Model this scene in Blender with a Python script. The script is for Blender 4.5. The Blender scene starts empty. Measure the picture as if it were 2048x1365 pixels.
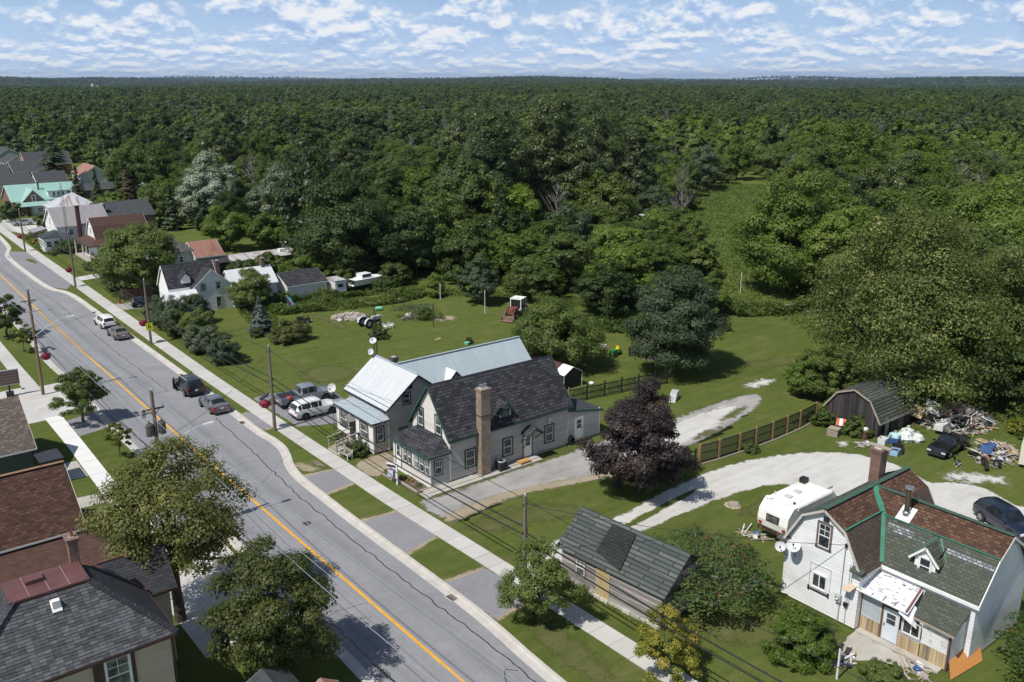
import bpy, math, random
import numpy as np
from mathutils import Vector, Matrix
random.seed(7)
S = bpy.context.scene
COL = S.collection
R = math.radians

# ------------------------------------------------------------------ camera
cam = bpy.data.cameras.new("camera")
cam.sensor_width = 36.0
cam.lens = 1800.0 / 2048.0 * 36.0
cam.clip_start = 0.5
cam.clip_end = 60000.0
camo = bpy.data.objects.new("camera", cam)
COL.objects.link(camo)
camo.location = (0, 0, 32)
camo.rotation_euler = (R(90 - 16.275), 0, R(-38.546))
S.camera = camo

# ------------------------------------------------------------------ sky and sun
SUN_EL = R(55)
sun = bpy.data.lights.new("sun", 'SUN')
sun.energy = 4.6
sun.angle = R(0.53)
sun.color = (1.0, 0.955, 0.885)
suno = bpy.data.objects.new("sun", sun)
COL.objects.link(suno)
suno.rotation_euler = Vector((-math.cos(SUN_EL), -0.06, math.sin(SUN_EL))).to_track_quat('Z', 'Y').to_euler()

W = bpy.data.worlds.new("World")
S.world = W
W.use_nodes = True
nt = W.node_tree
for n in list(nt.nodes):
    nt.nodes.remove(n)
class NT:
    def __init__(s, t): s.t = t
    def n(s, typ, **kw):
        o = s.t.nodes.new(typ)
        for k, v in kw.items():
            if k.startswith('i_'):
                o.inputs[k[2:].replace('_', ' ')].default_value = v
            else:
                setattr(o, k, v)
        return o
    def l(s, a, b): s.t.links.new(a, b)
    def math(s, op, a, b=0.0, c=None, clamp=False):
        o = s.t.nodes.new('ShaderNodeMath'); o.operation = op; o.use_clamp = clamp
        for i, v in enumerate((a, b, c)):
            if v is None: continue
            if hasattr(v, 'links'): s.l(v, o.inputs[i])
            else: o.inputs[i].default_value = v
        return o.outputs[0]
    def mix(s, f, a, b, blend='MIX'):
        o = s.t.nodes.new('ShaderNodeMix'); o.data_type = 'RGBA'; o.blend_type = blend
        for i, v in ((0, f), (6, a), (7, b)):
            if hasattr(v, 'links'): s.l(v, o.inputs[i])
            elif i == 0: o.inputs[0].default_value = v
            else: o.inputs[i].default_value = (v[0], v[1], v[2], 1)
        return o.outputs[2]
    def ramp(s, f, stops, interp='LINEAR'):
        o = s.t.nodes.new('ShaderNodeValToRGB'); o.color_ramp.interpolation = interp
        e = o.color_ramp.elements
        while len(e) < len(stops): e.new(0.5)
        for i, (p, c) in enumerate(stops):
            e[i].position = p
            e[i].color = (c[0], c[1], c[2], 1) if hasattr(c, '__len__') else (c, c, c, 1)
        s.l(f, o.inputs[0])
        return o.outputs[0]
    def noise(s, vec, scale, detail=4, rough=0.55, dist=0.0, dim='3D'):
        o = s.t.nodes.new('ShaderNodeTexNoise'); o.noise_dimensions = dim
        o.inputs['Scale'].default_value = scale; o.inputs['Detail'].default_value = detail
        o.inputs['Roughness'].default_value = rough; o.inputs['Distortion'].default_value = dist
        if vec is not None: s.l(vec, o.inputs['Vector'])
        return o.outputs[0]
    def vec(s, op, a, b):
        o = s.t.nodes.new('ShaderNodeVectorMath'); o.operation = op
        for i, v in enumerate((a, b)):
            if hasattr(v, 'links'): s.l(v, o.inputs[i])
            else: o.inputs[i].default_value = v
        return o.outputs[0]
    def comb(s, x, y, z):
        o = s.t.nodes.new('ShaderNodeCombineXYZ')
        for i, v in enumerate((x, y, z)):
            if hasattr(v, 'links'): s.l(v, o.inputs[i])
            else: o.inputs[i].default_value = v
        return o.outputs[0]
w = NT(nt)
sky = w.n('ShaderNodeTexSky', sky_type='NISHITA', sun_disc=False, sun_elevation=SUN_EL, sun_rotation=R(270),
          altitude=200.0, air_density=1.0, dust_density=0.6, ozone_density=1.6)
geo = w.n('ShaderNodeTexCoord')
sep = w.n('ShaderNodeSeparateXYZ'); w.l(geo.outputs['Generated'], sep.inputs[0])
az = w.math('ARCTAN2', sep.outputs[0], sep.outputs[1])
el = w.math('MAXIMUM', sep.outputs[2], 0.0)
# cumulus field seen from the side: each row of clouds nearer the horizon is smaller; flat bases, heaped tops
row = w.math('LOGARITHM', w.math('ADD', el, 0.012), math.e)
lowk = w.math('SUBTRACT', 1.0, w.math('MULTIPLY', el, 24.0), clamp=True)
def field(dr, sc, det, seed, azk=12.0):
    rw = w.math('ADD', row, dr)
    return w.noise(w.comb(w.math('MULTIPLY', az, azk), w.math('MULTIPLY', rw, 1.55), seed), sc, det, 0.60, 0.2)
def clump(dr):
    big = w.math('ADD', w.math('MULTIPLY', field(dr, 1.25, 3, 4.4), w.math('SUBTRACT', 1.0, lowk)), w.math('MULTIPLY', field(dr, 1.5, 3, 7.4, 24.0), lowk))
    med = field(dr, 3.4, 5, 9.2)
    sml = field(dr, 9.0, 4, 2.7)
    return w.math('ADD', w.math('MULTIPLY', big, 0.56), w.math('ADD', w.math('MULTIPLY', med, 0.32), w.math('MULTIPLY', sml, 0.12)))
f0 = clump(0.0)
f1 = clump(0.13)
thr = w.math('ADD', 0.412, w.math('MULTIPLY', el, 0.12))
mask = w.math('MULTIPLY', w.math('SUBTRACT', f0, thr), 9.0, clamp=True)
lit = w.math('ADD', w.math('MULTIPLY', w.math('SUBTRACT', f0, f1), 6.0), 0.40, clamp=True)
lit = w.math('ADD', lit, w.math('MULTIPLY', w.math('SUBTRACT', f0, 0.5), 1.0), clamp=True)
ccol = w.ramp(lit, [(0.0, (0.36, 0.50, 0.78)), (0.30, (0.50, 0.64, 0.87)), (0.55, (0.74, 0.82, 0.94)), (0.8, (0.88, 0.91, 0.96)), (1.0, (0.93, 0.94, 0.96))])
hz = w.math('POWER', w.math('SUBTRACT', 1.0, w.math('MINIMUM', w.math('MULTIPLY', el, 30.0), 1.0)), 1.6)
SKY_K = 0.085
bs = w.n('ShaderNodeBackground'); bs.inputs['Strength'].default_value = SKY_K
w.l(sky.outputs[0], bs.inputs[0])
bluesky = w.ramp(el, [(0.0, (0.60, 0.73, 0.90)), (0.03, (0.48, 0.65, 0.89)), (0.085, (0.38, 0.56, 0.86))])
bb = w.n('ShaderNodeBackground'); w.l(bluesky, bb.inputs[0])
lowf = w.math('SUBTRACT', 1.0, w.math('MULTIPLY', w.math('SUBTRACT', el, 0.02), 3.2, clamp=True), clamp=True)
mlow = w.n('ShaderNodeMixShader'); w.l(lowf, mlow.inputs[0]); w.l(bs.outputs[0], mlow.inputs[1]); w.l(bb.outputs[0], mlow.inputs[2])
bc = w.n('ShaderNodeBackground'); w.l(w.mix(w.math('MULTIPLY', hz, 0.4), ccol, (0.60, 0.72, 0.89)), bc.inputs[0])
# higher up the clouds are seen from below with gaps between them
cm = w.math('MULTIPLY', mask, w.math('SUBTRACT', 0.95, w.math('MULTIPLY', el, 0.95, clamp=True)))
ms = w.n('ShaderNodeMixShader'); w.l(cm, ms.inputs[0]); w.l(mlow.outputs[0], ms.inputs[1]); w.l(bc.outputs[0], ms.inputs[2])
wo = w.n('ShaderNodeOutputWorld'); w.l(ms.outputs[0], wo.inputs[0])

S.view_settings.view_transform = 'Standard'
S.view_settings.look = 'None'
S.view_settings.exposure = 0.0
S.view_settings.gamma = 1.0
S.view_settings.use_curve_mapping = False
S.cycles.max_bounces = 5
S.cycles.diffuse_bounces = 3
S.cycles.glossy_bounces = 2
S.cycles.transmission_bounces = 3
S.cycles.transparent_max_bounces = 6
S.cycles.volume_bounces = 0
S.cycles.use_denoising = True
S.cycles.caustics_reflective = False
S.cycles.caustics_refractive = False

# ------------------------------------------------------------------ materials
MATS = {}
def newmat(name):
    m = bpy.data.materials.new(name); m.use_nodes = True
    t = m.node_tree
    for n in list(t.nodes): t.nodes.remove(n)
    k = NT(t)
    o = k.n('ShaderNodeOutputMaterial'); b = k.n('ShaderNodeBsdfPrincipled')
    k.l(b.outputs[0], o.inputs[0])
    MATS[name] = m
    return m, k, b, o
def bump(k, b, h, strength=0.4, dist=0.02):
    n = k.n('ShaderNodeBump'); n.inputs['Strength'].default_value = strength; n.inputs['Distance'].default_value = dist
    k.l(h, n.inputs['Height']); k.l(n.outputs[0], b.inputs['Normal'])
def pmat(name, col, rough=0.7, var=0.12, scale=2.0, metal=0.0, spec=0.4, bmp=0.0, bscale=20.0, coat=0.0, dirt=None, tint=0.0):
    """plain paint, wood or metal with uneven tone"""
    m, k, b, o = newmat(name)
    tc = k.n('ShaderNodeTexCoord')
    n1 = k.noise(tc.outputs['Object'], scale, 5)
    lo = [c * (1 - var) for c in col]; hi = [min(1, c * (1 + var)) for c in col]
    c = k.ramp(n1, [(0.3, lo), (0.7, hi)])
    if dirt is not None:
        n2 = k.noise(tc.outputs['Object'], scale * 0.45, 6, 0.65, 0.6)
        c = k.mix(k.ramp(n2, [(0.52, 0.0), (0.72, 0.75)]), c, dirt)
    if tint:
        a = k.n('ShaderNodeAttribute', attribute_name='tint')
        c = k.mix(1.0, c, k.ramp(a.outputs['Fac'], [(0, 1 - tint), (1, 1 + tint * 0.6)]), 'MULTIPLY')
    k.l(c, b.inputs['Base Color'])
    b.inputs['Roughness'].default_value = rough; b.inputs['Metallic'].default_value = metal
    b.inputs['Specular IOR Level'].default_value = spec
    b.inputs['Coat Weight'].default_value = coat
    if bmp: bump(k, b, k.noise(tc.outputs['Object'], bscale, 4), bmp)
    return m
def woodmat(name, c1, c2, c3, axis=(1, 8, 14), rough=0.85):
    """weathered boards: streaks along the grain, tint per board"""
    m, k, b, o = newmat(name)
    tc = k.n('ShaderNodeTexCoord')
    mp = k.n('ShaderNodeMapping'); k.l(tc.outputs['Object'], mp.inputs[0]); mp.inputs['Scale'].default_value = axis
    n1 = k.noise(mp.outputs[0], 1.0, 6, 0.7)
    a = k.n('ShaderNodeAttribute', attribute_name='tint')
    f = k.math('ADD', k.math('MULTIPLY', n1, 0.6), k.math('MULTIPLY', a.outputs['Fac'], 0.45))
    c = k.ramp(f, [(0.25, c1), (0.5, c2), (0.78, c3)])
    k.l(c, b.inputs['Base Color']); b.inputs['Roughness'].default_value = rough
    b.inputs['Specular IOR Level'].default_value = 0.2
    bump(k, b, n1, 0.35, 0.01)
    return m
def shinglemat(name, cols, bw=0.46, bh=0.26, mortar_shade=0.55, rough=0.9, stain=None, ms=0.03):
    """asphalt shingle tabs; plane tells which two object axes run along and up the slope (projected)"""
    m, k, b, o = newmat(name)
    uv = k.n('ShaderNodeUVMap')
    br = k.n('ShaderNodeTexBrick'); br.offset = 0.5; br.squash = 1.0
    k.l(uv.outputs[0], br.inputs['Vector'])
    br.inputs['Color1'].default_value = (0, 0, 0, 1); br.inputs['Color2'].default_value = (1, 1, 1, 1)
    br.inputs['Mortar'].default_value = (0.5, 0.5, 0.5, 1)
    br.inputs['Scale'].default_value = 1.0; br.inputs['Mortar Size'].default_value = ms; br.inputs['Mortar Smooth'].default_value = 0.4
    br.inputs['Bias'].default_value = 0.0; br.inputs['Brick Width'].default_value = bw; br.inputs['Row Height'].default_value = bh
    big = k.noise(uv.outputs[0], 0.9, 5, 0.6)
    sm = k.noise(uv.outputs[0], 60.0, 2, 0.5)
    f = k.math('ADD', k.math('MULTIPLY', br.outputs[0], 0.6), k.math('MULTIPLY', sm, 0.45))
    n = len(cols)
    c = k.ramp(f, [(0.15 + 0.75 * i / max(1, n - 1), q) for i, q in enumerate(cols)])
    c = k.mix(1.0, c, k.ramp(big, [(0.3, 0.90), (0.7, 1.10)]), 'MULTIPLY')
    if stain is not None:
        c = k.mix(k.ramp(k.noise(uv.outputs[0], 0.45, 6, 0.7, 0.8), [(0.5, 0.0), (0.66, 0.8)]), c, stain)
    c = k.mix(k.math('MULTIPLY', br.outputs['Fac'], mortar_shade), c, [q * 0.35 for q in cols[0]])  # shadow lines under the tabs painted in; shed and barn use them as bands
    k.l(c, b.inputs['Base Color']); b.inputs['Roughness'].default_value = rough; b.inputs['Specular IOR Level'].default_value = 0.15
    bump(k, b, k.math('SUBTRACT', k.math('MULTIPLY', sm, 0.3), br.outputs['Fac']), 0.6, 0.02)
    return m
def brickmat(name, c1, c2, mortar_shade, bw=0.21, bh=0.075):
    m, k, b, o = newmat(name)
    uv = k.n('ShaderNodeUVMap')
    br = k.n('ShaderNodeTexBrick'); k.l(uv.outputs[0], br.inputs['Vector'])
    br.inputs['Color1'].default_value = (*c1, 1); br.inputs['Color2'].default_value = (*c2, 1); br.inputs['Mortar'].default_value = (*mortar_shade, 1)
    br.inputs['Scale'].default_value = 1.0; br.inputs['Mortar Size'].default_value = 0.01
    br.inputs['Brick Width'].default_value = bw; br.inputs['Row Height'].default_value = bh
    big = k.noise(uv.outputs[0], 2.0, 5, 0.6)
    k.l(k.mix(1.0, br.outputs[0], k.ramp(big, [(0.3, 0.7), (0.7, 1.2)]), 'MULTIPLY'), b.inputs['Base Color'])
    b.inputs['Roughness'].default_value = 0.9
    bump(k, b, k.math('SUBTRACT', 1.0, br.outputs['Fac']), 0.6, 0.012)
    return m
def metalroof(name, col, col2, rough=0.45, rust=None):
    m, k, b, o = newmat(name)
    uv = k.n('ShaderNodeUVMap')
    mp = k.n('ShaderNodeMapping'); k.l(uv.outputs[0], mp.inputs[0]); mp.inputs['Scale'].default_value = (2.2, 0.25, 1)
    n1 = k.noise(mp.outputs[0], 1.0, 5, 0.6)
    c = k.ramp(n1, [(0.3, col), (0.7, col2)])
    if rust is not None:
        n2 = k.noise(mp.outputs[0], 0.55, 6, 0.65, 0.5)
        c = k.mix(k.ramp(n2, [(0.5, 0.0), (0.6, 0.85)]), c, rust)
    k.l(c, b.inputs['Base Color']); b.inputs['Roughness'].default_value = rough; b.inputs['Metallic'].default_value = 0.0
    b.inputs['Specular IOR Level'].default_value = 0.5
    return m
def glassmat(name, col=(0.02, 0.024, 0.03), var=(0.09, 0.10, 0.11)):
    m, k, b, o = newmat(name)
    tc = k.n('ShaderNodeTexCoord')
    c = k.ramp(k.noise(tc.outputs['Object'], 1.6, 3, 0.6, 0.5), [(0.38, col), (0.75, var)])
    k.l(c, b.inputs['Base Color']); b.inputs['Roughness'].default_value = 0.06; b.inputs['Specular IOR Level'].default_value = 0.6
    return m
def leafmat(name, stops, trans=0.42, rough=0.5, spec=0.3, orand=0.6):
    m, k, b, o = newmat(name)
    a = k.n('ShaderNodeAttribute', attribute_name='tint')
    oi = k.n('ShaderNodeObjectInfo')
    f = k.math('ADD', a.outputs['Fac'], k.math('MULTIPLY', k.math('SUBTRACT', oi.outputs['Random'], 0.5), orand), clamp=True)
    c = k.ramp(f, stops)
    k.l(c, b.inputs['Base Color']); b.inputs['Roughness'].default_value = rough; b.inputs['Specular IOR Level'].default_value = spec
    tr = k.n('ShaderNodeBsdfTranslucent'); k.l(k.mix(1.0, c, (1.35, 1.5, 0.6), 'MULTIPLY'), tr.inputs[0])
    mx = k.n('ShaderNodeMixShader'); mx.inputs[0].default_value = trans
    k.l(b.outputs[0], mx.inputs[1]); k.l(tr.outputs[0], mx.inputs[2]); k.l(mx.outputs[0], o.inputs[0])
    return m

# ------------------------------------------------------------------ mesh building
class MB:
    """collects faces; build() links them as ONE mesh object"""
    def __init__(s): s.v = []; s.f = []; s.t = []; s.uv = []
    def face(s, pts, tint=0.5, uv=None):
        i = len(s.v); s.v.extend([tuple(p) for p in pts]); s.f.append(tuple(range(i, i + len(pts)))); s.t.append(tint)
        s.uv.extend(uv if uv else auto_uv(pts))
        return s
    def hexa(s, p, tint=0.5):
        """8 points: bottom ring 0-3, top ring 4-7 (counter-clockwise seen from above)"""
        for q in ((3, 2, 1, 0), (4, 5, 6, 7), (0, 1, 5, 4), (1, 2, 6, 5), (2, 3, 7, 6), (3, 0, 4, 7)):
            s.face([p[i] for i in q], tint)
        return s
    def box(s, x0, x1, y0, y1, z0, z1, tint=0.5):
        return s.hexa([(x0, y0, z0), (x1, y0, z0), (x1, y1, z0), (x0, y1, z0), (x0, y0, z1), (x1, y0, z1), (x1, y1, z1), (x0, y1, z1)], tint)
    def obox(s, c, size, rot=(0, 0, 0), tint=0.5):
        from mathutils import Euler
        m = Euler(rot).to_matrix(); c = Vector(c); h = [q / 2 for q in size]
        p = [c + m @ Vector((sx * h[0], sy * h[1], sz * h[2])) for sz in (-1, 1) for sx, sy in ((-1, -1), (1, -1), (1, 1), (-1, 1))]
        return s.hexa(p, tint)
    def beam(s, a, b, wd, ht, up=(0, 0, 1), tint=0.5):
        a = Vector(a); b = Vector(b); d = (b - a).normalized(); u = Vector(up)
        if abs(d.dot(u)) > 0.98: u = Vector((1, 0, 0))
        x = d.cross(u).normalized(); z = x.cross(d).normalized()
        p = []
        for e in (a, b):
            for sx, sz in ((-1, -1), (1, -1), (1, 1), (-1, 1)):
                p.append(e + x * sx * wd / 2 + z * sz * ht / 2)
        return s.hexa([p[4], p[5], p[1], p[0], p[7], p[6], p[2], p[3]], tint)
    def tube(s, pts, rad, n=6, tint=0.5, cap=True):
        pts = [Vector(p) for p in pts]
        if not hasattr(rad, '__len__'): rad = [rad] * len(pts)
        rings = []
        for i, p in enumerate(pts):
            d = (pts[min(i + 1, len(pts) - 1)] - pts[max(i - 1, 0)])
            d = d.normalized() if d.length > 1e-6 else Vector((0, 0, 1))
            u = Vector((0, 0, 1)) if abs(d.z) < 0.95 else Vector((1, 0, 0))
            x = d.cross(u).normalized(); y = d.cross(x)
            rings.append([p + (x * math.cos(q * 2 * math.pi / n) + y * math.sin(q * 2 * math.pi / n)) * rad[i] for q in range(n)])
        for a, b in zip(rings, rings[1:]):
            for q in range(n):
                r = (q + 1) % n
                s.face([a[q], b[q], b[r], a[r]], tint)
        if cap:
            s.face(rings[0], tint); s.face(rings[-1][::-1], tint)
        return s
    def lathe(s, prof, n=16, c=(0, 0, 0), axis='z', tint=0.5):
        """prof: (radius, height) pairs"""
        def P(r, h, q):
            a = q * 2 * math.pi / n; x, y = r * math.cos(a), r * math.sin(a)
            o = {'z': (x, y, h), 'y': (x, h, y), 'x': (h, x, y)}[axis]
            return (o[0] + c[0], o[1] + c[1], o[2] + c[2])
        for (r0, h0), (r1, h1) in zip(prof, prof[1:]):
            for q in range(n):
                pts = [P(r0, h0, q), P(r0, h0, q + 1), P(r1, h1, q + 1), P(r1, h1, q)]
                if r0 < 1e-6: pts = pts[1:]
                elif r1 < 1e-6: pts = pts[:3]
                if axis == 'y': pts = pts[::-1]
                s.face(pts, tint)
        return s
    def prism(s, poly, z0, z1, tint=0.5):
        """poly: xy points counter-clockwise"""
        n = len(poly)
        s.face([(x, y, z1) for x, y in poly], tint); s.face([(x, y, z0) for x, y in reversed(poly)], tint)
        for i in range(n):
            a, b = poly[i], poly[(i + 1) % n]
            s.face([(a[0], a[1], z0), (b[0], b[1], z0), (b[0], b[1], z1), (a[0], a[1], z1)], tint)
        return s
    def slab(s, pts, th, tint=0.5):
        """planar polygon (outward face up/out) given a thickness behind it"""
        p = [Vector(q) for q in pts]
        nrm = (p[1] - p[0]).cross(p[2] - p[0]).normalized()
        q = [v - nrm * th for v in p]
        s.face(p, tint); s.face(q[::-1], tint)
        for i in range(len(p)):
            j = (i + 1) % len(p)
            s.face([p[i], q[i], q[j], p[j]], tint)
        return s
    def build(s, name, mat, parent=None, smooth=False, loc=None, kind=None):
        me = bpy.data.meshes.new(name)
        me.from_pydata([tuple(v) for v in s.v], [], s.f)
        if s.f:
            ul = me.uv_layers.new(name='UVMap'); ul.data.foreach_set('uv', np.array(s.uv, 'f').ravel())
            at = me.attributes.new('tint', 'FLOAT', 'FACE'); at.data.foreach_set('value', np.array(s.t, 'f'))
        if mat is not None: me.materials.append(mat)
        if smooth:
            me.polygons.foreach_set('use_smooth', [True] * len(me.polygons))
            me.set_sharp_from_angle(angle=R(40))
        o = bpy.data.objects.new(name, me); COL.objects.link(o)
        if parent is not None: o.parent = parent
        if loc is not None: o.location = loc
        if kind: o['kind'] = kind
        return o
def auto_uv(pts):
    """metres along the horizontal and up the slope of the face"""
    p = [Vector(q) for q in pts]
    n = Vector((0, 0, 0))
    for i in range(len(p)):
        a, b = p[i], p[(i + 1) % len(p)]
        n += Vector(((a.y - b.y) * (a.z + b.z), (a.z - b.z) * (a.x + b.x), (a.x - b.x) * (a.y + b.y)))
    n = n.normalized() if n.length > 1e-9 else Vector((0, 0, 1))
    if abs(n.z) > 0.999: u, v = Vector((1, 0, 0)), Vector((0, 1, 0))
    else:
        u = Vector((0, 0, 1)).cross(n).normalized(); v = n.cross(u)
    return [(q.dot(u), q.dot(v)) for q in p]
def meta(o, label, cat, group=None):
    o['label'] = label; o['category'] = cat
    if group: o['group'] = group
    return o
def thing(name, label, cat, loc=(0, 0, 0), rz=0.0, group=None):
    o = bpy.data.objects.new(name, None); COL.objects.link(o)
    o.empty_display_size = 0.2
    o.location = loc; o.rotation_euler = (0, 0, rz)
    return meta(o, label, cat, group)
def struct(o):
    o['kind'] = 'structure'; return o
def dup(root, loc, rz=0.0, label=None, group=None, scale=None):
    """a copy of a thing with copies of its parts and sub-parts"""
    r = root.copy(); COL.objects.link(r); r.location = loc; r.rotation_euler = (0, 0, rz)
    if scale: r.scale = scale if hasattr(scale, '__len__') else (scale,) * 3
    if label: r['label'] = label
    if group: r['group'] = group
    for ch in list(root.children):
        c = ch.copy(); COL.objects.link(c); c.parent = r
        for g in ch.children:
            d = g.copy(); COL.objects.link(d); d.parent = c
    return r
def npmesh(name, V, quads, tint, mat):
    """fast mesh from numpy arrays: quads is (n,4) or (n,3)"""
    me = bpy.data.meshes.new(name)
    n, q = quads.shape
    me.vertices.add(len(V)); me.vertices.foreach_set('co', V.astype('f').ravel())
    me.loops.add(n * q); me.loops.foreach_set('vertex_index', quads.astype('i').ravel())
    me.polygons.add(n); me.polygons.foreach_set('loop_start', np.arange(0, n * q, q, dtype='i'))
    at = me.attributes.new('tint', 'FLOAT', 'FACE'); at.data.foreach_set('value', tint.astype('f'))
    if mat: me.materials.append(mat)
    me.update(calc_edges=True)
    return me
def jag(poly, step=0.5, amp=0.18, seed=1, closed=True):
    """a polygon edge broken into short uneven steps, as turf meets gravel"""
    rr = random.Random(seed); out = []
    n = len(poly)
    for i in range(n if closed else n - 1):
        a = Vector(poly[i]); b = Vector(poly[(i + 1) % n]); d = b - a; L = d.length
        if L < 1e-6: continue
        nn = Vector((-d.y, d.x)) / L
        m = max(1, int(L / step))
        for j in range(m):
            q = a + d * (j / m) + nn * (rr.uniform(-amp, amp) if j else rr.uniform(-amp, amp) * 0.4)
            out.append((q.x, q.y))
    if not closed: out.append(tuple(poly[-1]))
    return out
def smooth_poly(pts, it=2, closed=True):
    for _ in range(it):
        o = []
        n = len(pts)
        for i in range(n if closed else n - 1):
            a, b = pts[i], pts[(i + 1) % n]
            o.append((a[0] * .75 + b[0] * .25, a[1] * .75 + b[1] * .25)); o.append((a[0] * .25 + b[0] * .75, a[1] * .25 + b[1] * .75))
        if not closed: o = [pts[0]] + o + [pts[-1]]
        pts = o
    return pts
def inpoly(x, y, P):
    c = False; j = len(P) - 1
    for i in range(len(P)):
        if (P[i][1] > y) != (P[j][1] > y) and x < (P[j][0] - P[i][0]) * (y - P[i][1]) / (P[j][1] - P[i][1]) + P[i][0]: c = not c
        j = i
    return c
# ------------------------------------------------------------------ the ground
def cshift(y):
    return 0.0 if y < 70 else ((y - 70) / 100.0) ** 2 * 1.0
def terrain(x, y):
    """height of the land: level round the village, rolling further out"""
    d = math.hypot(x, y)
    if d < 500: return 0.0
    k = min(1.0, (d - 500) / 2200.0)
    a = (math.sin(x * 0.0031 + 1.3) * math.cos(y * 0.0027 - 0.4) * 9 + math.sin(x * 0.0013 - y * 0.0011 + 2.0) * 9
         + math.sin(x * 0.0007 + y * 0.0009 + 0.6) * 8 + math.sin(x * 0.0061 - 1.1) * math.sin(y * 0.0057) * 3)
    far = max(0.0, d - 1800) / 6000.0
    return k * (a * 0.55 - 5.0) + min(far, 1.5) * (6 + a * 1.0)
def grassmat(name, dark, mid, light, dry, drylev=(0.56, 0.74), rough_scale=1.0):
    m, k, b, o = newmat(name)
    tc = k.n('ShaderNodeTexCoord'); P = tc.outputs['Object']
    n1 = k.noise(P, 0.09 * rough_scale, 5, 0.6, 0.4)
    n2 = k.noise(P, 0.9 * rough_scale, 5, 0.65)
    n3 = k.noise(P, 9.0, 3, 0.7)
    mp = k.n('ShaderNodeMapping'); k.l(P, mp.inputs[0]); mp.inputs['Rotation'].default_value = (0, 0, 0.5); mp.inputs['Scale'].default_value = (0.15, 1.6, 1)
    n4 = k.noise(mp.outputs[0], 0.7, 3, 0.6, 0.6)
    f = k.math('ADD', k.math('ADD', k.math('MULTIPLY', n1, 0.22), k.math('MULTIPLY', n2, 0.26)), k.math('ADD', k.math('MULTIPLY', n3, 0.30), k.math('MULTIPLY', n4, 0.26)))
    c = k.ramp(f, [(0.36, dark), (0.5, mid), (0.66, light)])
    dn = k.math('ADD', k.math('MULTIPLY', k.noise(P, 0.22 * rough_scale, 6, 0.68, 0.5), 0.7), k.math('MULTIPLY', n3, 0.3))
    c = k.mix(k.ramp(dn, [(drylev[0], 0.0), (drylev[1], 0.85)]), c, dry)
    k.l(c, b.inputs['Base Color']); b.inputs['Roughness'].default_value = 0.95; b.inputs['Specular IOR Level'].default_value = 0.05
    bump(k, b, k.math('ADD', n3, k.noise(P, 30.0, 2)), 0.9, 0.06)
    return m
G_LAWN = grassmat('lawn grass', (0.062, 0.094, 0.019), (0.100, 0.130, 0.030), (0.152, 0.172, 0.050), (0.205, 0.18, 0.09), (0.55, 0.72))
G_FOREST = grassmat('forest floor', (0.03, 0.048, 0.013), (0.045, 0.07, 0.018), (0.065, 0.095, 0.026), (0.08, 0.08, 0.035))
CR = [(28.1, -450), (28.1, 15), (28.55, 32.5), (29.1, 38.6), (29.15, 43.6), (29.05, 55.8), (29.15, 61), (29.2, 64.9), (29.62, 67.7), (30.4, 69.9), (30.9, 71.8), (31.0, 74.2),
      (30.8, 76), (30.8, 79.1), (31.0, 85), (31.25, 100), (31.35, 136), (31.45, 146.3), (31.0, 151.1), (29.7, 154.2), (29.4, 163.4), (29.5, 181.5), (29.9, 190.1), (30.8, 194),
      (31.9, 198), (32.5, 206), (33.0, 215), (33.8, 240), (36.5, 300), (48, 450)]
CL = [(20.1, -450), (20.1, 30), (20.2, 40), (20.3, 47), (20.5, 60), (19.95, 84), (20.1, 92.6), (20.3, 104), (20.0, 113.5), (20.6, 125), (21.0, 150), (21.6, 180), (24, 260), (36, 450)]
def fine_line(L):
    mid = smooth_poly(L[1:-1], 2, False)
    return [L[0]] + mid + [L[-1]]
CRf, CLf = fine_line(CR), fine_line(CL)
def build_ground():
    HS = 450.0
    V, F = [], []
    def quadstrip(line, xo):
        # flat land between the kerb line and the edge of the flat square, cut into strips
        i0 = len(V)
        for x, y in line:
            for k in range(7):
                q = (k / 6.0) ** 1.6
                V.append((x + (xo - x) * q, y, 0.0))
        for i in range(len(line) - 1):
            for k in range(6):
                a = i0 + i * 7 + k
                f = (a, a + 1, a + 8, a + 7)
                F.append(f if xo > 0 else f[::-1])
    quadstrip(CRf, HS); quadstrip(CLf, -HS)
    sc = [1.0, 1.15, 1.35, 1.6, 1.9, 2.3, 2.8, 3.4, 4.2, 5.2, 6.5, 8, 10, 12.5, 16, 20, 26, 34, 48]
    side = [-1 + 2 * k / 48.0 for k in range(48)]
    ring = [(t, -1) for t in side] + [(1, t) for t in side] + [(-t, 1) for t in side] + [(-1, -t) for t in side]
    n = len(ring); i0 = len(V)
    for s in sc:
        for x, y in ring:
            X, Y = x * HS * s, y * HS * s
            V.append((X, Y, terrain(X, Y) if s > 1.0 else 0.0))
    for r in range(len(sc) - 1):
        for i in range(n):
            j = (i + 1) % n
            a, b2 = i0 + r * n + i, i0 + r * n + j
            F.append((a, a + n, b2 + n, b2))
    me = bpy.data.meshes.new('ground'); me.from_pydata(V, [], F)
    me.materials.append(G_LAWN); me.materials.append(G_FOREST)
    for p in me.polygons:
        if p.index >= (len(CRf) + len(CLf) - 2) * 6: p.material_index = 1
        p.use_smooth = True
    o = bpy.data.objects.new('ground', me); COL.objects.link(o); struct(o)
build_ground()

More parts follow.
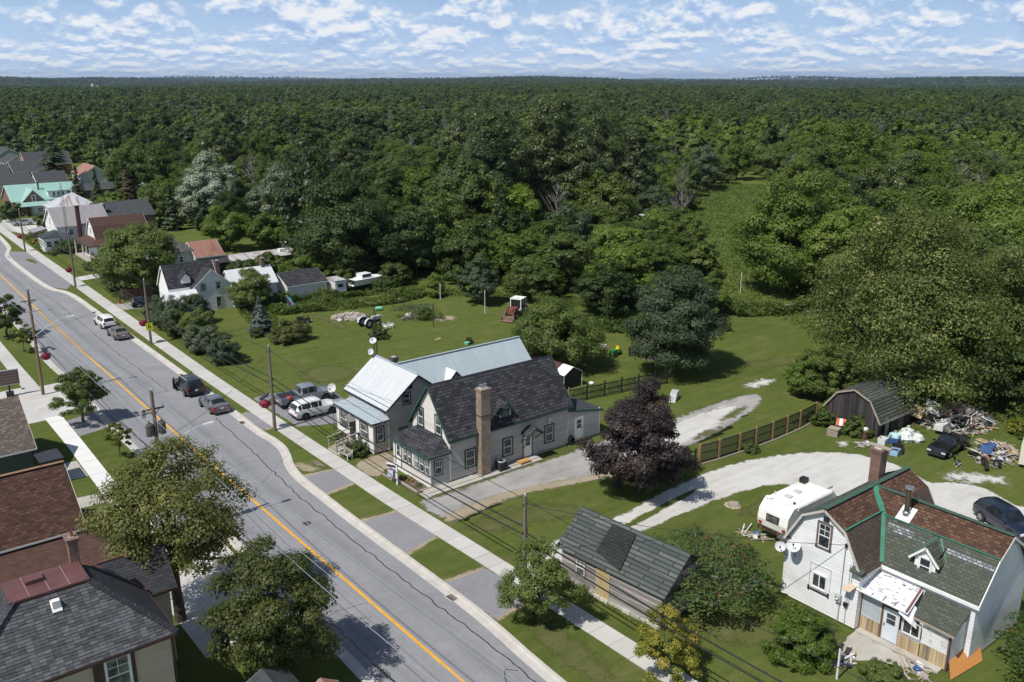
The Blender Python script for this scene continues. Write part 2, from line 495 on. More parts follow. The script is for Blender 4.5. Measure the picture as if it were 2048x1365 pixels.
# ------------------------------------------------------------------ road
def asphaltmat(name, c1, c2, lane=False):
    m, k, b, o = newmat(name)
    tc = k.n('ShaderNodeTexCoord'); P = tc.outputs['Object']
    n1 = k.noise(P, 0.25, 6, 0.65, 0.4); n2 = k.noise(P, 40.0, 3, 0.7); n3 = k.noise(P, 2.0, 5, 0.6)
    f = k.math('ADD', k.math('MULTIPLY', n1, 0.5), k.math('ADD', k.math('MULTIPLY', n2, 0.2), k.math('MULTIPLY', n3, 0.3)))
    c = k.ramp(f, [(0.35, c1), (0.65, c2)])
    stn = k.noise(P, 0.7, 6, 0.75, 1.0); c = k.mix(k.ramp(stn, [(0.60, 0.0), (0.74, 0.45)]), c, (0.10, 0.10, 0.105)); pale = k.noise(P, 0.16, 5, 0.7, 0.7); c = k.mix(k.ramp(pale, [(0.55, 0.0), (0.70, 0.4)]), c, (0.36, 0.355, 0.345))
    if lane:
        sp = k.n('ShaderNodeSeparateXYZ'); k.l(P, sp.inputs[0])
        mp = k.n('ShaderNodeMapping'); k.l(P, mp.inputs[0]); mp.inputs['Scale'].default_value = (1.3, 0.05, 1)
        st = k.noise(mp.outputs[0], 1.0, 5, 0.65)
        for x0, wd, am in ((26.45, 0.85, 0.42), (22.2, 0.8, 0.30), (24.9, 0.4, 0.10)):
            d = k.math('ABSOLUTE', k.math('SUBTRACT', sp.outputs[0], x0))
            g = k.math('SUBTRACT', 1.0, k.math('DIVIDE', d, wd), clamp=True)
            g = k.math('MULTIPLY', k.math('MULTIPLY', g, k.ramp(st, [(0.3, 0.15), (0.65, 1.0)])), am)
            c = k.mix(g, c, (0.075, 0.077, 0.085))
    k.l(c, b.inputs['Base Color']); b.inputs['Roughness'].default_value = 0.88; b.inputs['Specular IOR Level'].default_value = 0.25
    bump(k, b, n2, 0.35, 0.01)
    return m
M_ROAD = asphaltmat('road asphalt', (0.215, 0.218, 0.232), (0.285, 0.287, 0.297), True)
M_ASPH = asphaltmat('driveway asphalt', (0.20, 0.20, 0.215), (0.265, 0.265, 0.28))
M_CONC = pmat('concrete walk', (0.50, 0.485, 0.46), 0.9, 0.06, 0.8, bmp=0.2, bscale=60, tint=0.08)
M_CONCN = pmat('new concrete walk', (0.72, 0.715, 0.70), 0.9, 0.03, 0.8, bmp=0.15, bscale=60, tint=0.05)
M_KERB = pmat('kerb concrete', (0.50, 0.475, 0.44), 0.9, 0.10, 1.2, bmp=0.3, bscale=30, dirt=(0.38, 0.33, 0.26))
def sheet(name, poly, z, mat, kind='structure'):
    b = MB(); b.face([(x, y, z) for x, y in poly]); o = b.build(name, mat)
    if kind: o['kind'] = kind
    return o
def lerp_line(L, y):
    for a, b in zip(L, L[1:]):
        if a[1] <= y <= b[1]: return a[0] + (b[0] - a[0]) * (y - a[1]) / (b[1] - a[1])
    return L[-1][0]
ROADZ = -0.12
b = MB()
ys = [-450, -200, -60] + list(range(-20, 320, 5)) + [350, 400, 450]
for a, c in zip(ys, ys[1:]):
    b.face([(lerp_line(CL, a) - 1, a, ROADZ), (lerp_line(CR, a) + 3, a, ROADZ), (lerp_line(CR, c) + 3, c, ROADZ), (lerp_line(CL, c) - 1, c, ROADZ)])
road = struct(b.build('road', M_ROAD))
M_YEL = pmat('yellow road paint', (0.70, 0.36, 0.035), 0.7, 0.14, 3.0, dirt=(0.42, 0.28, 0.10))
b = MB()
for a, c in zip(ys, ys[1:]):
    xa, xc = 24.33 + cshift(a), 24.33 + cshift(c)
    b.face([(xa, a, ROADZ + .004), (xa + .21, a, ROADZ + .004), (xc + .21, c, ROADZ + .004), (xc, c, ROADZ + .004)])
yl = b.build('centre_line', M_YEL, road)
# kerbs: gutter pan and upstand swept along the kerb lines
def kerb(name, line, side):
    b = MB(); L = [Vector(p) for p in line if -60 <= p[1] <= 320]
    pan = 0.55
    prof = [(-pan, ROADZ + .006), (-0.06, ROADZ + .03), (0.0, 0.028), (0.22, 0.03), (0.24, -0.02)]
    pts = []
    for i, p in enumerate(L):
        d = (L[min(i + 1, len(L) - 1)] - L[max(i - 1, 0)]).normalized()
        nn = Vector((d.y, -d.x)) * side
        pts.append([(p.x + nn.x * u, p.y + nn.y * u, z) for u, z in prof])
    for A, B in zip(pts, pts[1:]):
        for k in range(len(prof) - 1):
            f = [A[k], A[k + 1], B[k + 1], B[k]]
            b.face(f if side > 0 else f[::-1])
    return struct(b.build(name, M_KERB))
kerb('kerb', CRf, 1); kerb('kerb', CLf, -1)
# tar seals over the cracks
M_TAR = pmat('crack sealing tar', (0.03, 0.03, 0.033), 0.5, 0.2, 4)
def crack(pts, wd=0.07, seed=1):
    rr = random.Random(seed); b = MB(); L = jag(pts, 0.5, 0.11, seed, False)
    for p, q in zip(L, L[1:]):
        d = Vector((q[0] - p[0], q[1] - p[1])).normalized(); n = (d.y * wd / 2, -d.x * wd / 2); e = d * 0.03
        b.face([(p[0] - n[0] - e.x, p[1] - n[1] - e.y, ROADZ + .005), (p[0] + n[0] - e.x, p[1] + n[1] - e.y, ROADZ + .005), (q[0] + n[0] + e.x, q[1] + n[1] + e.y, ROADZ + .005), (q[0] - n[0] + e.x, q[1] - n[1] + e.y, ROADZ + .005)][::-1])
    o = b.build('crack_seal', M_TAR, road); return o
crack([(27.55, 22), (27.6, 40), (27.45, 52), (27.6, 62), (28.3, 72), (28.6, 78), (28.9, 83)], 0.075, 1)
crack([(27.9, 94), (27.7, 110), (28.0, 130), (28.2, 146), (27.7, 155), (28.2, 190)], 0.06, 2)
crack([(22.5, 95.5), (25, 94.6), (28, 94.0)], 0.05, 3)
crack([(21.2, 20), (21.4, 40), (21.3, 58), (21.4, 75), (21.0, 92)], 0.05, 4)
crack([(26.3, 33.5), (26.9, 34.4), (27.4, 33.9)], 0.05, 5)
crack([(20.4, 45.0), (22.3, 45.6), (24.2, 45.2)], 0.03, 6)
crack([(24.5, 70.3), (26.5, 71.0), (28.8, 70.6)], 0.03, 7)
crack([(21.5, 131), (25, 133), (28.4, 132)], 0.04, 8)
# storm drains beside the kerb
M_IRON = pmat('drain iron', (0.07, 0.055, 0.05), 0.6, 0.3, 8)
for i, (x, y, l) in enumerate(((30.4, 80.2, 'rusty storm drain grate by the kerb behind the grey sedan'), (30.95, 98.5, 'rusty storm drain grate by the kerb ahead of the black SUV'),
                               (28.75, 42.3, 'small rusty storm drain grate at the kerb beside the nearest asphalt drive'), (30.9, 134.6, 'storm drain grate by the kerb ahead of the white compact SUV'))):
    t = thing('storm_drain', l, 'drain', (x, y, ROADZ + .012), 0.05, 'storm drains along the kerb')
    b = MB(); b.box(-.3, .3, -.45, -.38, 0, .02); b.box(-.3, .3, .38, .45, 0, .02); b.box(-.3, -.24, -.38, .38, 0, .02); b.box(.24, .3, -.38, .38, 0, .02); b.build('frame', M_KERB, t)
    b = MB()
    for k in range(7): b.box(-.24, .24, -.36 + k * .105, -.29 + k * .105, 0, .015)
    b.build('grate', M_IRON, t)
b = MB(); b.lathe([(0.33, 0), (0.33, .012), (0.0, .014)], 18, (26.0, 57.4, ROADZ + .004)); mh = b.build('manhole_cover', M_IRON)
meta(mh, 'round dark manhole cover in the lane opposite the grey house', 'manhole')

# ------------------------------------------------------------------ footpaths made of slabs
SWL = [(33.2, 15), (33.0, 25), (32.85, 34), (32.6, 45), (32.15, 57), (32.1, 75), (32.1, 95), (32.45, 125), (32.95, 155), (33.4, 190), (34.1, 225), (37, 300)]
SWR = [(34.7, 15), (34.5, 25), (34.3, 34), (34.05, 45), (33.75, 57), (33.62, 72), (33.65, 95), (34.2, 125), (34.75, 155), (35.2, 190), (35.9, 225), (38.8, 300)]
LWL = [(15.0, 25), (15.2, 45), (15.35, 72), (15.6, 85), (15.6, 98), (15.85, 106), (15.9, 117), (16.2, 150), (18.6, 240)]
LWR = [(17.2, 25), (17.1, 45), (16.75, 72), (17.0, 85), (17.15, 97), (17.35, 105), (17.35, 113), (17.7, 150), (20.2, 240)]
def walk(name, LA, LB, y0, y1, step, mat, lab, z0=0.0, skip=None, newfrom=None):
    rr = random.Random(len(name) + int(y0))
    base = MB()
    y = y0; first = None
    root = None
    b = MB()
    yy = y0
    while yy < y1:
        c = min(y1, yy + step * 4)
        b.face([(lerp_line(LA, yy) + .03, yy, z0 + .006), (lerp_line(LB, yy) - .03, yy, z0 + .006), (lerp_line(LB, c) - .03, c, z0 + .006), (lerp_line(LA, c) + .03, c, z0 + .006)])
        yy = c
    root = struct(b.build(name, MATS['walk joint']))
    while y < y1 - .3:
        c = min(y1, y + step); g = 0.012
        m = mat
        if newfrom and newfrom[0] <= y < newfrom[1]: m = M_CONCN
        s = MB(); dz = rr.uniform(0, .012)
        tn = rr.random()
        s.hexa([(lerp_line(LA, y), y + g, z0), (lerp_line(LB, y), y + g, z0), (lerp_line(LB, c), c - g, z0), (lerp_line(LA, c), c - g, z0),
                (lerp_line(LA, y), y + g, z0 + .035 + dz), (lerp_line(LB, y), y + g, z0 + .035 + dz), (lerp_line(LB, c), c - g, z0 + .035 + dz), (lerp_line(LA, c), c - g, z0 + .035 + dz)], tn)
        s.build('slab', m, root)
        y = c
    return root
pmat('walk joint', (0.16, 0.15, 0.13), 0.95, 0.2, 3)
walk('footpath', SWL, SWR, 16, 240, 1.62, M_CONC, '')
walk('footpath', LWL, LWR, 60, 86.5, 1.62, M_CONCN, '')
walk('footpath', LWL, LWR, 86.5, 200, 1.62, M_CONC, '', newfrom=(86.5, 92.0))

# ------------------------------------------------------------------ drives, yards and worn ground
def gravelmat(name, c1, c2, c3, sc=1.0):
    m, k, b, o = newmat(name)
    tc = k.n('ShaderNodeTexCoord'); P = tc.outputs['Object']
    mp = k.n('ShaderNodeMapping'); k.l(P, mp.inputs[0]); mp.inputs['Scale'].default_value = (0.25, 1.2, 1)
    n1 = k.noise(mp.outputs[0], 0.9 * sc, 6, 0.68, 0.4); n2 = k.noise(P, 14.0, 4, 0.75); n3 = k.noise(P, 0.35, 4, 0.6)
    f = k.math('ADD', k.math('MULTIPLY', n1, 0.45), k.math('ADD', k.math('MULTIPLY', n2, 0.25), k.math('MULTIPLY', n3, 0.3)))
    k.l(k.ramp(f, [(0.36, c1), (0.5, c2), (0.64, c3)]), b.inputs['Base Color'])
    b.inputs['Roughness'].default_value = 0.95; b.inputs['Specular IOR Level'].default_value = 0.1
    bump(k, b, n2, 0.7, 0.03)
    return m
M_GRAVW = gravelmat('white limestone gravel', (0.42, 0.40, 0.37), (0.54, 0.53, 0.50), (0.61, 0.60, 0.575))
M_GRAVG = gravelmat('grey gravel', (0.20, 0.19, 0.18), (0.33, 0.32, 0.31), (0.43, 0.405, 0.375))
M_DIRT = gravelmat('dry dirt', (0.24, 0.19, 0.13), (0.33, 0.28, 0.20), (0.42, 0.37, 0.29))
M_CONCO = pmat('old concrete pad', (0.43, 0.41, 0.37), 0.9, 0.10, 0.7, bmp=0.2, bscale=40, dirt=(0.30, 0.27, 0.22))
G_DRY = grassmat('dry grass', (0.078, 0.10, 0.028), (0.115, 0.128, 0.042), (0.16, 0.155, 0.068), (0.23, 0.195, 0.115), (0.55, 0.75), 3.0)
G_TALL = grassmat('meadow grass', (0.07, 0.105, 0.022), (0.105, 0.145, 0.034), (0.145, 0.18, 0.05), (0.15, 0.15, 0.06))
FADED = {}
def faded(mat):
    """the same material dissolving grain by grain along the rim of a patch"""
    if mat.name in FADED: return FADED[mat.name]
    m = mat.copy(); m.name = mat.name + ' with worn rim'; k = NT(m.node_tree)
    out = [n for n in m.node_tree.nodes if n.type == 'OUTPUT_MATERIAL'][0]; src = out.inputs[0].links[0].from_socket
    a = k.n('ShaderNodeAttribute', attribute_name='fade'); tc = k.n('ShaderNodeTexCoord')
    n1 = k.noise(tc.outputs['Object'], 1.1, 5, 0.7, 0.3); n2 = k.noise(tc.outputs['Object'], 11.0, 3, 0.7)
    f = k.math('ADD', a.outputs['Fac'], k.math('ADD', k.math('MULTIPLY', k.math('SUBTRACT', n1, 0.5), 1.5), k.math('MULTIPLY', k.math('SUBTRACT', n2, 0.5), 0.9)))
    f = k.math('MULTIPLY', k.math('SUBTRACT', f, 0.42), 4.0, clamp=True)
    tr = k.n('ShaderNodeBsdfTransparent'); mx = k.n('ShaderNodeMixShader'); k.l(f, mx.inputs[0]); k.l(tr.outputs[0], mx.inputs[1]); k.l(src, mx.inputs[2]); k.l(mx.outputs[0], out.inputs[0])
    FADED[mat.name] = m
    return m
def patch(name, poly, z, mat, step=0.5, amp=0.16, seed=1, sm=1, fade=None):
    poly = smooth_poly(poly, sm); P = np.array(poly); Q = np.roll(P, -1, 0); w_ = fade or max(.35, amp * 2.6)
    x0, y0 = P.min(0) - w_; x1, y1 = P.max(0) + w_; st = max(w_ * .45, math.sqrt((x1 - x0) * (y1 - y0) / 9000))
    nx, ny = int((x1 - x0) / st) + 2, int((y1 - y0) / st) + 2
    X, Y = np.meshgrid(x0 + np.arange(nx) * st, y0 + np.arange(ny) * st, indexing='ij'); G = np.stack([X.ravel(), Y.ravel()], 1)
    D = np.full(len(G), 1e9); ins = np.zeros(len(G), bool)
    for p, q in zip(P, Q):
        e = q - p; t = np.clip(((G - p) @ e) / max(1e-9, e @ e), 0, 1); D = np.minimum(D, np.linalg.norm(G - p - t[:, None] * e, axis=1))
        if abs(q[1] - p[1]) > 1e-9: ins ^= ((p[1] > G[:, 1]) != (q[1] > G[:, 1])) & (G[:, 0] < (q[0] - p[0]) * (G[:, 1] - p[1]) / (q[1] - p[1]) + p[0])
    F = np.clip(.5 + np.where(ins, D, -D) / (2 * w_), 0, 1).reshape(nx, ny); I = np.arange(nx * ny).reshape(nx, ny)
    keep = np.maximum.reduce([F[:-1, :-1], F[1:, :-1], F[1:, 1:], F[:-1, 1:]]) > 0
    quads = np.stack([I[:-1, :-1], I[1:, :-1], I[1:, 1:], I[:-1, 1:]], -1)[keep]
    used, inv = np.unique(quads, return_inverse=True); V = np.column_stack([G[used], np.full(len(used), z)])
    me = npmesh(name, V, inv.reshape(-1, 4), np.full(len(quads), .5), faded(mat)); at = me.attributes.new('fade', 'FLOAT', 'POINT'); at.data.foreach_set('value', F.ravel()[used].astype('f'))
    o = bpy.data.objects.new(name, me); COL.objects.link(o); return struct(o)
# asphalt aprons between kerb and footpath
for i, p in enumerate(([(29.32, 43.8), (29.4, 38.6), (31.9, 38.9), (32.75, 39.2), (32.55, 43.6)], [(29.35, 54.75), (29.3, 48.85), (32.5, 49.6), (32.15, 54.6)], [(29.4, 64.85), (29.35, 60.95), (32.1, 61.3), (32.08, 64.5)], [(31.0, 81.9), (31.1, 76.9), (32.08, 77.1), (32.08, 82.1)])):
    sheet('asphalt_apron', jag(p, 0.6, 0.07, i + 3), .008, M_ASPH)
    patch('worn_edge', [(p[0][0], p[0][1] + .45), (p[1][0], p[1][1] - .4), (p[-2][0], p[-2][1] - .35), (p[-1][0], p[-1][1] + .4)], .004, M_DIRT, fade=.35, sm=0)
sheet('parking_bay', [(29.65, 156), (29.65, 189), (31.2, 194), (33.4, 191.5), (33.25, 180), (32.95, 156), (31.5, 152.4)], .008, M_ASPH)
patch('bay_turf', [(31.3, 183), (32.6, 176), (32.8, 184)], .014, G_LAWN)
# grey house gravel drive from the footpath to the back lot
patch('gravel_drive', [(34.1, 55.2), (34.2, 50.6), (39.7, 51.6), (43.8, 50.9), (47.7, 49.3), (52, 48.4), (57, 49.0), (63.3, 49.4), (70.7, 51.0), (75, 52.4), (76.6, 54.4), (69.4, 55.0), (62, 54.2), (57, 54.9), (50, 54.7), (42.5, 54.9), (37, 54.6)], .010, M_GRAVG, .5, .22, 3)
patch('drive_dirt', [(34.3, 51.8), (34.3, 50.2), (40, 51.2), (46, 49.8), (52, 48.0), (52, 49.0), (46, 51.0), (39, 52.4)], .014, M_DIRT, .4, .2, 4)
patch('pale_gravel', [(55, 52.2), (56, 49.9), (63, 49.9), (69.5, 51.6), (72.5, 53.6), (66, 54.1), (60, 53.4)], .014, M_GRAVW, .5, .35, 5)
patch('turf_in_gravel', [(66, 51.2), (70, 51.4), (73, 52.5), (70, 52.6)], .018, G_DRY, .4, .3, 6)
patch('turf_in_gravel', [(60.5, 49.8), (63.5, 49.5), (66.5, 50.3), (63, 50.6)], .018, G_DRY, .4, .3, 7)
patch('bare_gravel', [(76, 56.0), (79, 55.0), (82, 55.6), (80, 57.0)], .012, M_GRAVW, .4, .4, 8)
patch('dry_turf', [(36, 54.9), (47, 54.9), (57, 55.3), (60, 56.2), (54, 56.0), (47, 55.55), (36, 55.5)], .006, G_DRY, .5, .12, 9)
patch('dry_turf', [(34.5, 49.5), (36, 47.2), (39.5, 46.6), (42, 45.6), (44.4, 44.0), (43, 48), (39, 50.0)], .006, G_DRY, .6, .4, 10)
# white limestone drive from the street past the shed round the white house
patch('limestone_drive', [(34.2, 43.2), (33.9, 39.8), (38, 40.3), (45, 40.7), (51.3, 40.7), (56, 40.3), (59.2, 39.5), (60.6, 37.5), (61.5, 33), (60.5, 28), (61, 20), (62, 8), (75, 8), (73, 18), (70.3, 24.8), (71.2, 27), (71.9, 28.7), (70.8, 30.7), (69.0, 31.7), (70.1, 33.6), (70.6, 36.0), (69.9, 38.8), (67.7, 41.2), (63.2, 43.4), (57.5, 44.5), (50.2, 44.2), (44.9, 43.3), (39, 43.6)], .010, M_GRAVW, fade=.28)
patch('turf_strip', [(43.5, 42.1), (48, 42.65), (53.5, 43.1), (53.5, 42.7), (48, 41.95), (43.5, 41.5)], .014, G_LAWN, fade=.22)
patch('worn_gravel', [(70.5, 31.6), (72, 29.5), (74.5, 27.5), (75, 29.0), (73, 31.4)], .012, M_GRAVW, .4, .5, 14)
patch('worn_gravel', [(70.2, 40.8), (71.4, 41.3), (71.8, 40.8), (70.8, 40.3)], .012, M_GRAVW, .3, .3, 19)
patch('dry_turf', [(55.5, 35), (60, 35.5), (60, 38), (54, 38.8), (52, 37.6)], .006, G_DRY, .6, .4, 16)
patch('dry_turf', [(37, 31), (40, 26), (44, 22), (44.5, 25), (42, 29), (39, 33)], .006, G_DRY, .6, .5, 17)
patch('dry_turf', [(29.8, 30), (31.5, 30), (32, 35), (31, 37.5), (29.8, 35)], .006, G_DRY, .5, .4, 18)
patch('bare_verge', [(29.6, 67.0), (30.0, 65.4), (31.4, 65.3), (31.0, 66.8), (30.4, 68.2)], .006, M_DIRT, .35, .25, 20)
patch('bare_verge', [(31.2, 66.0), (31.9, 65.6), (31.8, 67.2), (31.4, 67.6)], .006, M_DIRT, .3, .15, 21)
# drives on the other side of the street
sheet('asphalt_drive', jag([(34.0, 85.9), (34.0, 75.6), (38.6, 73.6), (41.4, 76.0), (41.4, 82.6), (38.6, 84.6), (35.8, 86.2)], .6, .1, 22), .008, M_ASPH)
sheet('concrete_path', [(33.75, 69.0), (33.75, 67.2), (36.3, 68.0), (36.3, 69.6)], .02, M_CONCO)
patch('dirt_path', [(33.75, 64.2), (33.75, 60.6), (36.3, 62.4), (38.3, 62.0), (38.3, 64.9), (35.2, 65.1)], .010, M_DIRT, .4, .12, 23)
sheet('asphalt_drive', jag([(34.5, 137.5), (34.5, 133), (43, 130.8), (43, 135.5)], .5, .1, 24), .008, M_GRAVG)
sheet('asphalt_drive', jag([(34.9, 161), (34.9, 157.6), (44, 160), (44, 163.5)], .5, .1, 25), .010, M_GRAVW)
patch('gravel_yard', [(36.0, 240), (36.0, 214), (42, 216), (58, 222), (60, 236), (44, 238)], .010, M_GRAVW, .8, .3, 26)
# the near left side: concrete forecourts
sheet('concrete_forecourt', [(14.0, 66.2), (14.0, 45.8), (17.0, 45.5), (19.9, 47), (19.9, 60.8), (17.0, 62.0), (16.8, 66.0)], .012, M_CONC)
sheet('concrete_drive', jag([(19.9, 104), (19.85, 92.5), (17.2, 93.2), (15.5, 92.5), (9, 92.2), (7, 104), (15.6, 104.6), (17.3, 103.8)], .8, .05, 27), .008, M_CONC)
sheet('asphalt_apron', jag([(19.9, 92.1), (19.85, 86.6), (17.05, 86.0), (17.1, 91.0)], .6, .1, 28), .011, M_ASPH)
sheet('concrete_path', [(15.4, 80.2), (15.35, 76.2), (12.4, 76.6), (12.4, 80.6)], .014, M_CONCO)
sheet('concrete_path', [(15.4, 72.2), (15.35, 70.2), (12.4, 70.4), (12.4, 72.6)], .014, M_CONCO)
sheet('asphalt_apron', jag([(19.9, 66.3), (19.9, 60.6), (17.0, 62.0), (16.9, 66.1)], .6, .1, 29), .008, M_ASPH)
# the mown ride through the trees and the rough meadow at the back
patch('meadow', [(96, 52), (100, 61), (103, 68), (106, 76), (112, 86), (122, 98), (140, 116), (165, 138), (196, 165), (240, 184), (246, 172), (210, 150), (175, 124), (150, 106), (128, 88), (119, 76), (118, 66), (114, 58), (106, 50)], .006, G_TALL, 1.5, .6, 30)
patch('bare_track', [(52, 114), (56, 112.5), (56, 106), (53.6, 103), (54.2, 106), (54.4, 111)], .006, G_DRY, .6, .4, 31)
patch('dry_turf', [(66, 103), (70, 101), (69, 98.5), (66, 100)], .006, M_DIRT, .5, .4, 32)
patch('dry_turf', [(79, 112), (83, 108), (88, 103), (87, 106), (82, 111)], .006, G_DRY, .6, .4, 33)
patch('dry_turf', [(75.5, 71.5), (80, 69), (80, 66), (76, 68)], .006, M_DIRT, .5, .4, 34)
patch('dry_turf', [(83, 62), (90, 60), (95, 57), (90, 57), (84, 59)], .006, G_DRY, .6, .5, 35)
patch('dry_turf', [(40, 90), (46, 92), (47, 86), (42, 85)], .006, G_DRY, .6, .6, 36)
patch('far_field', [(104, 372), (112, 352), (92, 330), (84, 338)], .006, G_TALL, fade=2)
# ------------------------------------------------------------------ building helpers
class BK:
    """builds the parts of one building from world coordinates under its Empty"""
    def __init__(s, root): s.r = root; s.o = Vector(root.location)
    def put(s, mb, name, mat, parent=None, kind=None, smooth=False, label=None):
        o = s.o; mb.v = [(v[0] - o.x, v[1] - o.y, v[2] - o.z) for v in mb.v]
        ob = mb.build(name, mat, parent or s.r, smooth, kind=kind)
        if label: ob['label'] = label
        return ob
def wbox(mb, P, d, n, u0, u1, z0, z1, o0, o1, tint=0.5):
    """box on a wall: u along it, z up from P, o outwards"""
    def q(u, z, o): return (P[0] + d[0] * u + n[0] * o, P[1] + d[1] * u + n[1] * o, P[2] + z)
    return mb.hexa([q(u0, z0, o1), q(u1, z0, o1), q(u1, z0, o0), q(u0, z0, o0), q(u0, z1, o1), q(u1, z1, o1), q(u1, z1, o0), q(u0, z1, o0)], tint)
GLASS = glassmat('window glass')
GLASSL = glassmat('window glass with pale blinds', (0.05, 0.055, 0.06), (0.30, 0.31, 0.31))
WHITE = pmat('white paint', (0.80, 0.80, 0.78), 0.55, 0.04, 1.5)
WHITEV = pmat('white vinyl', (0.78, 0.785, 0.79), 0.5, 0.04, 0.8, dirt=(0.58, 0.58, 0.56), tint=0.05)
GREEN = pmat('green trim paint', (0.020, 0.075, 0.050), 0.55, 0.15, 2)
DARKT = pmat('dark trim paint', (0.035, 0.035, 0.042), 0.55, 0.15, 2)
GREYS = pmat('grey siding', (0.48, 0.455, 0.425), 0.65, 0.06, 0.8, tint=0.16, dirt=(0.40, 0.38, 0.35))
CREAM = pmat('sunlit grey siding', (0.66, 0.63, 0.585), 0.65, 0.05, 0.8, tint=0.12, dirt=(0.58, 0.55, 0.50))  # lighter copy of the grey siding: sunlight on the road side painted in
SHINGLE = shinglemat('charcoal shingles', [(0.026, 0.027, 0.031), (0.052, 0.053, 0.06), (0.085, 0.087, 0.096)], .5, .27, mortar_shade=.75)
SHIFLAT = shinglemat('dark blue grey rolled roofing', [(0.045, 0.052, 0.060), (0.055, 0.062, 0.070), (0.065, 0.072, 0.08)], 1.0, 0.5, mortar_shade=0.15)
TIN = metalroof('galvanised roofing', (0.52, 0.55, 0.57), (0.64, 0.66, 0.67), 0.4)
TINB = metalroof('blue grey roofing', (0.35, 0.42, 0.45), (0.44, 0.51, 0.54), 0.4)
BRICKT = brickmat('tan brick', (0.34, 0.24, 0.16), (0.22, 0.15, 0.11), (0.36, 0.32, 0.27))
BRICKR = brickmat('red brick', (0.20, 0.065, 0.045), (0.13, 0.045, 0.035), (0.33, 0.30, 0.27))
STEEL = pmat('flue steel', (0.62, 0.63, 0.64), 0.3, 0.08, 5, metal=0.9)
BLACKM = pmat('black metal', (0.018, 0.018, 0.02), 0.5, 0.2, 5)
GREYM = pmat('grey dish metal', (0.58, 0.59, 0.60), 0.45, 0.05, 3)
def window(bk, P, d, w, h, casing, sash, cw=0.11, style='dh', glass=None, label=None):
    """window part with frame and panes; P is the lower left corner of the casing on the wall, d runs along the wall"""
    n = (d[1], -d[0]); glass = glass or GLASS
    c = MB()
    for a in ((0, cw, 0, h), (w - cw, w, 0, h), (cw, w - cw, h - cw, h), (-.03, w + .03, -.05, cw * .6)):
        wbox(c, P, d, n, *a, -.02, .075)
    win = bk.put(c, 'window', casing, label=label)
    s = MB(); sw = 0.055; x0, x1, z0, z1 = cw, w - cw, cw * .6, h - cw
    wbox(s, P, d, n, x0, x0 + sw, z0, z1, -.02, .05); wbox(s, P, d, n, x1 - sw, x1, z0, z1, -.02, .05)
    wbox(s, P, d, n, x0 + sw, x1 - sw, z0, z0 + sw, -.02, .05); wbox(s, P, d, n, x0 + sw, x1 - sw, z1 - sw, z1, -.02, .05)
    xm, zm = (x0 + x1) / 2, (z0 + z1) / 2
    panes = []
    if style in ('dh', 'grid', 'grid2'):
        wbox(s, P, d, n, x0 + sw, x1 - sw, zm - .03, zm + .03, -.02, .05)
        panes = [(x0 + sw, x1 - sw, z0 + sw, zm - .03), (x0 + sw, x1 - sw, zm + .03, z1 - sw)]
        if style != 'dh':
            k = 3 if style == 'grid' else 2
            for i in range(1, k):
                u = x0 + sw + (x1 - x0 - 2 * sw) * i / k
                wbox(s, P, d, n, u - .015, u + .015, zm + .03, z1 - sw, -.02, .042)
            if style == 'grid2': wbox(s, P, d, n, x0 + sw, x1 - sw, (zm + z1) / 2 - .015, (zm + z1) / 2 + .015, -.02, .041)
    elif style == 'slide':
        wbox(s, P, d, n, xm - .035, xm + .035, z0 + sw, z1 - sw, -.02, .05)
        panes = [(x0 + sw, xm - .035, z0 + sw, z1 - sw), (xm + .035, x1 - sw, z0 + sw, z1 - sw)]
    else:
        panes = [(x0 + sw, x1 - sw, z0 + sw, z1 - sw)]
    bk.put(s, 'frame', sash, win)
    for a, b2, c2, d2 in panes:
        g = MB(); wbox(g, P, d, n, a, b2, c2, d2, -.02, .03); bk.put(g, 'pane', GLASSL if glass is GLASS and (int(P[0] * 7 + P[1] * 13 + c2 * 5) % 3 == 0) else glass, win)
    return win
def door(bk, P, d, w, h, casing, leaf, light=(0.5, 0.9), label=None, handle='r', cw=0.1):
    n = (d[1], -d[0])
    c = MB()
    for a in ((-cw, 0, 0, h + cw), (w, w + cw, 0, h + cw), (0, w, h, h + cw)): wbox(c, P, d, n, *a, -.02, .05)
    bk.put(c, 'door_frame', casing)
    b = MB(); wbox(b, P, d, n, 0, w, 0.02, h, -.02, .03)
    dr = bk.put(b, 'door', leaf, label=label)
    if light:
        g = MB(); wbox(g, P, d, n, w * .2, w * .8, h * light[0], h * light[1], .0, .036); bk.put(g, 'pane', GLASS, dr)
        t = MB()
        for a in ((.15, .2, light[0] - .02, light[1] + .02), (.8, .85, light[0] - .02, light[1] + .02)): wbox(t, P, d, n, w * a[0], w * a[1], h * a[2], h * a[3], .0, .042)
        for z in (light[0] - .02, light[1], (light[0] + light[1]) / 2 - .008): wbox(t, P, d, n, w * .2, w * .8, h * z, h * (z + .02), .0, .042)
        bk.put(t, 'pane_frame', leaf, dr)
    k = MB(); u = w * (.92 if handle == 'r' else .08); wbox(k, P, d, n, u - .025, u + .025, h * .45, h * .52, .02, .08); bk.put(k, 'handle', BLACKM, dr)
    return dr
def prof_ext(prof):
    def f(z):
        c = []
        for (a, za), (b, zb) in zip(prof, prof[1:]):
            if (za - z) * (zb - z) <= 0 and abs(zb - za) > 1e-9: c.append(a + (b - a) * (z - za) / (zb - za))
        if not c: return None
        return min(c), max(c)
    return f
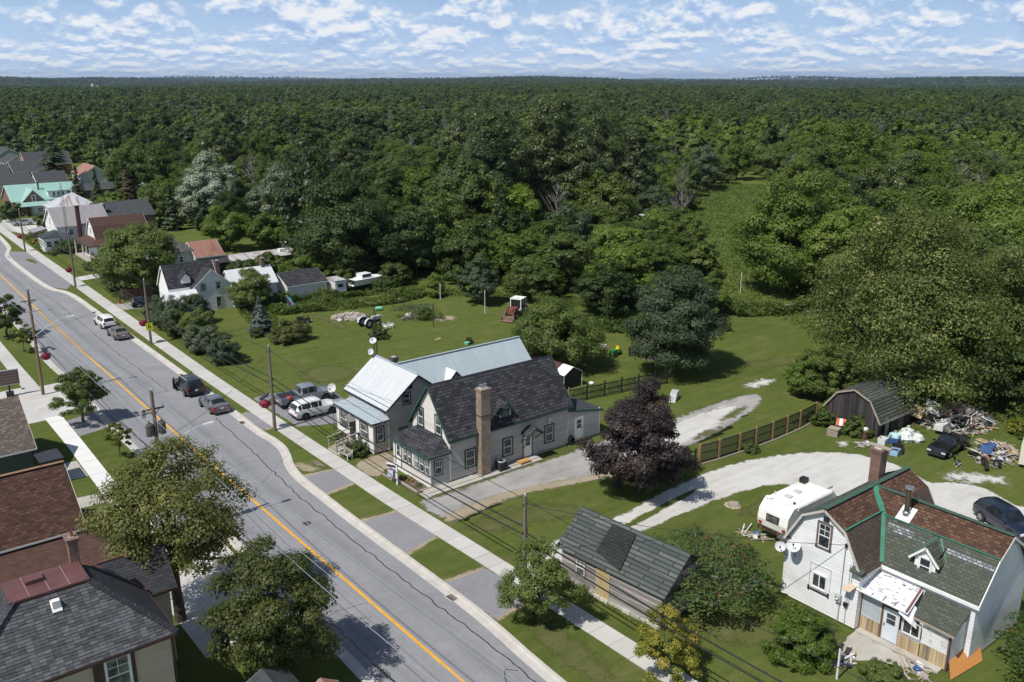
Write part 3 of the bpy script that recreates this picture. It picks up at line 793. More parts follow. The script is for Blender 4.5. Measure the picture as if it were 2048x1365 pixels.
def plank_rows(P, d, n, z0, z1, ext, h, lap):
    """overlapping boards as (four outer points, four inner points)"""
    rows = []; z = z0
    while z < z1 - .01:
        t = min(z + h, z1)
        a = ext(z + 1e-4); b = ext(t - 1e-4) or a
        if a is None: break
        def q(u, zz, o): return (P[0] + d[0] * u + n[0] * o, P[1] + d[1] * u + n[1] * o, zz)
        rows.append([q(a[0], z, lap), q(a[1], z, lap), q(b[1], t, .003), q(b[0], t, .003), q(a[0], z, 0), q(a[1], z, 0)])
        z = t
    return rows
def wallface(bk, mb, P, d, L, z0, z1, ext, h, lap=0.022, name=None, mat=None):
    n = (d[1], -d[0]); rr = random.Random(int(P[0] * 31 + P[1] * 17))
    ext = ext or (lambda z: (0, L))
    if not h:
        zs = sorted({z0, z1})
        steps = 8; prev = None
        for i in range(steps):
            a, b = z0 + (z1 - z0) * i / steps, z0 + (z1 - z0) * (i + 1) / steps
            ea, eb = ext(a + 1e-4), ext(b - 1e-4)
            if ea is None: continue
            eb = eb or ea
            def q(u, zz): return (P[0] + d[0] * u, P[1] + d[1] * u, zz)
            mb.face([q(ea[0], a), q(ea[1], a), q(eb[1], b), q(eb[0], b)])
        return
    for r in plank_rows(P, d, n, z0, z1, ext, h, lap):
        t = rr.random()
        if name:
            b = MB(); b.face(r[:4], t); b.face([r[1], r[0], r[4], r[5]], t); bk.put(b, name, mat)
        else:
            mb.face(r[:4], t); mb.face([r[1], r[0], r[4], r[5]], t)
def block(bk, axis, lo, hi, prof, z0, wallmat, h, roofmats, oe=.3, og=.3, trim=None, th=.1, ends=(1, 1), sides=(1, 1), wallname='wall', endmats=None, ribs=None, roofname='roof', planks=None):
    """gabled or gambrel block: prof is the roof line across the block from wall to wall, ridge runs along axis"""
    W3 = (lambda a, c, z: (a, c, z)) if axis == 'x' else (lambda a, c, z: (c, a, z))
    c0, c1 = prof[0][0], prof[-1][0]
    zt = max(p[1] for p in prof)
    m = MB(); m2 = MB()
    full = [(c0, z0 - 1)] + list(prof) + [(c1, z0 - 1)]
    pe = prof_ext(full)
    # end walls (at lo and hi) and side walls (at c0 and c1), each walked with the inside on the left
    if axis == 'x':
        E = [((lo, c1, 0), (0, -1), lambda z: (lambda e: e and (c1 - e[1], c1 - e[0]))(pe(z))), ((hi, c0, 0), (0, 1), lambda z: (lambda e: e and (e[0] - c0, e[1] - c0))(pe(z)))]
        D = [((lo, c0, 0), (1, 0), hi - lo), ((hi, c1, 0), (-1, 0), hi - lo)]
        dz = (prof[0][1], prof[-1][1])
    else:
        E = [((c0, lo, 0), (1, 0), lambda z: (lambda e: e and (e[0] - c0, e[1] - c0))(pe(z))), ((c1, hi, 0), (-1, 0), lambda z: (lambda e: e and (c1 - e[1], c1 - e[0]))(pe(z)))]
        D = [((c1, lo, 0), (0, 1), hi - lo), ((c0, hi, 0), (0, -1), hi - lo)]
        dz = (prof[-1][1], prof[0][1])
    for i in range(2):
        if ends[i]:
            if planks and planks == i: wallface(bk, None, E[i][0], E[i][1], 0, z0, zt, E[i][2], h, name='siding_board', mat=wallmat)
            else: wallface(bk, m2 if endmats and endmats[i] else m, E[i][0], E[i][1], 0, z0, zt, E[i][2], h)
    for i in range(2):
        if sides[i]: wallface(bk, m, D[i][0], D[i][1], D[i][2], z0, dz[i], None, h)
    kind = 'stuff' if h else None
    if m.f: bk.put(m, wallname, wallmat, kind=kind)
    if m2.f: bk.put(m2, wallname, [x for x in endmats if x][0], kind=kind)
    # roof slopes
    pr = [list(p) for p in prof]
    def ext_end(a, b, dist):
        s = (b[1] - a[1]) / (b[0] - a[0]); sg = -1 if a[0] < b[0] else 1
        return [a[0] + sg * dist, a[1] + s * sg * dist]
    pr[0] = ext_end(prof[0], prof[1], oe); pr[-1] = ext_end(prof[-1], prof[-2], oe)
    lift = 0.03
    slopes = []
    for i, (a, b) in enumerate(zip(pr, pr[1:])):
        rm = roofmats[i] if isinstance(roofmats, (list, tuple)) else roofmats
        if rm is None: continue
        pts = [W3(lo - og, a[0], a[1] + lift + th), W3(hi + og, a[0], a[1] + lift + th), W3(hi + og, b[0], b[1] + lift + th), W3(lo - og, b[0], b[1] + lift + th)]
        if axis == 'y': pts = [pts[3], pts[2], pts[1], pts[0]]
        s = MB(); s.slab(pts, th); slopes.append(bk.put(s, roofname, rm))
        if ribs:
            q = MB(); k = lo - og + ribs / 2
            up = (b[0] - a[0], b[1] - a[1])
            while k < hi + og:
                A, B = Vector(W3(k, a[0], a[1] + lift + th + .012)), Vector(W3(k, b[0], b[1] + lift + th + .012))
                q.beam(A, B, .05, .035); k += ribs
            bk.put(q, 'ribs', rm, slopes[-1], kind='stuff')
    if trim:
        t = MB()
        for x in (lo - og, hi + og):
            for a, b in zip(pr, pr[1:]):
                t.beam(W3(x, a[0], a[1] + lift), W3(x, b[0], b[1] + lift), .05, .15)
        for p in (pr[0], pr[-1]):
            t.beam(W3(lo - og, p[0], p[1] + lift), W3(hi + og, p[0], p[1] + lift), .05, .13)
        bk.put(t, 'fascia', trim)
    return slopes
def gab(c0, c1, ze, zr, c=None): return [(c0, ze), ((c0 + c1) / 2 if c is None else c, zr), (c1, ze)]
def leanto(bk, pts, th, mat, name='roof', trim=None):
    s = MB(); s.slab(pts, th); return bk.put(s, name, mat)
def chimney(bk, x0, x1, y0, y1, z0, z1, mat, name='chimney', caps=0, parent=None):
    b = MB(); b.box(x0, x1, y0, y1, z0, z1 - .25); b.box(x0 - .05, x1 + .05, y0 - .05, y1 + .05, z1 - .25, z1 - .1); b.box(x0 - .09, x1 + .09, y0 - .09, y1 + .09, z1 - .1, z1)
    ch = bk.put(b, name, mat, parent)
    b = MB(); b.box(x0 + .1, x1 - .1, y0 + .1, y1 - .1, z1, z1 + .05); bk.put(b, 'cap', M_KERB, ch if parent is None else parent)
    for k in range(caps):
        c = MB(); cx = x0 + (x1 - x0) * (.3 + .4 * k); cy = (y0 + y1) / 2
        c.lathe([(.11, 0), (.11, .22)], 12, (cx, cy, z1 + .05)); c.lathe([(.17, .22), (.17, .3), (0, .34)], 12, (cx, cy, z1 + .05)); bk.put(c, 'flue_cap', STEEL, ch if parent is None else parent, smooth=True)
    return ch
def dish(x, y, z, label, r=.38, aim=(-.5, -.75, .45), wall=None, group=None, cat='satellite dish'):
    """offset satellite dish: bowl, arm, feed and mast"""
    t = thing('satellite_dish', label, cat, (x, y, z), 0, group)
    a = Vector(aim).normalized(); q = a.to_track_quat('Z', 'Y')
    b = MB(); pr = [(0, -.10 * r), (.35 * r, -.07 * r), (.7 * r, .04 * r), (r, .2 * r)]
    b.lathe(pr, 18); b.lathe([(p[0], p[1] - .015) for p in pr][::-1], 18)
    b.v = [tuple(q @ Vector(v)) for v in b.v]; b.build('bowl', GREYM, t, True)
    f = a * r * 1.1 + Vector((0, 0, -.25 * r))
    b = MB(); b.tube([Vector((0, 0, -r * .9)), f], .018, 5); b.build('arm', GREYM, t)
    b = MB(); b.obox(f, (.08, .08, .12)); b.build('feed', BLACKM, t)
    m = wall if wall else (0, 0, -1.0)
    b = MB(); b.tube([-a * .08 * r, Vector((0, 0, -.1)) - a * .12, Vector(m)], .025, 6); b.build('mast', BLACKM, t)
    return t
# ================================================================== grey house (for sale)
t = thing('grey_house', 'grey clapboard house with charcoal shingle roof, green trim and tall tan brick chimney', 'house', (38.3, 56.2, 0)); bk = BK(t)
GP = gab(56.2, 61.7, 4.15, 7.75, 58.95)
block(bk, 'x', 38.3, 51.2, GP, .25, GREYS, .115, SHINGLE, .35, .3, GREEN, endmats=(CREAM, None))
b = MB(); b.box(38.34, 51.15, 56.24, 61.6, -.05, .25); bk.put(b, 'foundation', M_CONCO)
for x, z, hh in ((39.75, .9, 1.66), (43.7, .87, 1.68), (48.4, .89, 1.68)): window(bk, (x, 56.2, z), (1, 0), 1.15, hh, GREEN, WHITE, .13)
for y, z in ((60.9, 3.78), (58.25, 3.78)): window(bk, (38.3, y, z), (0, -1), 1.02, 1.75, GREEN, WHITE, .12)
door(bk, (46.05, 56.2, .18), (1, 0), .92, 1.95, GREEN, WHITE, (.52, .9), 'white side door with a dark pane', 'l')
ch = chimney(bk, 41.0, 41.95, 55.5, 56.2, .05, 7.7, BRICKT, caps=2)
b = MB(); b.box(40.97, 41.98, 55.47, 56.15, 5.35, 5.42); bk.put(b, 'band', DARKT, ch)
# dormer on the wall line
b = MB()
b.face([(43.55, 56.32, 4.2), (44.75, 56.32, 4.2), (44.75, 56.32, 5.0), (44.15, 56.32, 5.62), (43.55, 56.32, 5.0)]); b.face([(44.75, 56.32, 4.2), (44.75, 57.4, 5.0), (44.75, 56.32, 5.0)]); b.face([(43.55, 57.4, 5.0), (43.55, 56.32, 4.2), (43.55, 56.32, 5.0)])
dm = bk.put(b, 'dormer', GREYS)
b = MB(); b.slab([(43.35, 56.05, 4.86), (44.15, 56.05, 5.72), (44.15, 57.45, 5.72), (43.35, 56.85, 4.86)], -.07); b.slab([(44.15, 56.05, 5.72), (44.95, 56.05, 4.86), (44.95, 56.85, 4.86), (44.15, 57.45, 5.72)], -.07); bk.put(b, 'dormer_roof', SHINGLE, dm)
b = MB(); b.beam((43.35, 56.03, 4.8), (44.15, 56.03, 5.66), .05, .14); b.beam((44.15, 56.03, 5.66), (44.95, 56.03, 4.8), .05, .14)
for a in ((43.75, 43.87, 4.4, 5.05), (44.43, 44.55, 4.4, 5.05), (43.75, 44.55, 5.0, 5.1), (43.75, 44.55, 4.33, 4.42)): b.box(a[0], a[1], 56.26, 56.33, a[2], a[3])
bk.put(b, 'dormer_trim', GREEN, dm)
b = MB(); b.box(43.87, 44.43, 56.29, 56.33, 4.42, 5.0); bk.put(b, 'pane', GLASSL, dm)
# awning over the side door
b = MB(); b.slab([(45.75, 55.15, 2.5), (46.62, 55.15, 3.08), (46.62, 56.2, 3.08), (45.75, 56.2, 2.5)], -.06); b.slab([(46.62, 55.15, 3.08), (47.5, 55.15, 2.5), (47.5, 56.2, 2.5), (46.62, 56.2, 3.08)], -.06); aw = bk.put(b, 'awning', SHINGLE)
b = MB(); b.beam((45.75, 55.13, 2.46), (46.62, 55.13, 3.04), .05, .12); b.beam((46.62, 55.13, 3.04), (47.5, 55.13, 2.46), .05, .12)
for x in (45.85, 47.4): b.beam((x, 55.25, 2.45), (x, 56.17, 1.75), .07, .07); b.beam((x, 55.2, 2.43), (x, 56.17, 2.43), .07, .07)
bk.put(b, 'bracket', GREEN, aw)
# rear annex
b = MB(); wallface(bk, b, (51.2, 56.25, 0), (1, 0), 4.0, .1, 2.55, None, .115); wallface(bk, b, (55.2, 56.25, 0), (0, 1), 4.8, .1, 2.45, None, .115); wallface(bk, b, (55.2, 61.05, 0), (-1, 0), 4.0, .1, 2.5, None, .115)
for i in range(7):
    z = 2.55 + i * .115; L = 4.0 * (1 - i / 7.0)
    b.face([(51.2, 56.23, z), (51.2 + L, 56.23, z), (51.2 + L * .86, 56.25, z + .115), (51.2, 56.25, z + .115)])
bk.put(b, 'annex_wall', GREYS, kind='stuff')
b = MB(); b.slab([(51.2, 56.0, 3.4), (55.45, 56.0, 2.58), (55.45, 61.3, 2.58), (51.2, 61.3, 3.9)], .1); b.slab([(51.2, 56.0, 3.41), (55.45, 61.3, 2.59), (51.2, 61.3, 3.9)], .05); bk.put(b, 'annex_roof', SHIFLAT)
b = MB(); b.beam((51.2, 55.98, 3.32), (55.46, 55.98, 2.5), .05, .18); b.beam((55.46, 55.98, 2.5), (55.46, 61.3, 2.5), .05, .16); bk.put(b, 'fascia', GREEN)
door(bk, (52.15, 56.25, .28), (1, 0), .92, 2.05, WHITE, WHITE, (.5, .9), 'white annex door with a half glazed top')
# front porch
b = MB(); wallface(bk, b, (36.4, 61.9, 0), (0, -1), 5.65, .28, 2.8, None, .115)
bk.put(b, 'porch_front', CREAM, kind='stuff')
b = MB(); wallface(bk, b, (36.4, 56.25, 0), (1, 0), 1.9, .28, 2.8, None, .115); wallface(bk, b, (38.3, 61.9, 0), (-1, 0), 1.9, .28, 2.8, None, .115); bk.put(b, 'porch_side', GREYS, kind='stuff')
b = MB(); b.box(36.38, 38.2, 56.22, 61.92, -.05, .28); bk.put(b, 'porch_base', WHITE)
b = MB(); A, B_, C, D = (36.08, 55.95, 2.86), (36.08, 62.2, 2.86), (38.3, 60.95, 3.72), (38.3, 57.2, 3.72)
b.slab([A, D, C, B_], .09); b.slab([A, (38.3, 55.95, 2.9), D], .09); b.slab([B_, C, (38.3, 62.2, 2.9)], .09); bk.put(b, 'porch_roof', SHINGLE)
b = MB(); b.beam((36.07, 55.95, 2.78), (36.07, 62.2, 2.78), .05, .14); b.beam((36.07, 55.94, 2.78), (38.3, 55.94, 2.82), .05, .14); bk.put(b, 'fascia', GREEN)
door(bk, (36.4, 61.45, .42), (0, -1), .8, 2.05, GREEN, WHITE, (.45, .92), 'white front porch door with a long pane')
window(bk, (36.4, 60.3, 1.15), (0, -1), .66, 1.42, GREEN, WHITE, .07, 'grid'); window(bk, (36.4, 59.63, 1.15), (0, -1), .66, 1.42, GREEN, WHITE, .07, 'grid')
for k in range(3): window(bk, (36.4, 58.6 - k * .78, 1.12), (0, -1), .77, 1.45, GREEN, WHITE, .07, 'grid')
window(bk, (36.75, 56.25, 1.1), (1, 0), .85, 1.3, GREEN, WHITE, .07, 'grid')
for x, y in ((38.3, 56.2), (36.4, 56.25), (51.2, 56.25), (55.18, 56.25)): b = MB(); b.box(x - .05, x + .05, y - .05, y + .05, .2, 2.7 if x in (36.4, 55.18) else 4.0); bk.put(b, 'corner_board', WHITE)
for q in ((44.5, 59.9, 6.4), (49.2, 59.5, 6.9)): b = MB(); b.lathe([(.07, 0), (.07, .5)], 8, q); bk.put(b, 'vent_pipe', BLACKM)
dish(48.95, 56.05, 2.95, 'small white satellite dish on the grey side wall above a window', .27, (-.2, -.9, .2), (0, .15, -.1))
b = MB(); b.box(35.6, 47.3, 55.05, 55.5, 0, .1); b.box(35.6, 47.3, 55.5, 56.2, 0, .16); b.box(35.2, 35.62, 54.95, 56.1, 0, .07); struct(b.build('concrete_step_walk', M_CONCO))
# air conditioner, timber step, hose, planter, sale sign
t = thing('air_conditioner', 'dark grey outdoor air conditioner unit by the side wall next to the chimney', 'air conditioner', (43.1, 55.55, .1)); 
b = MB(); b.box(-.36, .36, -.36, .36, 0, .78); b.build('case', pmat('condenser grey', (0.085, 0.088, 0.085), .6, .1, 3), t)
b = MB()
for k in range(9):
    z = .06 + k * .08
    b.box(-.375, .375, -.375, -.362, z, z + .04); b.box(.362, .375, -.362, .375, z, z + .04); b.box(-.375, -.362, -.362, .375, z, z + .04)
b.build('louvres', BLACKM, t, kind='stuff')
b = MB(); b.lathe([(.33, .78), (.33, .84), (.27, .85), (.27, .8)], 16); b.build('fan_ring', GREYM, t)
b = MB(); b.lathe([(0, .8), (.26, .8)], 14); b.build('fan', BLACKM, t)
PLY = woodmat('orange plywood', (0.36, 0.19, 0.06), (0.50, 0.28, 0.10), (0.60, 0.36, 0.15), (2, 9, 9))
t = thing('wooden_step', 'orange plywood step below the side door of the grey house', 'step', (45.5, 55.45, .1)); b = MB(); b.box(-.55, .55, -.28, -.24, 0, .2); b.box(-.55, -.51, -.24, .28, 0, .2); b.box(.51, .55, -.24, .28, 0, .2); b.build('riser', PLY, t); b = MB(); b.box(-.57, .57, -.3, .28, .2, .24); b.build('tread', PLY, t)
t = thing('hose_reel', 'dark hose reel against the wall beside the annex door', 'hose reel', (51.6, 56.05, .12)); b = MB(); b.lathe([(.3, -.12), (.3, .12), (.18, .14), (.18, -.14), (.3, -.12)], 14, (0, 0, .4), 'y'); b.build('hose', BLACKM, t); b = MB(); b.box(-.25, .25, -.18, .18, 0, .07); b.box(-.05, .05, .1, .15, .07, .8); b.build('stand', DARKT, t)
TIMB = woodmat('grey landscape timber', (0.20, 0.165, 0.13), (0.34, 0.29, 0.23), (0.46, 0.41, 0.35), (9, 1.2, 9))
SOIL = pmat('garden mulch', (0.135, 0.10, 0.08), .95, .3, 8, bmp=.6, bscale=30)
t = thing('garden_bed', 'timber edged flower bed with brown mulch below the porch windows', 'garden bed', (35.3, 58, 0))
b = MB(); b.face([(-.1, -1.6, .1), (1.08, -1.6, .1), (1.08, 1.7, .1), (-.1, 1.7, .1)]); b.build('mulch', SOIL, t)
for p, q in (((-.15, -1.7), (-.15, 1.75)), ((-.15, -1.7), (1.08, -1.65)), ((-.45, 1.3), (-.45, 3.1))):
    b = MB(); b.beam((p[0], p[1], .09), (q[0], q[1], .09), .15, .18); b.build('timber', TIMB, t)
# ================================================================== silver roofed house
t = thing('silver_roofed_house', 'pale house with galvanised metal roofs and an enclosed porch beside the driveway', 'house', (37.9, 65.2, 0)); bk = BK(t)
WARMW = pmat('warm grey siding', (0.50, 0.475, 0.44), 0.65, 0.05, 0.8, tint=0.05)
block(bk, 'y', 65.2, 72.3, gab(37.9, 44.1, 4.05, 6.45), .1, WARMW, .14, TIN, .35, .3, DARKT, ribs=.3)
block(bk, 'x', 44.0, 55.2, gab(65.4, 71.4, 3.75, 6.6), .1, WARMW, .14, TINB, .4, .25, DARKT, ribs=.3)
b = MB(); b.slab([(40.9, 68.4, 6.74), (44.0, 65.6, 4.1), (44.0, 68.4, 6.74)], .06); b.slab([(40.9, 68.4, 6.74), (44.0, 68.4, 6.74), (44.0, 71.2, 4.1)], .06); bk.put(b, 'valley_roof', TINB)
b = MB(); b.beam((41.0, 68.4, 6.8), (55.4, 68.4, 6.8), .22, .06); b.beam((41, 65.0, 6.63), (41, 72.5, 6.63), .2, .05); bk.put(b, 'ridge_cap', TINB)
b = MB(); b.beam((37.78, 64.95, 4.28), (37.78, 72.55, 4.28), .06, .03); b.beam((38.2, 64.95, 4.44), (38.2, 72.55, 4.44), .05, .03); bk.put(b, 'snow_guard', TINB)
window(bk, (39.45, 65.2, 3.98), (1, 0), .85, 1.12, DARKT, WHITE, .1); window(bk, (38.9, 65.2, .6), (1, 0), .95, 1.3, DARKT, WHITE, .1)
b = MB(); b.box(39.9, 40.5, 65.12, 65.18, 5.35, 5.75); bk.put(b, 'gable_vent', DARKT)
for xc, y0, yn in ((45.7, 65.9, 1), (45.7, 71.0, -1)):
    b = MB(); y1 = y0 + yn * 1.9; pts = [(xc - .75, y0, 4.0), (xc + .75, y0, 4.0), (xc + .75, y0, 4.85), (xc, y0, 5.6), (xc - .75, y0, 4.85)]
    b.face(pts if yn > 0 else pts[::-1]); dm = bk.put(b, 'dormer', WARMW)
    b = MB(); ya = y0 - yn * .2
    b.slab([(xc - .95, ya, 4.7), (xc, ya, 5.7), (xc, y1, 5.7), (xc - .95, y0 + yn * .9, 4.7)], -.06 * yn); b.slab([(xc, ya, 5.7), (xc + .95, ya, 4.7), (xc + .95, y0 + yn * .9, 4.7), (xc, y1, 5.7)], -.06 * yn); bk.put(b, 'dormer_roof', TIN, dm)
    b = MB(); b.beam((xc - .95, ya, 4.66), (xc, ya, 5.66), .05, .12); b.beam((xc, ya, 5.66), (xc + .95, ya, 4.66), .05, .12); bk.put(b, 'dormer_trim', DARKT, dm)
    b = MB(); b.box(xc - .3, xc + .3, y0 - .03, y0 + .03, 4.3, 5.0); bk.put(b, 'pane', GLASS, dm)
b = MB(); wallface(bk, b, (36.35, 71.75, 0), (0, -1), 6.55, .15, 2.95, None, .14); bk.put(b, 'porch_front', pmat('warm white siding', (0.74, 0.715, 0.67), .6, .04, 1), kind='stuff')
b = MB(); wallface(bk, b, (36.35, 65.2, 0), (1, 0), 1.55, .15, 2.95, None, .14); wallface(bk, b, (37.9, 71.75, 0), (-1, 0), 1.55, .15, 2.95, None, .14); bk.put(b, 'porch_side', WARMW, kind='stuff')
A, B_, C, D = (36.1, 64.95, 3.0), (36.1, 72.0, 3.0), (37.9, 70.9, 3.62), (37.9, 66.1, 3.62)
b = MB(); b.slab([A, D, C, B_], .06); b.slab([A, (37.9, 64.95, 3.05), D], .06); b.slab([B_, C, (37.9, 72.0, 3.05)], .06); pr = bk.put(b, 'porch_roof', TINB)
q = MB(); k = 65.3
while k < 71.9:
    u = min(1.0, max(0, k - 64.95) / 1.15, max(0, 72.0 - k) / 1.1)
    q.beam((36.1, k, 3.02), (36.1 + 1.8 * u, k, 3.02 + .62 * u), .05, .035); k += .3
bk.put(q, 'ribs', TINB, pr, kind='stuff')
b = MB(); b.beam((36.08, 64.95, 2.93), (36.08, 72.0, 2.93), .05, .12); b.beam((36.08, 64.93, 2.93), (37.9, 64.93, 2.97), .05, .12); bk.put(b, 'fascia', DARKT)
window(bk, (36.35, 71.3, 1.05), (0, -1), 1.55, 1.55, DARKT, WHITE, .1, 'dh', GLASSL); window(bk, (36.35, 67.55, 1.05), (0, -1), 1.55, 1.55, DARKT, WHITE, .1, 'dh', GLASSL)
door(bk, (36.35, 69.35, .4), (0, -1), .85, 1.95, DARKT, pmat('dark screen door', (0.05, 0.045, 0.045), .5, .2, 3), (.15, .9), 'dark front screen door')
window(bk, (36.6, 65.2, 1.1), (1, 0), .85, 1.45, DARKT, WHITE, .1)
CEDAR = woodmat('grey cedar shakes', (0.13, 0.115, 0.105), (0.23, 0.21, 0.19), (0.34, 0.31, 0.28), (6, 6, 6))
b = MB(); b.slab([(35.55, 69.6, 2.35), (35.55, 68.9, 2.75), (36.35, 68.9, 2.75), (36.35, 69.6, 2.35)], .07); b.slab([(35.55, 68.9, 2.75), (35.55, 68.2, 2.35), (36.35, 68.2, 2.35), (36.35, 68.9, 2.75)], .07); bk.put(b, 'door_hood', CEDAR)
for x, y in ((37.9, 65.2), (36.35, 65.2), (36.35, 71.75)): b = MB(); b.box(x - .06, x + .06, y - .06, y + .06, .1, 2.9); bk.put(b, 'corner_board', WHITE)
chimney(bk, 41.05, 41.6, 69.3, 69.85, 6.2, 7.05, pmat('dark old brick', (0.11, 0.085, 0.08), .9, .25, 5))
# ramp with railings
DECK = woodmat('weathered deck wood', (0.22, 0.19, 0.155), (0.36, 0.325, 0.28), (0.48, 0.44, 0.39), (1.5, 9, 9))
t = thing('wooden_ramp', 'weathered wooden ramp with railings up to the dark porch door', 'ramp', (33.95, 67.7, 0))
for k in range(17):
    x = k * .14; b = MB(); z = .05 + .32 * min(1, k / 14); b.box(x, x + .125, 0, 1.5, z, z + .04, random.random()); b.build('board', DECK, t)
for y in (0.02, 1.48):
    for x, z in ((0.02, 0.05), (1.15, .25), (2.25, .37)):
        b = MB(); b.box(x, x + .09, y - .045, y + .045, 0, z + .95); b.build('post', DECK, t)
    b = MB(); b.beam((-.05, y, 1.02), (2.35, y, 1.36), .14, .05); b.build('handrail', DECK, t)
    b = MB(); b.beam((0, y, .55), (2.35, y, .88), .04, .09); b.build('rail', DECK, t)
BENCHW = woodmat('bench slat wood', (0.17, 0.15, 0.14), (0.27, 0.25, 0.235), (0.36, 0.34, 0.32), (9, 1, 9))
t = thing('park_bench', 'small slatted bench with white end frames beside the footpath', 'bench', (34.0, 66.1, 0.03), 0.08)
for y in (-.65, .65):
    b = MB(); b.beam((-.2, y, 0), (-.2, y, .62), .06, .06); b.beam((.24, y, 0), (.34, y, .9), .06, .06); b.beam((-.24, y, .6), (.3, y, .62), .07, .05); b.beam((-.2, y, .38), (.28, y, .38), .05, .06); b.build('end_frame', WHITE, t)
for k in range(4): b = MB(); b.box(-.22 + k * .12, -.12 + k * .12, -.62, .62, .41, .44); b.build('seat_slat', BENCHW, t)
for k in range(3): b = MB(); b.obox((.27 + k * .025, 0, .55 + k * .13), (.03, 1.24, .1), (0, .2, 0)); b.build('back_slat', BENCHW, t)
dish(36.35, 72.6, 4.25, 'large round satellite dish on a pole at the far corner of the silver house porch', .43, (-.75, -.6, .35), (0, 0, -4.25))
dish(40.6, 72.5, 7.0, 'lower of the two satellite dishes on the galvanised gable peak', .31, (-.75, -.45, .3), (.2, 0, -.6)); dish(41.0, 72.75, 7.95, 'upper of the two satellite dishes above the galvanised gable peak', .34, (-.5, -.55, .75), (0, 0, -1.4))
def lattice_tower(x, y, h, label, w0=.28):
    t = thing('antenna_tower', label, 'antenna tower', (x, y, 0))
    P = [(math.cos(a) * w0 * .6, math.sin(a) * w0 * .6) for a in (0.3, 2.4, 4.5)]
    for px, py in P:
        b = MB(); b.tube([(px, py, 0), (px, py, h * .92), (px * .1, py * .1, h)], .022, 4); b.build('leg', BLACKM, t)
    b = MB(); z = .5
    while z < h * .92:
        for i in range(3): b.tube([(*P[i], z), (*P[(i + 1) % 3], z)], .014, 3, cap=False); b.tube([(*P[i], z), (*P[(i + 1) % 3], z + .7)], .011, 3, cap=False)
        z += .7
    b.build('bracing', BLACKM, t, kind='stuff')
    return t
lattice_tower(41.5, 73.1, 11.0, 'dark lattice antenna tower beside the galvanised gable of the silver roofed house')
# ================================================================== white gambrel house, near right
t = thing('white_gambrel_house', 'white sided gambrel house with brown and green patched roof and green valley flashing', 'house', (45.6, 24.1, 0)); bk = BK(t)
SHB = shinglemat('brown shingles', [(0.055, 0.032, 0.024), (0.105, 0.060, 0.042), (0.165, 0.095, 0.062)], .36, .2, mortar_shade=.5)
SHBD = shinglemat('dull brown shingles', [(0.075, 0.058, 0.048), (0.10, 0.077, 0.062), (0.125, 0.098, 0.08)], .36, .2, mortar_shade=.3)
SHG = shinglemat('mossy green shingles', [(0.058, 0.072, 0.058), (0.085, 0.098, 0.08), (0.12, 0.13, 0.11)], .36, .2, mortar_shade=.4, stain=(0.085, 0.09, 0.06))
SHW = shinglemat('worn pale shingles', [(0.10, 0.115, 0.115), (0.24, 0.26, 0.27), (0.40, 0.43, 0.45)], .30, .16, mortar_shade=.9)
FLASH = pmat('green valley flashing', (0.05, 0.21, 0.135), 0.5, 0.12, 2)
GM = [(24.1, 4.02), (25.25, 6.12), (26.7, 6.98), (28.15, 6.12), (29.3, 4.02)]
TRW = pmat('weathered white trim', (0.52, 0.49, 0.45), .7, .15, 2)
# front gable wall with each board a piece
full = [(24.1, -1)] + GM + [(29.3, -1)]; pe = prof_ext(full)
wallface(bk, None, (45.6, 29.3, 0), (0, -1), 0, .12, 6.95, lambda z: (lambda e: e and (29.3 - e[1], 29.3 - e[0]))(pe(z)), .235, name='siding_board', mat=WHITEV)
block(bk, 'x', 45.6, 54.8, GM, .12, WHITEV, .235, [SHBD, SHB, SHG, SHG], .2, .28, TRW, ends=(0, 1), sides=(1, 1))
GW = [(47.75, 3.98), (49.4, 5.95), (50.9, 6.93), (52.4, 5.95), (54.05, 3.98)]
block(bk, 'y', 18.3, 25.4, GW, .12, WHITEV, .235, [SHG, SHB, SHG, SHG], .2, .22, WHITE, ends=(1, 0), sides=(0, 0))
b = MB(); wallface(bk, b, (47.75, 24.1, 0), (0, -1), 5.8, .12, 3.95, None, .235); wallface(bk, b, (54.05, 18.3, 0), (0, 1), 5.8, .12, 3.95, None, .235); bk.put(b, 'wing_wall', WHITEV, kind='stuff')
# upper wing slope carried on to the main ridge, and the valley flashings
b = MB(); b.slab([(49.4, 25.3, 6.09), (50.9, 25.3, 7.07), (50.9, 26.7, 7.10), (50.4, 26.25, 6.86)], -.04); bk.put(b, 'roof_saddle', SHB)
b = MB()
def strip(b, p, q, wd, n=(0, 0, 1), dz=.05):
    p = Vector(p) + Vector((0, 0, dz)); q = Vector(q) + Vector((0, 0, dz)); b.beam(p, q, wd, .02, n)
strip(b, (50.75, 26.55, 7.1), (49.4, 25.25, 6.22), .42, (-.2, -.3, 1)); strip(b, (49.4, 25.25, 6.2), (47.62, 23.9, 3.95), .42, (-.6, -.6, 1))
strip(b, (45.35, 25.25, 6.26), (49.4, 25.25, 6.26), .12); strip(b, (49.4, 18.1, 6.09), (49.4, 25.25, 6.09), .13)
bk.put(b, 'valley_flashing', FLASH)
b = MB(); strip(b, (45.32, 26.7, 7.12), (55.05, 26.7, 7.12), .34); strip(b, (50.9, 18.1, 7.07), (50.9, 26.7, 7.07), .34); bk.put(b, 'ridge_cap', pmat('green ridge shingles', (0.05, 0.098, 0.074), .85, .25, 5))
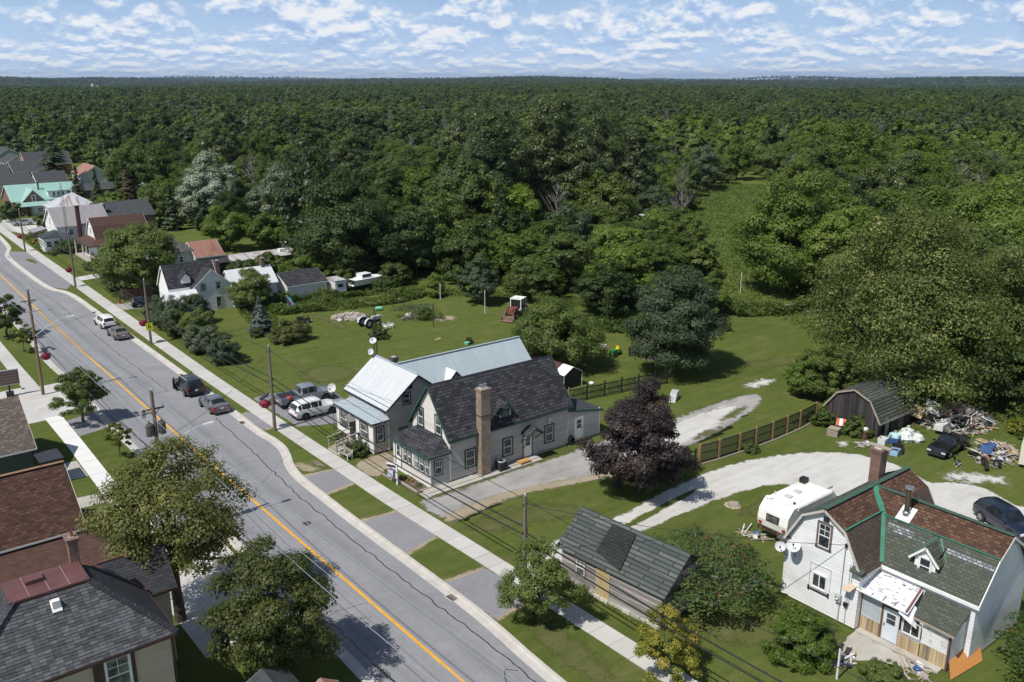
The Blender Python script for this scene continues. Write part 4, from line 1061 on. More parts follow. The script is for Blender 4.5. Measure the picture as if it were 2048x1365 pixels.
# pale worn patches of shingles on the lower wing slope
def on_slope(u, y): # u 0 at the knee, 1 at the eave
    return (49.4 + (47.59 - 49.4) * u, y, 6.09 + (3.79 - 6.09) * u)
b = MB(); rr = random.Random(5)
for (y0, y1, u0, u1) in ((22.9, 24.6, .10, .22), (22.2, 24.2, .22, .32), (22.0, 23.2, .32, .40), (18.15, 20.9, .16, .26), (18.15, 20.3, .26, .42), (18.15, 19.2, .42, .72), (18.15, 18.9, .72, .84)):
    b.face([tuple(Vector(on_slope(u, y)) + Vector((-.012, 0, .014))) for u, y in ((u0, y0), (u1, y0), (u1, y1), (u0, y1))])
b.f = [f[::-1] for f in b.f]; b.uv = [q for i in range(0, len(b.uv), 4) for q in b.uv[i:i + 4][::-1]]
bk.put(b, 'worn_shingles', SHW)
# eave board of the wing, brackets of roof at the gable
b = MB(); b.beam((47.53, 18.05, 3.72), (47.53, 23.85, 3.72), .06, .2); bk.put(b, 'fascia', WHITE)
for y in (29.35, 24.15):
    b = MB(); s = 1 if y > 26 else -1
    b.slab([(45.15, y + .35 * s, 3.95), (45.62, y + .35 * s, 4.1), (45.62, y - .45 * s, 4.1), (45.15, y - .45 * s, 3.95)], .1 * s); bk.put(b, 'eave_return', SHG)
window(bk, (45.6, 27.2, 4.4), (0, -1), 1.05, 1.75, pmat('grey brown casing', (0.15, 0.12, 0.12), .7, .2, 3), WHITE, .13, 'grid2', label='tall upper gable window with grey brown casing')
window(bk, (45.6, 27.25, 1.62), (0, -1), 1.1, 1.02, WHITE, WHITE, .07, 'slide', label='small sliding lower window')
b = MB(); P0 = (45.6, 27.4, 0)
for a in ((0, .03, 1.3, 3.2), (1.42, 1.45, 1.3, 3.2), (0, 1.45, 3.17, 3.2)): wbox(b, P0, (0, -1), (-1, 0), a[0], a[1], a[2], a[3], .02, .04)
bk.put(b, 'old_window_outline', pmat('bare seam', (0.42, 0.40, 0.40), .8, .1, 3)); b = MB(); wbox(b, P0, (0, -1), (-1, 0), .0, 1.4, 1.42, 1.47, .05, .12); wbox(b, P0, (0, -1), (-1, 0), -.02, .06, 1.32, 1.6, .03, .12); wbox(b, P0, (0, -1), (-1, 0), 1.36, 1.44, 1.32, 1.6, .03, .12); bk.put(b, 'window_box_bar', BLACKM)
b = MB(); wbox(b, (45.6, 26.85, 0), (0, -1), (-1, 0), 0, .4, 6.2, 6.55, -.0, .05); bk.put(b, 'gable_vent', DARKT)
b = MB(); P0 = (45.6, 25.25, 0); b.tube([(45.52, 25.2, 1.9), (45.52, 25.2, 5.3)], .03, 6); b.tube([(45.52, 25.2, .1), (45.52, 25.2, 1.5)], .03, 6); b.tube([(45.52, 24.6, 1.5), (45.52, 24.6, 4.6)], .018, 5); b.tube([(45.52, 24.75, .1), (45.52, 24.75, 4.2)], .018, 5); bk.put(b, 'conduit', pmat('conduit grey', (0.36, 0.37, 0.38), .5, .1, 3))
b = MB(); b.box(45.38, 45.6, 25.1, 25.45, 1.45, 1.95); mtr = bk.put(b, 'meter_box', pmat('meter box grey', (0.40, 0.43, 0.42), .5, .1, 3)); b = MB(); b.lathe([(.12, -.1), (.12, 0), (0, .0)], 12, (45.37, 25.28, 1.78), 'x'); bk.put(b, 'meter', GREYM, mtr)
b = MB(); b.box(45.42, 45.6, 24.65, 24.9, 1.35, 1.6); b.box(45.42, 45.6, 25.08, 25.2, 5.2, 5.4); bk.put(b, 'junction_box', BLACKM)
chimney(bk, 52.5, 53.3, 27.35, 28.05, 6.3, 8.75, BRICKR)
b = MB(); b.box(52.75, 53.15, 26.95, 28.5, 8.8, 8.87); bk.put(b, 'chimney_plank', TIMB)
b = MB(); b.lathe([(.17, 6.3), (.17, 8.1)], 14, (49.9, 23.95, 0)); fl = bk.put(b, 'stove_pipe', pmat('dull stainless flue', (0.30, 0.27, 0.24), .25, .15, 4, metal=.9), smooth=True)
b = MB(); b.lathe([(.29, 8.16), (.27, 8.26), (0, 8.3)], 14, (49.9, 23.95, 0)); b.lathe([(.1, 8.05), (.1, 8.2)], 8, (49.9, 23.95, 0)); b.lathe([(.25, 6.42), (.25, 6.6), (.18, 6.66)], 14, (49.9, 23.95, 0)); bk.put(b, 'flue_cap', STEEL, fl, smooth=True)
b = MB(); b.slab([(49.45, 23.5, 6.14), (50.35, 23.5, 6.74), (50.35, 24.4, 6.74), (49.45, 24.4, 6.14)], -.03); bk.put(b, 'flashing_plate', WHITE, fl)
# gabled dormer in the lower wing slope
xf = 48.05
b = MB(); b.face([(xf, 22.2, 3.95), (xf, 20.95, 3.95), (xf, 20.95, 5.15), (xf, 21.57, 5.8), (xf, 22.2, 5.15)]); b.face([(xf, 20.95, 4.4), (49.3, 20.95, 5.9), (49.0, 20.95, 5.15), (xf, 20.95, 5.15)]); b.face([(xf, 20.95, 4.2), (xf + .6, 20.95, 5.15), (xf, 20.95, 5.15)]); b.face([(xf, 22.2, 4.2), (xf, 22.2, 5.15), (xf + .75, 22.2, 5.15)])
dm = bk.put(b, 'dormer', WHITE)
b = MB(); xa = xf - .22; b.slab([(xa, 22.48, 4.95), (xa, 21.57, 5.9), (49.3, 21.57, 5.9), (48.65, 22.48, 4.95)], .07); b.slab([(xa, 21.57, 5.9), (xa, 20.68, 4.95), (48.65, 20.68, 4.95), (49.3, 21.57, 5.9)], .07); bk.put(b, 'dormer_roof', SHG, dm)
b = MB(); b.beam((xa, 22.48, 4.9), (xa, 21.57, 5.85), .05, .13); b.beam((xa, 21.57, 5.85), (xa, 20.68, 4.9), .05, .13); bk.put(b, 'dormer_trim', WHITE, dm)
b = MB(); strip(b, (48.6, 22.6, 5.0), (49.4, 21.75, 5.98), .25, (-.7, .3, 1), .06); strip(b, (48.6, 20.5, 5.0), (49.4, 21.4, 5.98), .25, (-.7, -.3, 1), .06); bk.put(b, 'dormer_flashing', FLASH, dm)
window(bk, (xf, 21.98, 4.05), (0, -1), .82, 1.15, WHITE, WHITE, .07)
# lean-to porch along the wing: white underlay roof, green roof, mixed front
MEMB = metalroof('white roof underlay', (0.60, 0.61, 0.63), (0.70, 0.71, 0.73), .6)
b = MB(); b.slab([(45.55, 24.55, 2.72), (45.55, 21.0, 2.66), (47.8, 21.3, 3.3), (47.8, 24.1, 3.3)], -.06); pr = bk.put(b, 'porch_roof', MEMB, label='white underlay part of the porch roof')
b = MB()
for y in (24.0, 23.3, 22.6, 21.9):
    b.beam((45.62, y, 2.79), (47.0 + rr.uniform(-.5, .7), y + .06, 3.12), .06, .02)
for k in range(46):
    u = rr.uniform(.08, .95); y = rr.uniform(21.4, 24.2); x = 45.55 + 2.2 * u; z = 2.76 + .6 * u
    b.beam((x, y, z), (x, y + rr.uniform(.08, .25), z), .035, .012)
bk.put(b, 'underlay_tape', pmat('dark tape', (0.17, 0.165, 0.18), .7, .2, 4), pr, kind='stuff')
b = MB(); b.beam((45.55, 21.12, 2.8), (47.8, 21.42, 3.4), .12, .03); bk.put(b, 'batten', pmat('red brown batten', (0.17, 0.085, 0.07), .8, .2, 4), pr)
b = MB(); b.slab([(45.5, 21.55, 2.58), (45.5, 20.75, 2.2), (45.7, 20.5, 1.95), (46.5, 21.0, 2.75), (46.5, 21.4, 2.9)], -.02); bk.put(b, 'loose_underlay', MEMB, pr)
b = MB(); b.slab([(45.75, 20.75, 2.62), (45.75, 18.4, 2.52), (47.8, 18.55, 3.25), (47.8, 21.2, 3.25)], -.08); bk.put(b, 'porch_roof', SHG, label='mossy shingled part of the porch roof')
b = MB(); b.beam((45.73, 20.75, 2.56), (45.73, 18.4, 2.46), .05, .14); bk.put(b, 'fascia', TIMB)
OLDP = woodmat('yellow grey old planks', (0.16, 0.14, 0.12), (0.42, 0.31, 0.17), (0.56, 0.44, 0.27), (9, 9, .8))
zf, xw = .1, 46.05
def pl(y0, y1, z0, z1, n, mat, name='plank'):
    for k in range(n):
        a = y0 + (y1 - y0) * k / n; c = y0 + (y1 - y0) * (k + 1) / n
        b = MB(); b.box(xw - .03 - random.uniform(0, .012), xw + .02, min(a, c) + .006, max(a, c) - .006, z0, z1, random.random()); bk.put(b, name, mat)
pl(24.05, 22.72, .08, .92, 9, OLDP); pl(21.62, 20.35, .1, .92, 8, OLDP); pl(20.3, 18.75, .1, 1.05, 8, OLDP)
b = MB(); b.box(xw - .02, xw + .02, 22.72, 24.05, .93, 2.6); bk.put(b, 'porch_panel', pmat('pale blue grey panel', (0.40, 0.45, 0.48), .6, .08, 2, dirt=(0.28, .27, .26))); b = MB(); b.box(xw - .02, xw + .02, 20.28, 21.62, .93, 1.15); bk.put(b, 'porch_panel', MATS['pale blue grey panel'])
b = MB()
for k in range(6): b.box(xw - .045, xw - .02, 18.72, 20.28, 1.06 + k * .22, 1.06 + k * .22 + .205)
bk.put(b, 'porch_cladding', pmat('peeling white boards', (0.72, .72, .71), .6, .06, 3, dirt=(0.20, .19, .18)))
b = MB()
for y in (24.08, 22.7, 18.72): b.box(xw - .06, xw + .05, y - .06, y + .06, .05, 2.65)
bk.put(b, 'porch_post', pmat('maroon brown post', (0.12, 0.06, 0.055), .7, .2, 3))
b = MB(); b.box(xw - .05, xw, 22.78, 24.0, 1.0, 1.06); b.box(xw - .05, xw, 22.78, 22.84, 1.06, 2.4); b.box(xw - .05, xw, 23.94, 24.0, 1.06, 2.4); b.box(xw - .05, xw, 22.84, 23.94, 2.34, 2.4); bk.put(b, 'panel_frame', TRW)
door(bk, (xw, 22.6, .12), (0, -1), .9, 2.05, TRW, pmat('pale blue door', (0.62, 0.68, 0.72), .5, .04, 2), (.55, .88), 'pale blue white porch door', 'l', .06)
window(bk, (xw, 21.5, 1.15), (0, -1), 1.15, .95, TRW, WHITE, .06, 'slide')
b = MB(); wallface(bk, b, (xw, 18.7, 0), (1, 0), 1.7, .1, 2.6, None, .235); bk.put(b, 'porch_side', WHITEV, kind='stuff')
b = MB(); b.box(45.5, 46.0, 18.9, 24.0, -.02, .12); bk.put(b, 'porch_sill', M_CONCO)
dish(45.05, 29.3, 3.6, 'round satellite dish at the outer corner of the white gambrel gable', .34, (-.8, -.45, .5), (.5, -.1, -.75)); dish(45.05, 28.4, 4.0, 'wide oval satellite dish mounted inside the corner dish on the white gable', .44, (-.55, -.35, .8), (.5, .1, -1.0))
b = MB(); b.slab([(45.0, 24.9, 2.7), (45.0, 24.35, 2.7), (45.75, 24.2, 3.0), (45.75, 24.7, 3.0)], -.02); o = b.build('plywood_board', woodmat('pale plywood', (.42, .33, .24), (.52, .42, .31), (.60, .50, .38), (3, 9, 9))); meta(o, 'tan plywood board lying at the corner of the white underlay porch roof', 'board')
sheet('concrete_patio', jag([(45.5, 24.0), (45.5, 19.0), (44.5, 20.5), (43.9, 21.8), (42.6, 22.8), (43.9, 23.8)], .4, .1, 50), .02, M_CONCO)
b = MB(); b.slab([(46.5, 18.85, .75), (45.5, 18.15, .05), (48.6, 17.85, .05), (49.4, 18.5, .75)], .02); o = b.build('strand_board', pmat('orange strand board', (0.50, 0.22, 0.06), .85, .25, 14)); meta(o, 'orange strand board sheet leaning by the sumac at the porch end', 'board')
# ================================================================== old plank shed beside the footpath
t = thing('plank_shed', 'old unpainted plank shed with patched green roof and tan boarded door', 'shed', (35.68, 39.45, 0), 0.0988); 
SHEDW = woodmat('grey weathered planks', (0.10, 0.085, 0.075), (0.21, 0.19, 0.175), (0.42, 0.40, 0.38), (6, .7, 10))
SHEDR = shinglemat('grey green shed roofing', [(0.056, 0.068, 0.063), (0.088, 0.102, 0.095), (0.135, 0.15, 0.142)], 2.6, .3, mortar_shade=.8, ms=.05)
SHEDP = shinglemat('dark patch roofing', [(0.058, 0.064, 0.063), (0.078, 0.084, 0.083), (0.098, 0.105, 0.104)], .4, .22, mortar_shade=.5)
class LK(BK):
    def __init__(s, root): s.r = root; s.o = Vector((0, 0, 0))
bk = LK(t)
block(bk, 'y', -8.1, 0, gab(0, 4.5, 2.55, 4.35), .25, SHEDW, .125, SHEDR, .3, .35, None, th=.06)
b = MB()
rr = random.Random(3)
y = -8.1
while y < 0:
    L = rr.uniform(.35, .8); b.box(-.08 - rr.uniform(0, .08), .1, y, min(0, y + L) - .03, -.02, .27 - rr.uniform(0, .08), rr.random()); y += L
bk.put(b, 'stone_footing', pmat('limestone footing', (0.48, 0.45, 0.40), .9, .2, 3, bmp=.4, tint=.25))
b = MB(); b.slab([(-.1, -4.9, 2.68), (1.95, -4.5, 4.32), (1.95, -2.6, 4.32), (.35, -2.6, 3.04)][::-1], -.0); b.v = [(v[0] - .02, v[1], v[2] + .035) for v in b.v]; bk.put(b, 'roof_patch', SHEDP)
DOORT = pmat('tan boards', (0.46, 0.36, 0.19), .7, .08, 2)
for k in range(5):
    b = MB(); wbox(b, (0, -2.95 - k * .225, .2), (0, -1), (-1, 0), .005, .22, 0, 2.0, .0, .05); bk.put(b, 'door_board', DOORT)
b = MB(); wbox(b, (0, -2.95, .2), (0, -1), (-1, 0), -.06, 1.19, -.1, 0, .0, .07); bk.put(b, 'door_sill', DOORT)
window(bk, (0, -1.15, .95), (0, -1), .95, 1.2, SHEDW, WHITE, .1, 'grid2', GLASSL)
b = MB(); wbox(b, (0, -1.15, .95), (0, -1), (-1, 0), -.1, 1.05, 1.2, 1.28, 0, .08); bk.put(b, 'window_head', DOORT)
# ================================================================== dark barn
t = thing('dark_barn', 'small dark board barn with green ribbed gambrel roof', 'barn', (74.75, 39.4, 0)); bk = BK(t)
BARNW = woodmat('dark barn boards', (0.022, 0.021, 0.022), (0.042, 0.039, 0.04), (0.085, 0.075, 0.07), (9, 9, .8))
BARNR = shinglemat('green barn roofing', [(0.055, 0.066, 0.058), (0.078, 0.092, 0.08), (0.11, 0.125, 0.11)], 3.0, .3, mortar_shade=.85, ms=.06, stain=(0.12, 0.10, 0.085))
PB = [(39.6, 1.85), (40.5, 3.3), (42.2, 4.0), (43.95, 3.3), (44.95, 1.95)]
full = [(39.6, -1)] + PB + [(44.95, -1)]; pe = prof_ext(full)
b = MB(); rr = random.Random(2); y = 39.6
def ztop(y):
    for (a, za), (c, zc) in zip(PB, PB[1:]):
        if a <= y <= c: return za + (zc - za) * (y - a) / (c - a)
    return 1.9
while y < 44.95:
    c = min(44.95, y + .22); tn = rr.random(); o = rr.uniform(0, .02)
    for z0, z1f in ((0, lambda q: 1.9), (1.88, ztop)):
        za, zc = z1f(y + .001), z1f(c - .001)
        if min(za, zc) <= z0: continue
        xx = 74.75 - o - (.02 if z0 else 0)
        b.hexa([(xx, y + .008, z0), (74.8, y + .008, z0), (74.8, c - .008, z0), (xx, c - .008, z0), (xx, y + .008, za), (74.8, y + .008, za), (74.8, c - .008, zc), (xx, c - .008, zc)], tn)
    y = c
bk.put(b, 'gable_boards', BARNW, kind='stuff')
block(bk, 'x', 74.85, 80.7, PB, 0, BARNW, None, BARNR, .3, .3, TIMB, th=.07, sides=(0, 1))
b = MB(); b.box(74.85, 75.6, 39.55, 39.65, 0, 1.85, .3); b.box(77.0, 80.7, 39.55, 39.65, 0, 1.85, .6); b.box(75.6, 77, 39.55, 39.65, 1.65, 1.85); bk.put(b, 'side_wall', BARNW)
b = MB(); b.obox((76.1, 39.45, .85), (.95, .05, 1.7), (0, 0, .18)); bk.put(b, 'door', pmat('grey barn door', (0.20, .20, .20), .8, .2, 3)); b = MB(); b.box(78.3, 79.2, 39.5, 39.56, .02, 1.7); bk.put(b, 'door', pmat('brown barn door', (0.16, .12, .10), .8, .2, 3))
# ================================================================== slate roofed house, near left
t = thing('slate_house', 'large cream house with grey slate hip roof, flat maroon roof deck and brick chimney', 'house', (11.2, 42.1, 0)); bk = BK(t)
SLATE = pmat('grey slate', (0.085, 0.088, 0.096), .6, .22, 6, tint=.55, spec=.5)
SLATED = shinglemat('dark slate courses', [(0.040, 0.042, 0.048), (0.058, 0.060, 0.068), (0.080, 0.083, 0.09)], .4, .17, mortar_shade=.35)
CREAMB = pmat('cream boards', (0.52, 0.44, 0.33), .7, .06, 1, tint=.06)
MAROON = pmat('maroon sheet metal', (0.125, 0.055, 0.052), .5, .18, 1.2)
BRNT = pmat('dark brown trim', (0.075, 0.042, 0.036), .6, .2, 2)
b = MB(); wallface(bk, b, (1.5, 42.1, 0), (1, 0), 9.7, 0, 5.0, None, .16); wallface(bk, b, (11.2, 42.1, 0), (0, 1), 6.4, 0, 5.0, None, .16); wallface(bk, b, (11.2, 48.5, 0), (-1, 0), 9.7, 0, 5, None, .16); bk.put(b, 'wall', CREAMB, kind='stuff')
FE = [(1.1, 41.75, 4.95), (11.5, 41.75, 4.95)]; FT = [(4.8, 44.25, 8.0), (8.2, 44.25, 8.0)]
b = MB(); b.slab([FE[0], FE[1], FT[1], FT[0]], .08); sl = bk.put(b, 'front_roof', pmat('slate bed', (0.03, .031, .035), .8, .2, 5))
def slates(parent):
    """each slate of the front slope; the 300 that show largest are pieces, the rest are joined"""
    me = None; P = []
    S0, S1 = Vector((0, 41.75, 4.95)), Vector((0, 44.25, 8.0)); L = (S1 - S0).length; up = (S1 - S0) / L; nr = Vector((0, -up.z, up.y))
    nrow = int(L / .165)
    for r in range(nrow):
        s = r * .165; f = s / L
        xa, xb = 1.1 + (4.8 - 1.1) * f, 11.5 + (8.2 - 11.5) * f
        x = xa + (.16 if r % 2 else 0)
        while x < xb - .1:
            P.append((x, s, min(.315, xb - x))); x += .325
    P.sort(key=lambda q: (q[1] > 1.9, -q[0] + q[1] * .2))
    rest = MB(); rr = random.Random(4); protos = []
    for i, (x, s, wd) in enumerate(P):
        th = rr.uniform(.02, .04); tn = rr.random(); sk = rr.uniform(-.012, .012)
        o = S0 + up * s + Vector((x, 0, 0))
        def q(u, v, h): return o + Vector((u, 0, 0)) + up * v + nr * h
        a, c = .03 + sk, .03 - sk
        pts = [q(0, a - .03, .006 + th), q(wd, c - .03, .006 + th), q(wd, .2, .004), q(0, .2, .004)]
        if i < 300:
            b = MB(); b.face(pts, tn); b.face([pts[1], pts[0], pts[0] - nr * .045, pts[1] - nr * .045], tn); b.face([pts[0], pts[3], pts[3] - nr * .004, pts[0] - nr * .045], tn)
            bk.put(b, 'slate', SLATE, parent)
        else:
            rest.face(pts, tn); rest.face([pts[1], pts[0], pts[0] - nr * .045, pts[1] - nr * .045], tn)
    bk.put(rest, 'slates', SLATE, parent, kind='stuff')
slates(sl)
b = MB(); b.slab([FE[1], (11.5, 48.8, 4.95), (8.2, 46.3, 8.0), FT[1]], .08); b.slab([(11.5, 48.8, 4.95), (1.1, 48.8, 4.95), (4.8, 46.3, 8), (8.2, 46.3, 8)], .08); b.slab([(1.1, 48.8, 4.95), FE[0], FT[0], (4.8, 46.3, 8)], .08); bk.put(b, 'side_roof', SLATED)
for p, q in ((FE[1], FT[1]), (FE[0], FT[0])):
    b = MB()
    for k in range(22):
        a = Vector(p).lerp(Vector(q), k / 22); c = Vector(p).lerp(Vector(q), (k + 1.3) / 22); b.beam(a + Vector((0, 0, .05)), c + Vector((0, 0, .07)), .42, .02, (0, 0, 1), random.random())
    bk.put(b, 'hip_cap', SLATED)
b = MB(); b.box(4.7, 8.3, 44.15, 46.4, 7.98, 8.1); dk = bk.put(b, 'roof_deck', MAROON)
b = MB()
for x in (5.6, 6.5, 7.4): b.box(x - .015, x + .015, 44.15, 46.4, 8.1, 8.125)
bk.put(b, 'deck_seam', pmat('pale seam', (0.30, .22, .18), .6, .1, 3), dk)
b = MB(); b.box(5.65, 6.45, 45.3, 46.0, 8.1, 8.32); bk.put(b, 'roof_hatch', MAROON, dk)
b = MB(); b.slab([(6.35, 43.55, 7.2), (6.8, 43.55, 7.2), (6.8, 43.95, 7.68), (6.35, 43.95, 7.68)], -.05); b.box(6.4, 6.75, 43.6, 43.9, 7.4, 7.75); bk.put(b, 'roof_vent', WHITE)
chimney(bk, 7.95, 8.4, 46.35, 46.85, 7.2, 9.4, BRICKR)
b = MB(); b.lathe([(.12, 0), (.1, .28)], 10, (8.17, 46.6, 9.45)); bk.put(b, 'chimney_pot', pmat('terracotta', (0.36, .15, .09), .8, .1, 4))
block(bk, 'x', 9.6, 12.7, gab(46.75, 49.45, 4.95, 6.55), 0, CREAMB, .16, SLATED, .3, .35, BRNT, ends=(0, 1))
b = MB(); b.beam((9.2, 48.1, 6.7), (13.05, 48.1, 6.7), .1, .05); b.beam((11.5, 46.5, 5.1), (9.3, 48.1, 6.72), .12, .04); bk.put(b, 'ridge_cap', pmat('copper brown ridge', (0.16, .07, .06), .6, .2, 4))
b = MB(); b.beam((1.1, 41.73, 4.85), (11.5, 41.73, 4.85), .08, .16); b.beam((11.52, 41.75, 4.85), (11.52, 46.7, 4.85), .08, .16); bk.put(b, 'gutter', BRNT)
window(bk, (7.95, 42.1, 2.55), (1, 0), 1.25, 2.1, WHITE, WHITE, .08, 'grid2', GLASSL, label='tall front window between dark brown shutters')
b = MB(); b.box(7.45, 7.92, 42.0, 42.08, 2.5, 4.7); bk.put(b, 'shutter', BRNT); b = MB(); b.box(9.23, 9.4, 42.0, 42.08, 2.5, 4.7); bk.put(b, 'shutter', BRNT)
window(bk, (12.7, 47.75, 2.6), (0, 1), .8, 1.2, BRNT, BRNT, .09)
b = MB(); b.tube([(11.45, 41.9, 4.8), (11.3, 42.05, 4.5), (11.3, 42.05, .1)], .05, 6); bk.put(b, 'downpipe', BRNT)
# brown roofed house behind it, and its low skirt roof
t = thing('brown_roofed_house', 'house with brown shingle roof and low brown skirt roof across from the grey house', 'house', (11.2, 61.3, 0)); bk = BK(t)
SHB2 = shinglemat('red brown shingles', [(0.045, 0.026, 0.02), (0.085, 0.048, 0.036), (0.135, 0.078, 0.055)], .36, .2, mortar_shade=.5)
SHB3 = shinglemat('dull red brown shingles', [(0.07, 0.04, 0.033), (0.092, 0.052, 0.042), (0.12, 0.068, 0.052)], .36, .2, mortar_shade=.25)
BLUG = pmat('blue grey boards', (0.30, 0.33, 0.33), .7, .06, 1, tint=.05)
block(bk, 'x', 0.5, 11.3, gab(61.2, 69.2, 3.05, 6.0), 0, BLUG, .16, SHB2, .4, .4, WHITE)
b = MB(); b.beam((0.1, 65.2, 6.2), (11.7, 65.2, 6.2), .3, .05); bk.put(b, 'ridge_cap', pmat('light brown ridge shingles', (0.25, .15, .085), .85, .2, 4))
b = MB(); b.slab([(0, 55.6, 1.95), (13.3, 55.6, 1.95), (11.3, 61.2, 2.6), (0, 61.2, 2.6)], .1); b.slab([(13.3, 55.6, 1.95), (13.3, 65.4, 1.95), (11.3, 65.2, 2.6), (11.3, 61.2, 2.6)], .1); bk.put(b, 'skirt_roof', SHB3)
b = MB(); b.beam((13.32, 55.6, 1.88), (13.32, 65.4, 1.88), .06, .16); bk.put(b, 'fascia', WHITE)
b = MB(); b.box(0.5, 13.0, 56.0, 61.2, 0, 1.85); b.box(11.3, 13.0, 61.2, 65.0, 0, 1.85); bk.put(b, 'skirt_wall', BLUG)
# shop with the mottled roof
t = thing('grey_shop', 'dark green sided building with mottled brown roof behind the sign board', 'shop', (12.0, 78.6, 0)); bk = BK(t)
SHM = shinglemat('mottled brown shingles', [(0.095, 0.078, 0.07), (0.13, 0.108, 0.097), (0.30, 0.235, 0.16)], .3, .14, mortar_shade=.4)
DGRN = pmat('dark green grey boards', (0.075, 0.092, 0.085), .7, .06, 1, tint=.05)
block(bk, 'x', 0, 11.9, gab(78.6, 87.4, 2.85, 5.85), 0, DGRN, .16, SHM, .35, .3, WHITE, endmats=(None, DGRN))
b = MB()
for x in (12.6, 13.3): b.box(x, x + .12, 76.4, 76.55, 0, 2.1)
b.box(11.9, 13.7, 76.0, 78.4, 2.1, 2.25); bk.put(b, 'door_canopy', DARKT)
# ================================================================== houses further along the street
def simple_window(bk, P, d, w, h, fr=WHITE): return window(bk, P, d, w, h, fr, fr, .1)
PALE = pmat('pale old white boards', (0.66, 0.68, 0.67), .7, .06, .6, dirt=(0.42, .44, .43), tint=.08)
# white house with lilacs
t = thing('white_farmhouse', 'old white board house with black roof and small dormer behind the round bushes', 'house', (41.9, 124.8, 0)); bk = BK(t)
block(bk, 'y', 124.8, 131, gab(41.9, 47.6, 3.5, 5.9), 0, PALE, .2, SHINGLE, .2, .15, WHITE)
block(bk, 'x', 39.0, 46, gab(126.0, 130.2, 3.9, 6.6), 0, WHITE, .2, SHINGLE, .3, .2, WHITE)
for x, z, hh in ((43.0, 3.0, 1.15), (45.2, 3.0, 1.15), (45.1, .4, 1.55), (42.9, .6, 1.2)): simple_window(bk, (x, 124.8, z), (1, 0), .85, hh, pmat('old grey green frame', (.33, .36, .33), .7, .1, 3) if 'old grey green frame' not in MATS else MATS['old grey green frame'])
b = MB(); b.face([(40.9, 125.9, 4.2), (42.1, 125.9, 4.2), (42.1, 125.9, 5.0), (41.5, 125.9, 5.6), (40.9, 125.9, 5.0)]); b.face([(42.1, 125.9, 4.2), (42.1, 127.6, 5), (42.1, 125.9, 5.0)]); b.face([(40.9, 125.9, 4.2), (40.9, 125.9, 5.0), (40.9, 127.6, 5)]); dm = bk.put(b, 'dormer', WHITE)
b = MB(); b.slab([(40.7, 125.7, 4.9), (41.5, 125.7, 5.75), (41.5, 127.8, 5.75), (40.7, 127.8, 4.9)], -.07); b.slab([(41.5, 125.7, 5.75), (42.3, 125.7, 4.9), (42.3, 127.8, 4.9), (41.5, 127.8, 5.75)], -.07); bk.put(b, 'dormer_roof', SHINGLE, dm)
block(bk, 'x', 37.9, 41.9, gab(122.4, 126, 2.5, 3.5), 0, WHITE, .2, MATS['white roof underlay'], .2, .2, WHITE); block(bk, 'x', 47.6, 54.3, gab(124.4, 129.2, 3.0, 5.0), 0, PALE, .2, MATS['white roof underlay'], .2, .2, WHITE)
chimney(bk, 46.4, 46.95, 127.2, 127.75, 4.4, 6.6, BRICKR); chimney(bk, 53.0, 53.5, 126.5, 127, 4.2, 6.3, BRICKR)
t = thing('garage', 'low white garage with black roof at the weedy back of the white farmhouse', 'garage', (55.6, 124, 0)); bk = BK(t); block(bk, 'x', 55.6, 62.0, gab(123.6, 130, 2.2, 3.6), 0, PALE, .2, SHINGLE, .3, .2, WHITE); door(bk, (56.3, 123.6, 0), (1, 0), .9, 1.9, WHITE, PALE, None)
# house behind the big street tree
t = thing('pale_green_house', 'pale green hip roofed house half hidden by the big round street tree', 'house', (47, 150, 0)); bk = BK(t)
PGRN = pmat('pale green siding', (0.50, 0.57, 0.50), .7, .05, 1); GREYSH = shinglemat('grey shingles', [(0.085, .083, .085), (.12, .118, .12), (.155, .15, .15)])
b = MB(); b.box(44.5, 50.6, 149, 157, 0, 4.6); bk.put(b, 'wall', PGRN); b = MB(); A = [(44.1, 148.6, 4.5), (51, 148.6, 4.5), (51, 157.4, 4.5), (44.1, 157.4, 4.5)]; T = [(47, 152, 6.9), (48, 152, 6.9), (48, 154, 6.9), (47, 154, 6.9)]
for k in range(4): b.face([A[k], A[(k + 1) % 4], T[(k + 1) % 4], T[k]])
b.face(T); bk.put(b, 'roof', GREYSH); chimney(bk, 46.6, 47.1, 154.6, 155.1, 5.5, 8.0, pmat('pale brick', (.45, .40, .36), .9, .1, 4)); simple_window(bk, (48.3, 149, 2.6), (1, 0), .8, 1.2)
RUST = metalroof('rusty red roofing', (0.26, 0.13, 0.10), (0.34, 0.18, 0.14), .7, (0.20, .09, .06))
block(bk, 'x', 50.6, 55.2, gab(147.5, 153.5, 3.6, 5.6), 0, PGRN, None, RUST, .3, .2, WHITE); b = MB(); b.slab([(49.5, 144.5, 2.7), (55.5, 144.5, 2.7), (55.5, 147.5, 3.1), (49.5, 147.5, 3.1)], .1); b.box(49.8, 55.3, 144.8, 147.5, 0, 2.6); bk.put(b, 'rear_lean_to', SHINGLE)
OXIDE = metalroof('rust streaked tin', (0.40, 0.41, 0.42), (0.50, 0.50, 0.50), .6, (0.27, .15, .10))
t = thing('long_tin_shed', 'long low tin shed with rust streaked roof in front of the light green trees', 'shed', (55.5, 146, 0)); bk = BK(t); block(bk, 'x', 55.5, 69.5, gab(146, 152, 2.3, 2.75), 0, pmat('dull brown board', (.10, .075, .06), .8, .2, 2), None, OXIDE, .3, .2, None, ribs=.8); b = MB(); b.box(65.4, 66.3, 147.5, 148.4, 2.45, 3.2); bk.put(b, 'roof_box', WHITE)
